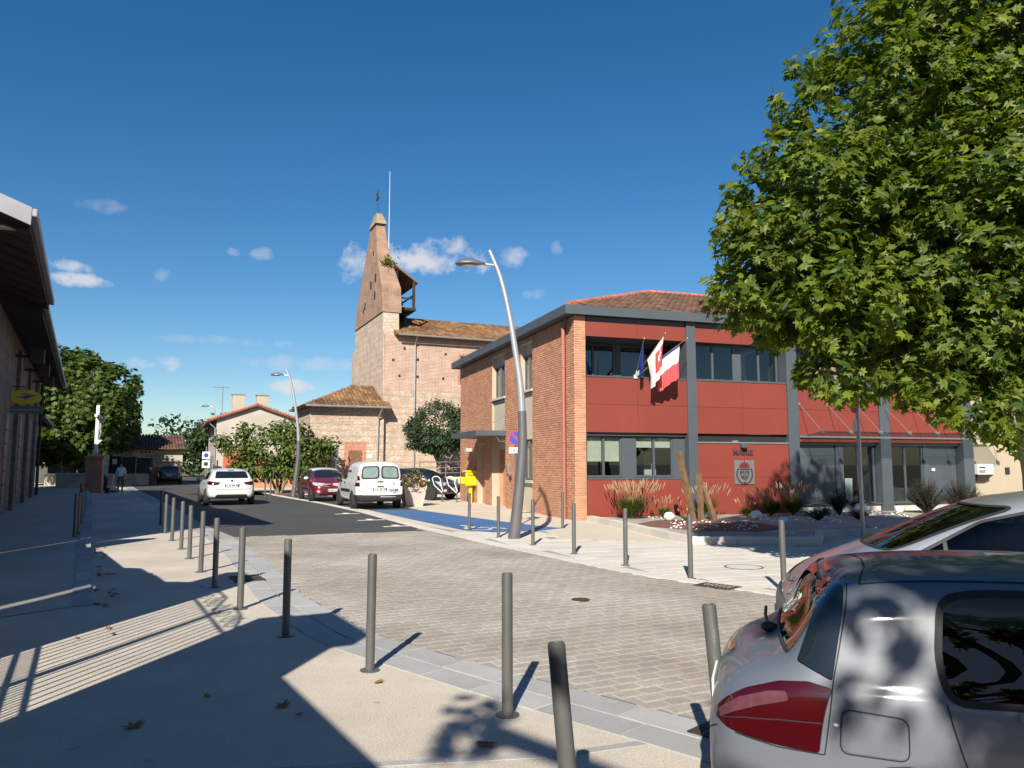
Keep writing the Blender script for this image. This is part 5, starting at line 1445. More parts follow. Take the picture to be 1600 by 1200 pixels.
def place_car(name, label, loc, az, scale=1.0, cat='car'):
    t = thing(name, label, cat, (loc[0], loc[1], 0), R(90-az)); t.scale = (scale,)*3
    return t
def plate(t, x, y, z, face, w=.52, h=.11, txt=True):
    o = MB().box(-.006, .006, -w/2, w/2, -h/2, h/2).build('number_plate', 'plate', t); o.location = (x, y, z)
    b = MB(); f = face*.0075
    for k, (a, c) in enumerate(((-.21,.035),(-.165,.03),(-.10,.03),(-.06,.03),(-.02,.03),(.05,.035),(.10,.03),(.16,.03))): b.box(min(f*.9,f), max(f*.9,f), a, a+c, -h*.3, h*.3)
    if txt: b.build('plate_characters', 'ink', o)
    for a in (-w/2, w/2-.04): MB().box(min(f*.85,f*.95), max(f*.85,f*.95), a, a+.04, -h/2, h/2).build('blue_band', 'signblue', o)
    return o
def seatset(t, xs, ys, z=.55, mat='seat', h=.62, head=True):
    for x in xs:
        for y in ys:
            s = MB().box(x-.05, x+.45, y-.23, y+.23, z-.2, z).build('seat', mat, t, bevel=.04)
            b = MB(); b.add([(x-.08,y-.23,z-.05),(x+.06,y-.23,z-.05),(x+.06,y+.23,z-.05),(x-.08,y+.23,z-.05),(x-.26,y-.2,z+h),(x-.15,y-.2,z+h),(x-.15,y+.2,z+h),(x-.26,y+.2,z+h)], [[0,1,5,4],[1,2,6,5],[2,3,7,6],[3,0,4,7],[4,5,6,7],[3,2,1,0]])
            b.build('backrest', mat, s, bevel=.03)
            if head: MB().box(x-.28, x-.18, y-.13, y+.13, z+h+.04, z+h+.22).build('headrest', mat, s, bevel=.03)
def mirror(t, x, y, z, mat, r=(.09,.11,.075)):
    s = 1 if y > 0 else -1
    o = MB().blob((0,0,0), r, 12, 8).build('mirror', mat, t, smooth=True); o.location = (x, y, z)
    MB().blob((-.055,0,0), (.045,.095,.06), 10, 6).build('mirror_glass', 'darkglass', o, smooth=True)
    MB().tube([(0,-s*.02,-.04),(0,-s*.16,-.06)], .02, 6).build('mirror_arm', 'plastic', o)

def hatch(L=4.25, W=1.80, H=1.46):
    k, w, h = L/4.25, W/1.80, H/1.46
    S = [(0,.40,.62,.72,.60,.80,.45,.82),(.06,.30,.80,.88,.76,.97,.60,1.0),(.22,.26,.88,.95,.84,1.12,.68,1.16),(.45,.25,.895,.97,.86,1.30,.66,1.35),(.75,.25,.90,.96,.87,1.38,.64,1.435),
         (1.3,.25,.90,.95,.875,1.41,.63,1.46),(2.0,.25,.90,.93,.875,1.41,.63,1.46),(2.55,.25,.90,.92,.87,1.34,.62,1.40),(2.95,.25,.90,.93,.865,1.17,.66,1.22),(3.25,.25,.90,.92,.86,1.0,.68,1.04),
         (3.6,.25,.89,.86,.85,.92,.62,.955),(3.95,.25,.86,.78,.80,.82,.56,.85),(4.15,.28,.76,.68,.70,.70,.50,.72),(4.25,.36,.58,.58,.52,.60,.35,.61)]
    return [(x*k, z0*h, w1*w, zs*h, ws*w, zr*h, wr*w, zt*h) for x, z0, w1, zs, ws, zr, wr, zt in S]
def hatch_common(t, sh, k=1.0, w=1.0, h=1.0, glass='darkglass', front=True):
    g = lambda P: [(a*k, b*h) for a, b in P]; gr = lambda P: [(a*w, b*h) for a, b in P]
    for sd in 'LR':
        f = SIDE[sd]
        sh.patch('side_window', f, rounded(g([(3.02,.985),(2.45,1.30),(1.98,1.345),(1.98,.975)]), .04), glass, t)
        sh.patch('side_window', f, rounded(g([(1.88,.98),(1.88,1.345),(1.15,1.335),(.98,1.25),(.82,1.03)]), .05), glass, t)
        for line in ([(1.93,.94),(1.93,.36)],[(2.98,.94),(3.02,.62),(2.95,.36)],[(1.02,.98),(.98,.80),(1.12,.62),(1.2,.36)]):
            sh.ribbon('shut_line', f, g(line), .010, 'black', t)
        for x in (1.22, 2.12): sh.patch('door_handle', f, rounded(g([(x,.80),(x+.2,.80),(x+.2,.84),(x,.84)]), .02), 'trim_grey', t, .012, .04)
    sh.patch('windscreen', SIDE['front'], rounded(gr([(-.66,1.03),(.66,1.03),(.60,1.33),(-.60,1.33)]), .06), glass, t)
    for s in (1,-1): mirror(t, 2.8*k, s*.97*w, 1.0*h, 'paint_dark')

# --- white hatchback driving away
t = place_car('parked_car', 'white hatchback driving away in the middle of the road', (-10.95, 30.3), -27)
t.name = 'car'
sh = Shell(hatch()); body_part(sh, 'paint_white', t); hatch_common(t, sh)
sh.patch('rear_window', SIDE['rear'], rounded([(-.63,1.06),(.63,1.06),(.55,1.33),(-.55,1.33)], .06), 'darkglass', t)
MB().box(.50,.54,-.12,.12,1.365,1.385).build('brake_light', 'lens_red', t)
for s in (1,-1):
    fr = corner(.2, s*.72, (.45,s*-.0+.0,0), (1,0,0))
    sh.patch('tail_lamp', SIDE['rear'], [(s*.42,.90),(s*.86,.96),(s*.87,.84),(s*.70,.79),(s*.50,.82)], 'lens_red', t, .008, .04)
    sh.patch('tail_lamp', SIDE['L' if s > 0 else 'R'], [(.06,.85),(.10,.93),(.44,.95),(.36,.86),(.14,.80)], 'lens_red', t, .008, .04)
sh.patch('bumper_insert', SIDE['rear'], rounded([(-.62,.30),(.62,.30),(.56,.44),(-.56,.44)], .05), 'plastic', t, .01)
plate(t, -.012, 0, .79, -1); sh.patch('badge', SIDE['rear'], [(-.05,.93),(.05,.93),(.04,1.0),(-.04,1.0)], 'chrome', t, .01, .03)
sh.ribbon('shut_line', SIDE['rear'], [(-.72,.70),(-.6,.64),(.6,.64),(.72,.70)], .012, 'trim_grey', t)
wheels(t, sh, (.80, 3.42), .315, 1.80)

# --- white van at the kerb
VS = [(0,.42,.72,.92,.72,1.02,.60,1.04),(.03,.32,.86,.98,.84,1.52,.72,1.58),(.10,.28,.895,1.04,.875,1.68,.735,1.75),(.35,.27,.905,1.05,.885,1.73,.74,1.80),(1.2,.26,.905,1.05,.89,1.74,.735,1.82),(2.2,.26,.905,1.05,.885,1.71,.72,1.80),
      (2.65,.26,.905,1.05,.88,1.57,.70,1.66),(3.05,.26,.905,1.05,.875,1.32,.72,1.39),(3.35,.26,.90,1.04,.87,1.13,.72,1.17),(3.8,.26,.89,.96,.85,1.02,.66,1.06),(4.12,.27,.85,.82,.78,.86,.55,.88),(4.30,.30,.72,.66,.66,.68,.45,.70),(4.38,.38,.55,.58,.50,.60,.35,.61)]
t = place_car('delivery_van', 'white van with two rear windows parked at the blue bay', (-4.72, 27.75), -23, .96, 'van')
sh = Shell(VS); body_part(sh, 'paint_white', t)
M['vanglass'] = pm('pale_tinted_glass', (.19, .25, .24), .06, var=.25, vs=3, spec=.8)
for s in (1,-1):
    sh.patch('window_seal', SIDE['rear'], rounded([(s*.03,1.14),(s*.73,1.12),(s*.67,1.60),(s*.03,1.62)], .12), 'plastic', t, .006)
    sh.patch('rear_window', SIDE['rear'], rounded([(s*.09,1.19),(s*.67,1.17),(s*.62,1.55),(s*.09,1.57)], .11), 'vanglass', t, .011)
    for z0, z1, mm in ((.86,1.0,'lens_red'),(1.0,1.08,'lens_clear'),(1.08,1.24,'lens_red')):
        sh.patch('tail_lamp', SIDE['rear'], [(s*.765,z0),(s*.90,z0),(s*.88,z1),(s*.765,z1)], mm, t, .010, .04)
        sh.patch('tail_lamp', SIDE['L' if s > 0 else 'R'], [(.02,z0),(.13,z0),(.13,z1),(.05,z1)], mm, t, .010, .04)
    f = SIDE['L' if s > 0 else 'R']
    sh.patch('side_window', f, rounded([(3.08,1.10),(2.55,1.56),(2.12,1.58),(2.12,1.09)], .07), 'darkglass', t)
    sh.patch('rub_strip', f, rounded([(1.15,.62),(2.95,.62),(2.95,.74),(1.15,.74)], .03), 'plastic', t, .012)
    for ln in ([(2.06,1.60),(2.06,.34)],[(3.12,1.06),(3.2,.7),(3.1,.34)],[(1.02,1.62),(1.02,.34)]): sh.ribbon('shut_line', f, ln, .012, 'black', t)
    sh.patch('door_handle', f, rounded([(2.14,.94),(2.34,.94),(2.34,1.0),(2.14,1.0)], .02), 'plastic', t, .014, .04)
    mirror(t, 2.85, s*1.0, 1.08, 'plastic', (.1,.10,.12))
sh.ribbon('door_gap', SIDE['rear'], [(0,.5),(0,1.70)], .010, 'black', t)
sh.patch('rear_bumper', SIDE['rear'], rounded([(-.88,.30),(.88,.30),(.88,.55),(.66,.55),(.62,.46),(-.62,.46),(-.66,.55),(-.88,.55)], .04), 'plastic', t, .02)
for s in (1,-1): sh.patch('bumper_end', SIDE['L' if s > 0 else 'R'], rounded([(.0,.30),(.42,.30),(.38,.55),(.0,.55)], .04), 'plastic', t, .02)
sh.patch('plate_recess', SIDE['rear'], rounded([(-.36,.74),(.36,.74),(.34,.90),(-.34,.90)], .03), 'paint_white', t, .012)
plate(t, -.022, 0.02, .76, -1); MB().box(-.05,-.01,-.12,.12,.84,.87).build('plate_light', 'plastic', t)
MB().box(-.02,.02,-.11,.11,1.02,1.05).build('door_handle', 'plastic', t)
MB().box(.16,.2,-.16,.16,1.70,1.725).build('brake_light', 'lens_red', t)
def flat_text(t, sh, fr, a, b, txt, size, mat, rot, sx=1.0, name='lettering', off=.012):
    p, nr = sh.hit(fr, a, b, off); o = lettering(name, txt, size, mat, t, p, rot, .004, sx); return o
flat_text(t, sh, SIDE['L'], 1.66, 1.40, 'onet', .34, 'ink', (R(8),0,R(180)))
flat_text(t, sh, SIDE['rear'], -.52, .72, 'onet', .19, 'ink', (0,0,R(-90)), name='lettering')
for a0 in (1.9,): sh.patch('logo_bar', SIDE['L'], [(a0,1.18),(a0+.25,1.18),(a0+.25,1.22),(a0,1.22)], 'ink', t, .008, .05)
sh.patch('logo_bar', SIDE['rear'], [(-.62,.60),(-.48,.60),(-.48,.625),(-.62,.625)], 'ink', t, .01, .05)
sh.patch('badge', SIDE['rear'], [(-.56,.93),(-.46,.93),(-.51,1.0)], 'chrome', t, .01, .04)
wheels(t, sh, (.78, 3.50), .325, 1.81, am='black')

# --- dark red car with a white roof, facing us
t = place_car('parked_car', 'dark red small car with white roof facing us behind the van', (-9.35, 36.9), 155)
k, w, h = 3.95/4.25, 1.71/1.8, 1.0
sh = Shell(hatch(3.95, 1.71, 1.46)); body_part(sh, 'paint_red', t); hatch_common(t, sh, k, w, h)
sh.patch('roof_panel', SIDE['top'], rounded([(.45,-.58),(2.35,-.58),(2.35,.58),(.45,.58)], .1), 'paint_white', t, .006, .08)
for s in (1,-1):
    sh.patch('headlamp', SIDE['front'], [(s*.42,.66),(s*.78,.72),(s*.80,.82),(s*.60,.78)], 'lens_clear', t, .010, .04)
    sh.patch('headlamp', SIDE['L' if s > 0 else 'R'], [(3.62,.74),(3.90,.66),(3.80,.78),(3.45,.84)], 'lens_clear', t, .010, .04)
    sh.patch('fog_lamp', SIDE['front'], rounded([(s*.55,.40),(s*.68,.40),(s*.68,.50),(s*.55,.50)], .05), 'lens_clear', t, .01, .04)
    for c in children(t):
        if c.name.startswith('mirror'): c.data.materials[0] = M['paint_white']
sh.patch('grille', SIDE['front'], rounded([(-.38,.40),(.38,.40),(.34,.58),(-.34,.58)], .05), 'plastic', t, .012)
plate(t, 3.955, 0, .50, 1)
wheels(t, sh, (.72, 3.20), .31, 1.71)

# --- dark car by the church ramp
t = place_car('parked_car', 'dark blue-grey hatchback parked by the ramp, nose to the right', (-6.1, 36.9), 118)
sh = Shell(hatch(3.97, 1.74, 1.46)); body_part(sh, 'paint_dark', t); hatch_common(t, sh, 3.97/4.25, 1.74/1.8, 1.0)
for s in (1,-1):
    sh.patch('headlamp', SIDE['front'], [(s*.45,.66),(s*.78,.74),(s*.78,.84),(s*.62,.80)], 'lens_clear', t, .010, .04)
    sh.patch('headlamp', SIDE['L' if s > 0 else 'R'], [(3.60,.74),(3.88,.66),(3.78,.78),(3.42,.85)], 'lens_clear', t, .010, .04)
    sh.patch('fog_lamp', SIDE['front'], rounded([(s*.58,.38),(s*.72,.38),(s*.72,.50),(s*.58,.50)], .05), 'lens_clear', t, .01, .04)
sh.patch('grille', SIDE['front'], rounded([(-.45,.36),(.45,.36),(.36,.58),(-.36,.58)], .05), 'plastic', t, .012)
plate(t, 3.975, 0, .50, 1)
wheels(t, sh, (.74, 3.22), .31, 1.74)
# white car nose just showing past the brick corner
t = place_car('parked_car', 'white car of which only the nose shows past the brick corner', (2.3, 39.6), -112)
sh = Shell(hatch(4.05, 1.74, 1.46)); body_part(sh, 'paint_white', t); hatch_common(t, sh, 4.05/4.25, 1.74/1.8, 1.0)
for s in (1,-1): sh.patch('headlamp', SIDE['front'], [(s*.45,.66),(s*.78,.74),(s*.78,.84),(s*.62,.80)], 'plastic', t, .010, .04)
wheels(t, sh, (.75, 3.28), .31, 1.74)

# --- dark estate far down the street, seen from behind
t = place_car('parked_car', 'dark teal estate car at the end of the street by the red door', (-27.7, 62.5), -22)
ES = [(x, z0, w1, zs, ws, zr, wr, zt) if x > .5 else (x, z0, w1, zs, ws, zr+(.12 if .1 < x < .5 else 0), wr, zt+(.12 if .1 < x < .5 else 0)) for x, z0, w1, zs, ws, zr, wr, zt in hatch(4.5, 1.76, 1.5)]
sh = Shell(ES); body_part(sh, 'paint_teal', t); hatch_common(t, sh, 4.5/4.25, 1.76/1.8, 1.5/1.46)
sh.patch('rear_window', SIDE['rear'], rounded([(-.62,1.06),(.62,1.06),(.52,1.38),(-.52,1.38)], .06), 'darkglass', t)
for s in (1,-1): sh.patch('tail_lamp', SIDE['rear'], [(s*.62,.84),(s*.84,.84),(s*.80,1.05),(s*.66,1.05)], 'lens_red', t, .008, .04)
plate(t, -.012, 0, .72, -1)
wheels(t, sh, (.82, 3.5), .31, 1.76)
MB().box(.56,.6,-.14,.14,1.475,1.50).build('brake_light', 'lens_red', t)

# --- silver people carrier behind the nearest car, facing left
MP = [(0,.38,.60,.75,.60,.85,.50,.88),(.08,.28,.80,.95,.79,1.20,.62,1.25),(.25,.25,.87,1.02,.84,1.45,.64,1.50),(.6,.25,.885,1.02,.86,1.53,.64,1.585),(1.3,.25,.89,1.0,.87,1.56,.63,1.62),(2.2,.25,.89,.99,.87,1.54,.63,1.60),
      (2.68,.25,.89,.98,.87,1.46,.63,1.52),(3.10,.25,.885,.98,.86,1.29,.65,1.35),(3.48,.25,.88,.97,.85,1.11,.68,1.16),(3.70,.25,.875,.945,.84,1.02,.66,1.06),(3.96,.26,.86,.87,.80,.93,.60,.965),(4.18,.28,.80,.77,.72,.81,.50,.84),(4.30,.30,.70,.64,.62,.66,.42,.68),(4.36,.38,.50,.56,.46,.58,.30,.59)]
SILVER = ((5.95, 5.36), -72.5, .90)
t = place_car('parked_car', 'silver people carrier parked behind the nearest grey car, nose to the left', SILVER[0], SILVER[1], SILVER[2])
sh = Shell(MP)
wf = rounded([(3.40,1.035),(2.82,1.345),(2.35,1.455),(2.04,1.46),(2.04,1.01)], .05)
wq = rounded([(3.30,1.03),(3.26,1.03),(2.70,1.33),(2.70,1.36)], .01)
wb = rounded([(1.94,1.01),(1.94,1.465),(1.10,1.47),(1.02,1.03)], .06); wc_ = rounded([(.92,1.04),(1.0,1.45),(.60,1.43),(.42,1.10)], .06)
ws_ = rounded([(-.68,1.10),(.68,1.10),(.60,1.46),(-.60,1.46)], .06)
rw_ = rounded([(-.62,1.08),(.62,1.08),(.58,1.42),(-.58,1.42)], .06)
bd = body_part(sh, 'paint_silver', t, [('y', wf, -2, 4), ('y', wb, -2, 4), ('y', wc_, -2, 4), ('x', ws_, 2.5, 2), ('x', rw_, -1, 1.6)])
for sd in 'LR':
    for nm, p in (('side_window', wf), ('side_window', wb), ('side_window', wc_)):
        sh.patch(nm, SIDE[sd], p, 'carglass', t, -.006); sh.ribbon('window_seal', SIDE[sd], p, .028, 'plastic', t, .004, True)
    for ln in ([(1.99,1.0),(1.99,.34)],[(3.24,1.0),(3.3,.7),(3.2,.34)],[(.98,1.0),(1.0,.75),(1.15,.36)]): sh.ribbon('shut_line', SIDE[sd], ln, .007, 'black', t)
    sh.patch('rub_strip', SIDE[sd], rounded([(1.1,.52),(3.1,.52),(3.1,.62),(1.1,.62)], .03), 'trim_grey', t, .012)
    sh.ribbon('pillar_bar', SIDE[sd], [(3.10,1.03),(3.10,1.22)], .03, 'plastic', t, .0)
sh.patch('windscreen', SIDE['front'], ws_, 'carglass', t, -.006); sh.patch('rear_window', SIDE['rear'], rw_, 'carglass', t, -.006)
sh.ribbon('window_seal', SIDE['front'], ws_, .03, 'plastic', t, .004, True)
for s in (1,-1):
    sh.patch('headlamp', SIDE['L' if s > 0 else 'R'], [(3.90,.80),(4.24,.70),(4.14,.83),(3.82,.91)], 'lens_clear', t, .008, .04)
    sh.patch('headlamp', SIDE['front'], [(s*.42,.68),(s*.74,.72),(s*.78,.84),(s*.55,.80)], 'lens_clear', t, .008, .04)
    mirror(t, 3.22, s*1.0, 1.06, 'paint_silver', (.085,.10,.085))
    sh.patch('bumper_trim', SIDE['L' if s > 0 else 'R'], rounded([(3.86,.40),(4.42,.40),(4.42,.62),(3.92,.62)], .03), 'trim_grey', t, .014)
    sh.patch('tail_lamp', SIDE['rear'], [(s*.64,.86),(s*.82,.86),(s*.78,1.1),(s*.66,1.1)], 'lens_red', t, .008, .04)
sh.patch('bumper_trim', SIDE['front'], rounded([(-.72,.44),(.72,.44),(.68,.64),(-.68,.64)], .03), 'trim_grey', t, .014)
sh.ribbon('bonnet_gap', SIDE['top'], [(3.58,-.66),(4.0,-.62),(4.22,-.3),(4.26,0),(4.22,.3),(4.0,.62),(3.62,.66)], .008, 'black', t)
MB().box(3.0,3.35,-.62,.62,.80,.98).build('dashboard', 'plastic', t, bevel=.05)
sw = MB(); ringp = [(2.72+.02*math.sin(a), .36+.18*math.cos(a), .98+.17*math.sin(a)) for a in [k*.3307 for k in range(20)]]
sw.tube(ringp, .016, 6); sw.build('steering_wheel', 'plastic', t, smooth=True)
seatset(t, (2.0,), (.36,-.36), .62, 'seat'); seatset(t, (1.05,), (.42,0,-.42), .64, 'seat')
MB().blob((1.80,.36,1.28), (.075,.15,.12), 12, 8).build('headrest_cover', 'seat_tan', t, smooth=True)
MB().box(.25,3.3,-.72,.72,.28,.40).build('cabin_floor', 'plastic', t)
plate(t, 4.375, 0, .42, 1)
wheels(t, sh, (.75, 3.42), .31, 1.78)

# --- nearest car: grey hatchback with the bustle tail, facing right
NG = [(-.09,.34,.58,.58,.56,.62,.40,.64),(-.05,.29,.75,.70,.71,.77,.54,.80),(.04,.26,.84,.80,.80,.875,.64,.905),(.18,.255,.87,.865,.83,.935,.66,.96),(.31,.25,.885,.885,.85,.985,.69,1.01),(.41,.25,.888,.895,.858,1.16,.70,1.19),(.51,.25,.89,.90,.862,1.31,.69,1.345),
      (.66,.25,.89,.90,.865,1.375,.67,1.41),(1.2,.25,.89,.895,.868,1.415,.65,1.45),(1.9,.25,.89,.89,.868,1.42,.64,1.457),(2.45,.25,.89,.89,.865,1.37,.635,1.415),(2.9,.25,.885,.90,.86,1.19,.67,1.23),(3.22,.25,.88,.90,.85,1.0,.68,1.04),
      (3.6,.25,.87,.86,.835,.915,.62,.95),(3.92,.25,.84,.78,.78,.82,.56,.85),(4.12,.29,.74,.68,.68,.70,.50,.72),(4.21,.37,.56,.58,.50,.60,.35,.61)]
NEAR = ((1.06, 3.88), 108, .835)
t = place_car('parked_car', 'dark grey-blue hatchback tail filling the bottom right corner', NEAR[0], NEAR[1], NEAR[2])
sh = Shell(NG, 4)
w1_ = rounded([(1.985,.90),(1.985,1.345),(1.18,1.345),(.995,1.315),(.955,1.05),(.985,.885)], .08, 6)
w2_ = rounded([(2.08,.99),(2.08,1.35),(2.45,1.31),(3.0,1.01)], .05)
rwn = rounded([(-.66,1.01),(.66,1.01),(.63,1.315),(-.63,1.315)], .03, 5)
wsn = rounded([(-.66,1.06),(.66,1.06),(.60,1.35),(-.60,1.35)], .06)
bd = body_part(sh, 'paint_grey', t, [('y', w1_, -2, 4), ('y', w2_, -2, 4), ('x', rwn, -.5, 1.2), ('x', wsn, 2.2, 2)])
for sd in 'LR':
    f = SIDE[sd]
    for p in (w1_, w2_):
        sh.patch('side_window', f, p, 'carglass', t, -.008, .04); sh.ribbon('window_seal', f, p, .032, 'black', t, .003, True, .025)
    sh.ribbon('shut_line', f, [(.97,.88),(.985,.80),(1.01,.70),(1.05,.56),(1.09,.42)], .007, 'black', t, .002, grid=.02)
    sh.ribbon('shut_line', f, [(2.03,1.35),(2.03,.34)], .007, 'black', t, .002)
    sh.ribbon('shut_line', f, [(3.02,.98),(3.08,.7),(3.0,.34)], .007, 'black', t, .002)
    for x in (1.24, 2.2): sh.patch('door_handle', f, rounded([(x,.83),(x+.2,.83),(x+.2,.87),(x,.87)], .02), 'paint_grey', t, .02, .03)
flap = rounded([(.52,.635),(.805,.625),(.81,.805),(.535,.825)], .045, 6)
sh.ribbon('fuel_flap_gap', SIDE['R'], flap, .006, 'black', t, .002, True, .012)
fp = sh.patch('fuel_flap', SIDE['R'], rounded([(.528,.642),(.798,.632),(.803,.798),(.542,.817)], .04, 6), 'paint_grey', t, .0035, .03)
MB().blob((0,0,0), (.012,.008,.008), 8, 6).build('flap_bumper', 'plate', t).location = sh.hit(SIDE['R'], .508, .755, .004)[0]
sh.patch('rear_window', SIDE['rear'], rwn, 'carglass', t, -.006, .04); sh.ribbon('window_seal', SIDE['rear'], rwn, .014, 'plastic', t, .003, True, .03)
sh.patch('windscreen', SIDE['front'], wsn, 'carglass', t, -.006)
# tail lamps wrap round the corners
for s in (-1, 1):
    cf = ((.16,s*.80,0), (.77,s*.64,0), (0,0,1), (.64,-s*.77,0))
    lamp = rounded([(-.23,.715),(-.15,.79),(-.05,.855),(.08,.905),(.2,.92),(.29,.90),(.262,.625),(.08,.645),(-.1,.675)], .015, 4)
    if s > 0: lamp = lamp[::-1]
    sh.patch('tail_lamp', cf, lamp, 'lens_red', t, .006, .025)
    sh.patch('rear_window_wrap', SIDE['L' if s > 0 else 'R'], rounded([(.36,1.0),(.505,.935),(.592,1.335),(.50,1.325),(.43,1.16)], .012), 'darkglass', t, .012, .014)
    sh.patch('clear_lens', cf, (lambda q: q[::-1] if s > 0 else q)(rounded([(-.175,.735),(-.06,.815),(.06,.862),(.13,.872),(.15,.835),(.03,.795),(-.08,.745),(-.15,.705)], .012)), 'lens_pink', t, .010, .025)
    sh.ribbon('lens_seam', cf, [(-.19,.70),(-.02,.735),(.13,.75),(.275,.755)], .005, 'black', t, .0075, grid=.02)
    sh.ribbon('lamp_gap', cf, lamp, .007, 'black', t, .003, True, .02)
    sh.ribbon('tailgate_gap', ((0,0,0),(1,0,0),(0,0,1),(0,-s,0)), [(.61,1.365),(.585,1.25),(.545,1.08),(.505,.92),(.455,.62)], .006, 'black', t, .002, grid=.02)
    sh.ribbon('bumper_gap', ((0,0,0),(1,0,0),(0,0,1),(0,-s,0)), [(.06,.66),(.25,.63),(.452,.62)], .006, 'black', t, .002, grid=.02)
    sh.ribbon('roof_gap', SIDE['top'], [(.66,s*.60),(1.3,s*.605),(2.35,s*.60)], .014, 'black', t, .001, grid=.04)
    mirror(t, 2.85, s*.98, 1.0, 'paint_grey')
sh.ribbon('roof_gap', SIDE['top'], [(.66,-.60),(.72,-.3),(.74,0),(.72,.3),(.66,.60)], .010, 'black', t, .001, grid=.03)
sh.patch('spoiler_light', SIDE['rear'], [(-.16,1.345),(.16,1.345),(.16,1.36),(-.16,1.36)], 'lens_red', t, .006, .04)
wip = MB().blob((0,0,0), (.05,.045,.03), 10, 6).build('wiper_hub', 'plastic', t, smooth=True); wip.location = sh.hit(SIDE['rear'], 0, .985, .02)[0]
MB().tube([(0,0,0),(-.02,.25,.02),(-.015,.48,.03)], .010, 6).build('wiper_arm', 'plastic', wip)
sh.patch('badge_handle', SIDE['rear'], rounded([(-.16,.86),(.16,.86),(.14,.895),(-.14,.895)], .015), 'chrome', t, .012, .03)
plate(t, -.075, 0, .70, -1)
sh.ribbon('bumper_gap', SIDE['rear'], [(-.74,.66),(-.5,.56),(.5,.56),(.74,.66)], .008, 'black', t, .002)
seatset(t, (1.1,), (.42,0,-.42), .52, 'seat', .58); seatset(t, (2.0,), (.36,-.36), .52, 'seat', .6)
MB().box(.2,3.3,-.74,.74,.28,.36).box(.3,.78,-.70,.70,.36,.92).build('cabin_floor', 'plastic', t)
MB().box(.36,.80,-.66,.66,.955,.975).build('parcel_shelf', 'plastic', t)
for s in (1,-1):
    sh.patch('headlamp', SIDE['front'], [(s*.42,.66),(s*.74,.70),(s*.76,.80),(s*.55,.78)], 'lens_clear', t, .008, .04)
wheels(t, sh, (.80, 3.36), .29, 1.777, arch=1.10)
# ================================================================ TREES AND PLANTS
def palmate(n=5):
    """lobed plane-tree leaf outline, stalk at the origin, unit length"""
    pts = [(0,0)]
    lobes = [(-100,.50),(-52,.80),(0,1.0),(52,.80),(100,.50)]
    for i, (a, r) in enumerate(lobes):
        pts.append((.30*math.sin(R(a))+r*.62*math.sin(R(a)), .30+r*.62*math.cos(R(a))))
        if i < 4:
            m = (a+lobes[i+1][0])/2; pts.append((.34*math.sin(R(m)), .30+.34*math.cos(R(m))))
    return pts
PALM = palmate()
OVAL = [(0,0),(.2,.28),(.24,.55),(0,1),(-.24,.55),(-.2,.28)]
LANCE = [(0,0),(.16,.4),(0,1),(-.16,.4)]
def leaf_quad(b, p, d, nrm, size, shape, tint, droop=.25):
    d = d.normalized(); s = d.cross(nrm)
    if s.length < 1e-3: s = Vector((1,0,0))
    s.normalize(); nrm = s.cross(d)
    b.tint = tint
    b.add([p + s*(x*size) + d*(y*size) - nrm*((abs(x)*.5+y*y)*droop*size) for x, y in shape], [list(range(len(shape)))])

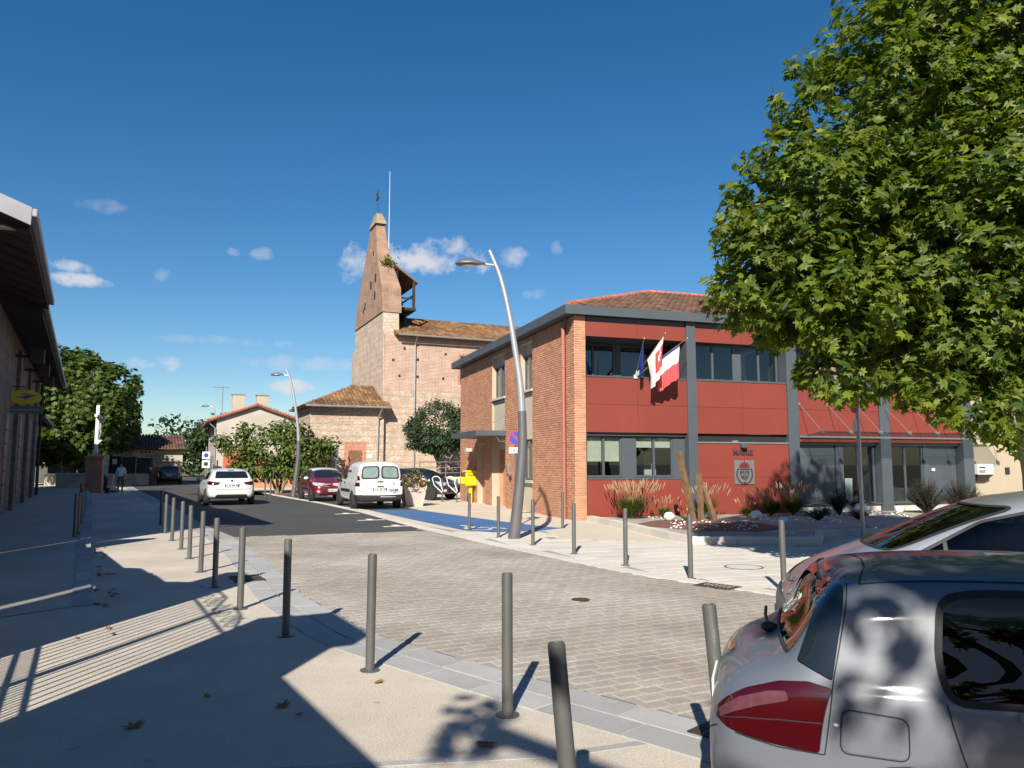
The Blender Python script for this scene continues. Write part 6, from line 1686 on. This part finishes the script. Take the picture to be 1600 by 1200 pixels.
def tree(name, label, base, trunk_r, fork, lobes, sprigs, leaf, mat, shape=PALM, per=9, group=None, seed=1, keep=0, bark='bark', up=.55, spread=1.0, lean=(0,0), cat='tree', shell=.62, stems=1, core=0, lumps=10, shrink=.9):
    rn = random.Random(seed); B = Vector((base[0], base[1], 0))
    t = thing(name, label, cat, B, 0, group)
    lob = [(Vector(l[:3])-B, Vector(l[3:6])*(shrink if max(l[3:6]) > 1.0 else 1)) for l in lobes]
    big = [q for q in lob if max(q[1]) > .8]
    for k in range(lumps if big else 0):      # bulging boughs that break up the outline
        c, r = big[k % len(big)]; z = rn.uniform(-.7,1); w = rn.uniform(0,6.283); q = math.sqrt(max(0,1-z*z)); e = rn.uniform(.28,.45)*min(r)
        e = min(e, .95); lob.append((c+Vector((q*math.cos(w)*r.x, q*math.sin(w)*r.y, z*r.z))*rn.uniform(.85,1.08), Vector((e*1.15, e*1.15, e*.75))))
    tone = {}
    F = Vector((lean[0], lean[1], fork))
    tr = MB()
    if stems == 1:
        tr.tube([(0,0,-.05),(lean[0]*.1,lean[1]*.1,.15),(lean[0]*.5+.03,lean[1]*.5-.02,fork*.5),F], [trunk_r*1.5,trunk_r*1.08,trunk_r*.92,trunk_r*.85], 12)
    else:
        for k in range(stems):
            a = 6.28*k/stems; tr.tube([(math.cos(a)*.1,math.sin(a)*.1,-.05),(math.cos(a)*.3,math.sin(a)*.3,fork*.5),(math.cos(a)*.55,math.sin(a)*.55,fork)], [trunk_r,trunk_r*.8,trunk_r*.6], 8)
    trunk = tr.build('trunk', bark, t, smooth=True)
    lb = MB()
    for c, r in lob:
        mid = F.lerp(c, .5) + Vector((rn.uniform(-.3,.3), rn.uniform(-.3,.3), rn.uniform(-.1,.5)))*min(1, r.length*.3)
        k = trunk_r*rn.uniform(.38,.55)
        lb.tube([F-Vector((0,0,.2)), F.lerp(mid,.4)+Vector((0,0,.15)), mid, c], [k, k*.85, k*.62, k*.3], 7)
        for q in range(5):
            e = c + Vector((rn.gauss(0,1)*r.x, rn.gauss(0,1)*r.y, rn.gauss(0,.8)*r.z))*.36
            lb.tube([mid.lerp(c, rn.uniform(.3,1)), (c+e)/2+Vector((0,0,.1)), e], [k*.3, k*.2, k*.06], 5)
    lb.build('limbs', bark, trunk, smooth=True)
    area = [ (r.x*r.y + r.y*r.z + r.x*r.z) for c, r in lob ]; tot = sum(area)
    L = []
    for (c, r), a in zip(lob, area):
        n = int(sprigs*a/tot)
        for _ in range(n):
            z = rn.uniform(-1,1); w = rn.uniform(0, 6.283); q = math.sqrt(1-z*z)
            d = Vector((q*math.cos(w), q*math.sin(w), z)); k = shell+(1.06-shell)*math.sqrt(rn.random())
            p = c + Vector((d.x*r.x, d.y*r.y, d.z*r.z))*k
            if any(o is not c and ((p-o).x/s.x)**2+((p-o).y/s.y)**2+((p-o).z/s.z)**2 < .36 for o, s in lob if o is not c): continue
            out = (d*1.0 + Vector((0,0,.35)) + Vector((rn.gauss(0,.4),rn.gauss(0,.4),rn.gauss(0,.3)))).normalized()
            base_t = rn.random()*.6 + .4*tone.setdefault(id(c), rn.random())
            ax = out.cross(Vector((0,0,1)));  ax = ax.normalized() if ax.length > .05 else Vector((1,0,0))
            for i in range(per):
                s_ = i/per; an = i*2.4+rn.uniform(-.5,.5)
                side = ax*math.cos(an) + out.cross(ax)*math.sin(an)
                pos = p + out*(leaf*1.7*(s_-.5)*spread) + side*leaf*.35*spread
                dr = (side*.9 + out*.5 + Vector((0,0,-.35)) + Vector((rn.gauss(0,.2),rn.gauss(0,.2),rn.gauss(0,.2))))
                nr = (Vector((0,0,up)) + d*.45 + Vector((rn.gauss(0,.35),rn.gauss(0,.35),rn.gauss(0,.25)))).normalized()
                L.append((pos, dr, nr, leaf*rn.uniform(.65,1.2), min(1,max(0, .25+.5*base_t*.7+rn.gauss(0,.2)))))
    for _ in range(core):      # inner leaves, crown shade put in as a darker tint
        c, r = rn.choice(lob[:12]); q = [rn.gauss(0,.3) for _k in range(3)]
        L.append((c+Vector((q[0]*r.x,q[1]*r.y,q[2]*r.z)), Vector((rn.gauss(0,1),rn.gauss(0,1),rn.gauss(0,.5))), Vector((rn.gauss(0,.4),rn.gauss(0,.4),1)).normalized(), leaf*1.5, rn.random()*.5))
    cl = Vector((0,0,1.62))-B
    if keep: L.sort(key=lambda q: (q[0]-cl).length)
    b = MB()
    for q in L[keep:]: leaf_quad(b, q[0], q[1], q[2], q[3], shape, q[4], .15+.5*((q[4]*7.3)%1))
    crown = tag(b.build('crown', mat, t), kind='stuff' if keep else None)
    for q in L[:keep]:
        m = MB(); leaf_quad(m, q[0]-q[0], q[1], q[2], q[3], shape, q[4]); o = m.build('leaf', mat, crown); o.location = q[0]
    return t
# the big plane tree on the right
PL = [(7.3,11.2,5.6,2.9,3.0,2.9),(5.5,10.8,6.5,1.9,2.0,1.9),(4.3,10.6,5.2,1.45,1.6,1.3),(3.75,10.6,4.45,1.05,1.3,.95),(4.6,10.2,3.75,1.4,1.4,.85),(5.9,10.2,3.5,1.4,1.4,1.0),
      (6.4,9.6,4.9,1.7,1.5,1.5),(7.6,9.2,3.7,1.5,1.3,1.0),(6.4,10.8,8.1,1.9,2.0,1.5),(8.2,9.8,7.2,2.0,1.9,1.8),(9.6,10.8,5.4,2.0,2.0,2.0),(9.2,10.2,3.6,1.6,1.5,1.0),(7.6,12.8,4.2,2.0,1.6,1.3),(8.0,11.5,9.2,2.1,2.1,1.4),(5.3,12.2,4.6,1.3,1.3,1.1),
      (6.3,10.0,2.95,.9,.8,.5),(7.3,9.7,2.5,.7,.7,.42),(8.3,9.5,2.6,.8,.7,.5),(4.7,10.4,2.85,.7,.7,.35),(5.9,9.7,2.35,.5,.5,.35),(6.2,9.6,2.1,.32,.4,.28),(5.4,9.8,2.55,.45,.5,.25),(4.2,10.2,2.75,.4,.4,.25),(5.5,9.9,2.85,.6,.6,.35),(3.4,10.6,3.95,.6,.8,.5),(6.3,9.8,2.35,.3,.3,.16),(7.0,9.6,1.98,.28,.3,.2)]
tree('plane_tree', 'large leafy plane tree filling the upper right, in front of the town hall', (7.8,11.4), .22, 2.9, PL, 6000, .134, 'leaf', seed=3, keep=300, per=11, core=4500, lumps=34, shrink=.86, up=.45, lean=(-.2,-.05), shell=.42)
# twin behind the camera: throws the dapples on the parked cars
PL2 = [(3.9,-4.6,6.6,1.5,1.8,1.5),(1.25,-4.0,5.55,1.15,.9,.62),(.75,-4.0,6.2,.8,.7,.42),(2.3,-4.0,5.2,.8,.9,.6),(2.7,-4.2,6.3,.7,.9,.6),(4.9,-4.2,5.6,1.5,1.6,1.2),(4.2,-5.8,7.4,1.5,1.6,1.1),(-1.75,-4.0,5.95,.3,.35,.16)]
tree('plane_tree', 'plane tree standing behind the camera, shading the two nearest cars', (4.4,-4.6), .2, 2.9, PL2, 520, .2, 'leaf', seed=9, per=8, shell=.3)
# unseen trees added behind the camera to darken the window reflections
for i, (x, y, r, l) in enumerate(((-16,-24,4.2,'added plane tree, unseen behind the camera at the left end'),(-4,-27,4.6,'added plane tree, unseen behind the camera in the middle'),(9,-25,4.4,'added plane tree, unseen behind the camera, right of the middle'),(21,-20,4.6,'added plane tree, unseen behind the camera at the right end'),(30,-6,4.5,'added plane tree, unseen far right beside the camera'))):
    tree('plane_tree', l, (x,y), .25, 2.6, [(x,y,5.2,r,r,3.0),(x-1.8,y+.6,4.2,r*.6,r*.6,1.8),(x+1.9,y,6.3,r*.6,r*.6,1.9)], 330, .6, 'leaf', OVAL, per=7, seed=50+i, group='added plane trees behind the camera')
# left-hand planes beyond the hall
tree('plane_tree', 'tall plane tree rising behind the eaves of the left hall', (-31.2,54), .3, 3.2, [(-31.2,54,6.2,4.2,3.6,3.3),(-29.0,53,5.0,2.4,2.4,2.2),(-32,53,8.0,2.6,2.4,1.8),(-28.5,54,7.0,2.2,2.2,1.9),(-33.5,53,5,2.6,2.4,2.2),(-29.5,52.5,3.0,2.4,2,1.6),(-32.5,52,2.8,2.6,2,1.5)], 1700, .34, 'leaf_street', seed=12, per=8, group='plane trees down the street', up=.5)
tree('plane_tree', 'rounded plane tree nearer the brown garage roof, behind the cross', (-33.9,63), .28, 3, [(-33.9,62.5,5.3,3.2,3.2,3.0),(-32.2,62,4.8,2.0,2.2,2.3),(-34.4,62,6.8,2.2,2,1.7),(-31.8,62,6.0,1.5,1.8,1.4),(-35.4,61.5,3.6,2.6,2,1.6)], 1300, .38, 'leaf_street', seed=13, per=8, group='plane trees down the street', up=.5)
tree('plane_tree', 'shaded plane tree between the hall and the white cross', (-36.5,58), .3, 3, [(-36.5,58,5.5,3.8,3.4,3.3),(-34,57,4.2,2.4,2.2,2.2)], 700, .4, 'leaf_street', seed=14, per=8, group='plane trees down the street', up=.5)
# magnolia before the gabled house
tree('magnolia_tree', 'spreading glossy magnolia behind the second lamp post', (-13.0,43.2), .09, 1.0, [(-13.2,43.2,2.6,2.0,1.5,1.35),(-15.3,43,2.5,1.1,1.1,.7),(-11.6,43,2.1,1.7,1.4,1.0),(-14.4,43,1.5,1.4,1.2,.8),(-12.2,42.8,3.2,1.2,1.0,.7),(-16.2,43.0,2.95,.55,.6,.28),(-15.0,43.0,3.55,.5,.6,.28),(-10.2,42.8,2.6,.7,.7,.35),(-12.6,43,1.2,1.8,1.2,.5)],
     620, .27, 'leaf_mag', OVAL, per=9, seed=15, stems=4, up=.4, shell=.4)
# clipped round evergreen by the town hall
tree('evergreen_tree', 'dense round dark evergreen beside the town hall corner', (-3.9,41.0), .14, 1.8, [(-3.85,41.0,3.65,1.68,1.6,1.42),(-4.6,40.6,3.2,1.0,1.1,.95),(-3.0,40.6,3.4,1.1,1.1,1.1),(-3.9,40.4,2.7,1.2,1.0,.6)], 1500, .15, 'leaf_dark', OVAL, per=8, seed=16, up=.3, shell=.8)
# far wood behind the garage
b = MB(); rn = random.Random(21)
for k in range(7000):
    u = rn.random(); x = -46+u*30; y = 92+rn.uniform(0,16); top = 4.2+1.6*math.sin(x*.7)+1.2*math.sin(x*1.9+1)+ (2.2 if x > -37 else .8)
    z = top*math.sqrt(rn.random())
    leaf_quad(b, Vector((x,y,z)), Vector((rn.gauss(0,1),rn.gauss(0,1),rn.gauss(0,.6))), Vector((rn.gauss(0,.5),-.4,.8)).normalized(), rn.uniform(.5,1.0), OVAL, rn.random()*.8)
tag(b.build('far_wood', 'leaf_far'), 'dark green wood closing the end of the street', kind='stuff')
sheet('far_wood_floor', [(-60,88),(0,88),(0,125),(-60,125)], -.005, 'soil')
tree('round_tree', 'dark rounded tree at the end of the street right of the garage', (-25.6,70.5), .2, 1.0, [(-25.8,70.5,2.0,2.0,1.8,1.7),(-24.2,71,3.6,1.8,1.8,2.0),(-25.5,74,4.4,2.2,2,1.8)], 900, .34, 'leaf_far', OVAL, per=8, seed=22, up=.4)
tree('round_tree', 'pale green tree top rising behind the garage roof', (-30.5,78), .2, 2.2, [(-30.5,78,4.0,2.4,2,1.8),(-27.6,78,4.8,2.2,2,1.9)], 700, .4, 'leaf_far', OVAL, per=8, seed=23, up=.5)

# raised planting bed before the red front
BED = [(2.25,22.2),(2.72,20.4),(3.45,17.0),(3.62,16.0),(6.15,15.72),(6.85,17.4),(11.3,18.8),(17.2,20.8),(16.9,26.9),(2.6,22.5)]
bedk = thing('planting_bed', 'raised stone-edged planting bed with white gravel before the red front', 'flower bed')
m = MB(); bmz = bmesh.new(); f = bmz.faces.new([bmz.verts.new((x,y,.09)) for x,y in BED]); f.normal_update()
if f.normal.z < 0: f.normal_flip()
bmesh.ops.triangulate(bmz, faces=bmz.faces[:]); me = bpy.data.meshes.new('soil_bed'); bmz.to_mesh(me); bmz.free(); me.materials.append(M['gravelbed']); link('soil_bed', me, bedk)
MB().add([(3.0,19.6,.094),(4.2,18.0,.094),(5.6,17.6,.094),(6.6,18.6,.094),(6.4,20.4,.094),(5.2,21.6,.094),(3.9,21.2,.094)], [[0,1,2,3,4,5,6]]).build('mulch_patch', 'mulch', bedk)
stone_row(BED[:8], -.08, .12, .95, -.01, .15, 'edging_stone', 'slab', bedk, seed=12)
rn = random.Random(31); gv = MB()
for k in range(1700):
    x, y = rn.uniform(2.3,17), rn.uniform(15.8,26)
    d = (y-22.5)-(x-2.17)*.328
    if not inside((x,y), BED): continue
    if math.sin(x*1.7+y*.6)+math.sin(y*1.3-x) < .05: continue
    r = rn.uniform(.012,.035); gv.tint = rn.random(); gv.M = Matrix.Translation((x,y,.09+r*.4)) @ Matrix.Rotation(rn.uniform(0,3),4,'Z')
    gv.add([(-r,-r*.8,-r*.4),(r,-r*.7,-r*.4),(r*.9,r,-r*.4),(-r*.8,r*.9,-r*.4),(-r*.5,-r*.4,r*.5),(r*.5,-r*.4,r*.6),(r*.4,r*.5,r*.5),(-r*.4,r*.5,r*.4)], [[4,5,6,7],[0,1,5,4],[1,2,6,5],[2,3,7,6],[3,0,4,7]])
gv.M = None
tag(gv.build('white_gravel', 'whitestone', bedk), kind='stuff')
def boulder(x, y, r, label, s):
    o = MB().blob((0,0,r*.75), (r,r*.85,r*.8), 12, 8, .10, s).build('boulder', 'whitestone', smooth=True, ang=180)
    o.location = (x, y, .09); tag(o, label, 'boulder', 'white boulders in the bed')
import math as _m
def fr(s, out):   # point in front of the red facade: along it, metres out from it
    p = wloc((s, -out, 0)); return p.x, p.y
for i, (s, out, r, l) in enumerate(((1.55,2.0,.15,'round white boulder left of the wooden posts'),(3.05,1.6,.12,'smaller white boulder right behind the wooden posts'),(4.1,2.3,.16,'shaded white boulder right of the wooden posts'),(3.7,4.0,.12,'low white boulder near the bed edge before the posts'),
        (8.6,1.3,.22,'white boulder by the grey plinth left of the round sign pole'),(10.2,1.2,.14,'white boulder just right of the round sign pole'),(7.6,1.0,.12,'pale boulder at the foot of the second grey pilaster'))):
    x, y = fr(s, out); boulder(x, y, r, l, i)
def wood_post(label, pts, w):
    o = MB(); p = [Vector(q) for q in pts]
    (a, b_) = p; n = Vector((0,0,1))
    o.tube([a, a.lerp(b_,.5)+Vector((.01,.01,0)), b_], [w, w*.97, w*.9], 5); ob = o.build('wooden_post', 'wood'); tag(ob, label, 'post', 'wooden posts in the bed'); return ob
x, y = fr(2.2,2.15)
wood_post('tall weathered wooden post leaning left in the planting bed', [(x,y,.05),(x-.38,y-.1,1.95)], .092)
wood_post('straight pale wooden post between two leaning ones', [(x+.22,y+.05,.05),(x+.20,y+.1,1.38)], .085)
wood_post('dark short wooden post leaning right against the others', [(x+.62,y+.1,.05),(x+.32,y+.2,1.05)], .092)
def fountain_grass(label, x, y, h, w, nb, npl, seed, group='fountain grasses before the red front', mat='grassblade'):
    rn = random.Random(seed); t = thing('fountain_grass', label, 'grass', (x, y, .08), 0, group)
    def ribbon(m, a, reach, hh, wd, n=5, curl=1.0):
        dx, dy = math.cos(a), math.sin(a); sx, sy = -dy*wd, dx*wd; vs = []; bend = (rn.gauss(.05,.16), rn.gauss(0,.16))
        for i in range(n+1):
            k = i/n; rr = reach*(k**1.6); zz = hh*(k - .28*curl*k**3); q = (1-k)**.6
            bx_, by_ = bend[0]*k*k*hh, bend[1]*k*k*hh
            vs += [(dx*(rr+.03)-sx*q+bx_, dy*(rr+.03)-sy*q+by_, zz), (dx*(rr+.03)+sx*q+bx_, dy*(rr+.03)+sy*q+by_, zz)]
        m.add(vs, [[2*i,2*i+1,2*i+3,2*i+2] for i in range(n)]); return Vector((dx*(reach+.03)+bend[0]*hh, dy*(reach+.03)+bend[1]*hh, hh*(1-.28*curl)))
    m = MB()
    for k in range(nb): m.tint = rn.random(); ribbon(m, rn.uniform(0,6.28), w*rn.uniform(.1,1.05), h*rn.uniform(.4,.85), .012, 5, rn.uniform(.5,1.8))
    tag(m.build('blades', mat, t), kind='stuff')
    m = MB(); st = MB()
    for k in range(npl):
        a = rn.uniform(0,6.28); re = w*rn.uniform(.3,1.05); hh = h*rn.uniform(.85,1.15); st.tint = .6
        tip = ribbon(st, a, re, hh, .004, 4, .5)
        d = Vector((math.cos(a)*.35, math.sin(a)*.35, .8)).normalized(); m.tint = rn.random()
        L = h*rn.uniform(.16,.24)
        m.tube([tip-d*L*.35, tip+d*L*.1, tip+d*L*.45, tip+d*L*.75], [.006,.016,.012,.003], 5)
    if npl:
        tag(st.build('stalks', 'plume', t), kind='stuff'); tag(m.build('plumes', 'plume', t), kind='stuff')
    return t
for i, (s, out, h, w, nb, npl, l) in enumerate(((.95,.95,1.0,.60,1900,110,'biggest plumed fountain grass, left end of the red front'),(1.95,1.0,.6,.35,300,24,'small grass tuft right of the biggest plumed one'),(3.35,.9,.92,.5,1100,50,'plumed blue-green grass behind the wooden posts'),
        (4.6,1.1,.5,.35,150,14,'low grass tuft right of the wooden posts'),(5.5,1.1,.8,.55,1200,60,'shaded plumed grass under the crest plaque, left of a pair'),(6.35,1.0,.92,.5,1200,80,'tall plumed grass under the crest plaque, right of a pair'),(1.75,2.5,.35,.2,80,5,'tiny tuft near the round white boulder'),(7.35,1.2,.45,.2,90,8,'thin upright tuft before the second grey pilaster'))):
    x, y = fr(s, out); fountain_grass(l, x, y, h, w, nb, npl, 40+i)
def shrub(label, x, y, r, h, n, seed, mat='shrub', size=.07, shape=LANCE, name='shrub', group='dark shrubs in the bed'):
    rn = random.Random(seed); t = thing(name, label, 'shrub', (x,y,.06), 0, group); b = MB(); s = MB()
    for k in range(n//14):
        a = rn.uniform(0,6.28); q = math.sqrt(rn.random()); tip = Vector((math.cos(a)*r*q, math.sin(a)*r*q, h*(1-.45*q*q)*rn.uniform(.75,1.12)))
        s.tube([(0,0,0), tip*.5+Vector((0,0,.06)), tip], [.012,.008,.003], 4)
        for i in range(14):
            k_ = .25+.75*i/14; p = tip*k_ + Vector((rn.gauss(0,.025),rn.gauss(0,.025),.05*math.sin(3*k_)))
            leaf_quad(b, p, Vector((rn.gauss(0,1),rn.gauss(0,1),.5)), Vector((rn.gauss(0,.5),rn.gauss(0,.5),1)).normalized(), size*rn.uniform(.7,1.3), shape, rn.random())
    s.build('stems', 'bark_dark', t); tag(b.build('foliage', mat, t), kind='stuff')
for i, (s, out, r, h, n, l) in enumerate(((7.7,1.4,.38,.75,1200,'dark rounded shrub left of the first grey shutter'),(8.5,1.2,.16,.55,420,'slim dark shrub between the boulders'),(10.9,1.6,.75,1.1,2600,'large dark shrub right of the round sign pole'),(12.3,1.6,.7,1.05,2400,'dark shrub before the last grey shutter'),(5.6,3.0,.42,.34,700,'low dark plant in the shaded bed below the grasses'),(6.8,3.2,.3,.3,500,'low dark plant near the shaded bed corner'))):
    x, y = fr(s, out); shrub(l, x, y, r, h, n, 60+i)

# planter of flowers behind the van
FP = thing('flower_planter', 'tapered stone planter with red and pale flowers beside the van', 'planter', (-3.85, 30.1, 0), R(20))
MB().add([(-.32,-.32,0),(.32,-.32,0),(.32,.32,0),(-.32,.32,0),(-.45,-.45,.72),(.45,-.45,.72),(.45,.45,.72),(-.45,.45,.72),(-.38,-.38,.72),(.38,-.38,.72),(.38,.38,.72),(-.38,.38,.72),(-.36,-.36,.6),(.36,-.36,.6),(.36,.36,.6),(-.36,.36,.6)],
   [[0,1,5,4],[1,2,6,5],[2,3,7,6],[3,0,4,7],[4,5,9,8],[5,6,10,9],[6,7,11,10],[7,4,8,11],[8,9,13,12],[9,10,14,13],[10,11,15,14],[11,8,12,15],[12,13,14,15]]).build('tub', 'concrete', FP)
b, fl = MB(), MB(); rn = random.Random(77)
for k in range(520):
    a = rn.uniform(0,6.28); q = math.sqrt(rn.random()); p = Vector((math.cos(a)*.6*q, math.sin(a)*.6*q, .62+rn.random()*(.95-.6*q)))
    leaf_quad(b, p, Vector((rn.gauss(0,1),rn.gauss(0,1),.6)), Vector((rn.gauss(0,.4),-.3,1)).normalized(), rn.uniform(.08,.2), LANCE, rn.random())
    if k % 11 == 0 and p.z < 1.15:
        for j in range(4): leaf_quad(fl, p+Vector((rn.gauss(0,.05),rn.gauss(0,.05)-.06,.05+rn.gauss(0,.04))), Vector((rn.gauss(0,1),rn.gauss(0,1),rn.gauss(0,1))), Vector((0,-.6,.6)), .09, OVAL, 0 if k % 22 else 1)
tag(b.build('plants', 'leaf', FP), kind='stuff'); tag(fl.build('flowers', 'flower', FP), kind='stuff')

# fallen leaves on the pavements
rn = random.Random(88)
proto = []
for k in range(5):
    m = MB(); m.tint = rn.random(); cu = rn.uniform(.15,.4)
    m.add([(x*1.0, y-.5, cu*(x*x+abs(y-.5)**2*.6)) for x, y in PALM], [list(range(len(PALM)))])
    me = bpy.data.meshes.new('fallen_leaf'); me.from_pydata(m.v, [], m.f); me.materials.append(M['leaf_dry']); me.attributes.new('tint','FLOAT','FACE').data.foreach_set('value', m.t); proto.append(me)
def fallen(x, y, s, label, z=.010):
    o = link('fallen_leaf', rn.choice(proto)); o.location = (x, y, z); o.scale = (s, s, s); o.rotation_euler = (rn.uniform(-.2,.2), rn.uniform(-.2,.2), rn.uniform(0,6.28))
    tag(o, label, 'leaf', 'fallen leaves')
fallen(-.16,4.62,.12,'curled brown leaf on the gravel left of the front bollard')
fallen(-1.55,5.35,.11,'reddish dry leaf on the sunlit gravel corner')
fallen(-2.35,4.95,.12,'dark dry leaf in the shade at the bottom left')
fallen(-1.4,3.95,.11,'brown leaf in the shade at the bottom edge')
for k in range(26):
    a = rn.random(); fallen(-4.72-3.6*a+rn.uniform(-.1,.25), 9.0+6.6*a, rn.uniform(.06,.11), 'one of the dry leaves drifted along the foot of the granite step')
for k in range(30):
    x, y = rn.uniform(-5.6,.6), 0; y = rn.uniform(4.4,13.5)
    kx = -.47-(y-5.85)*.86 if y < 9.4 else -3.05-(y-9.4)*.45
    if x < kx-.3 and x > kx-3.4: fallen(x, y, rn.uniform(.04,.085), 'one of the small dry leaves scattered over the gravel pavement')
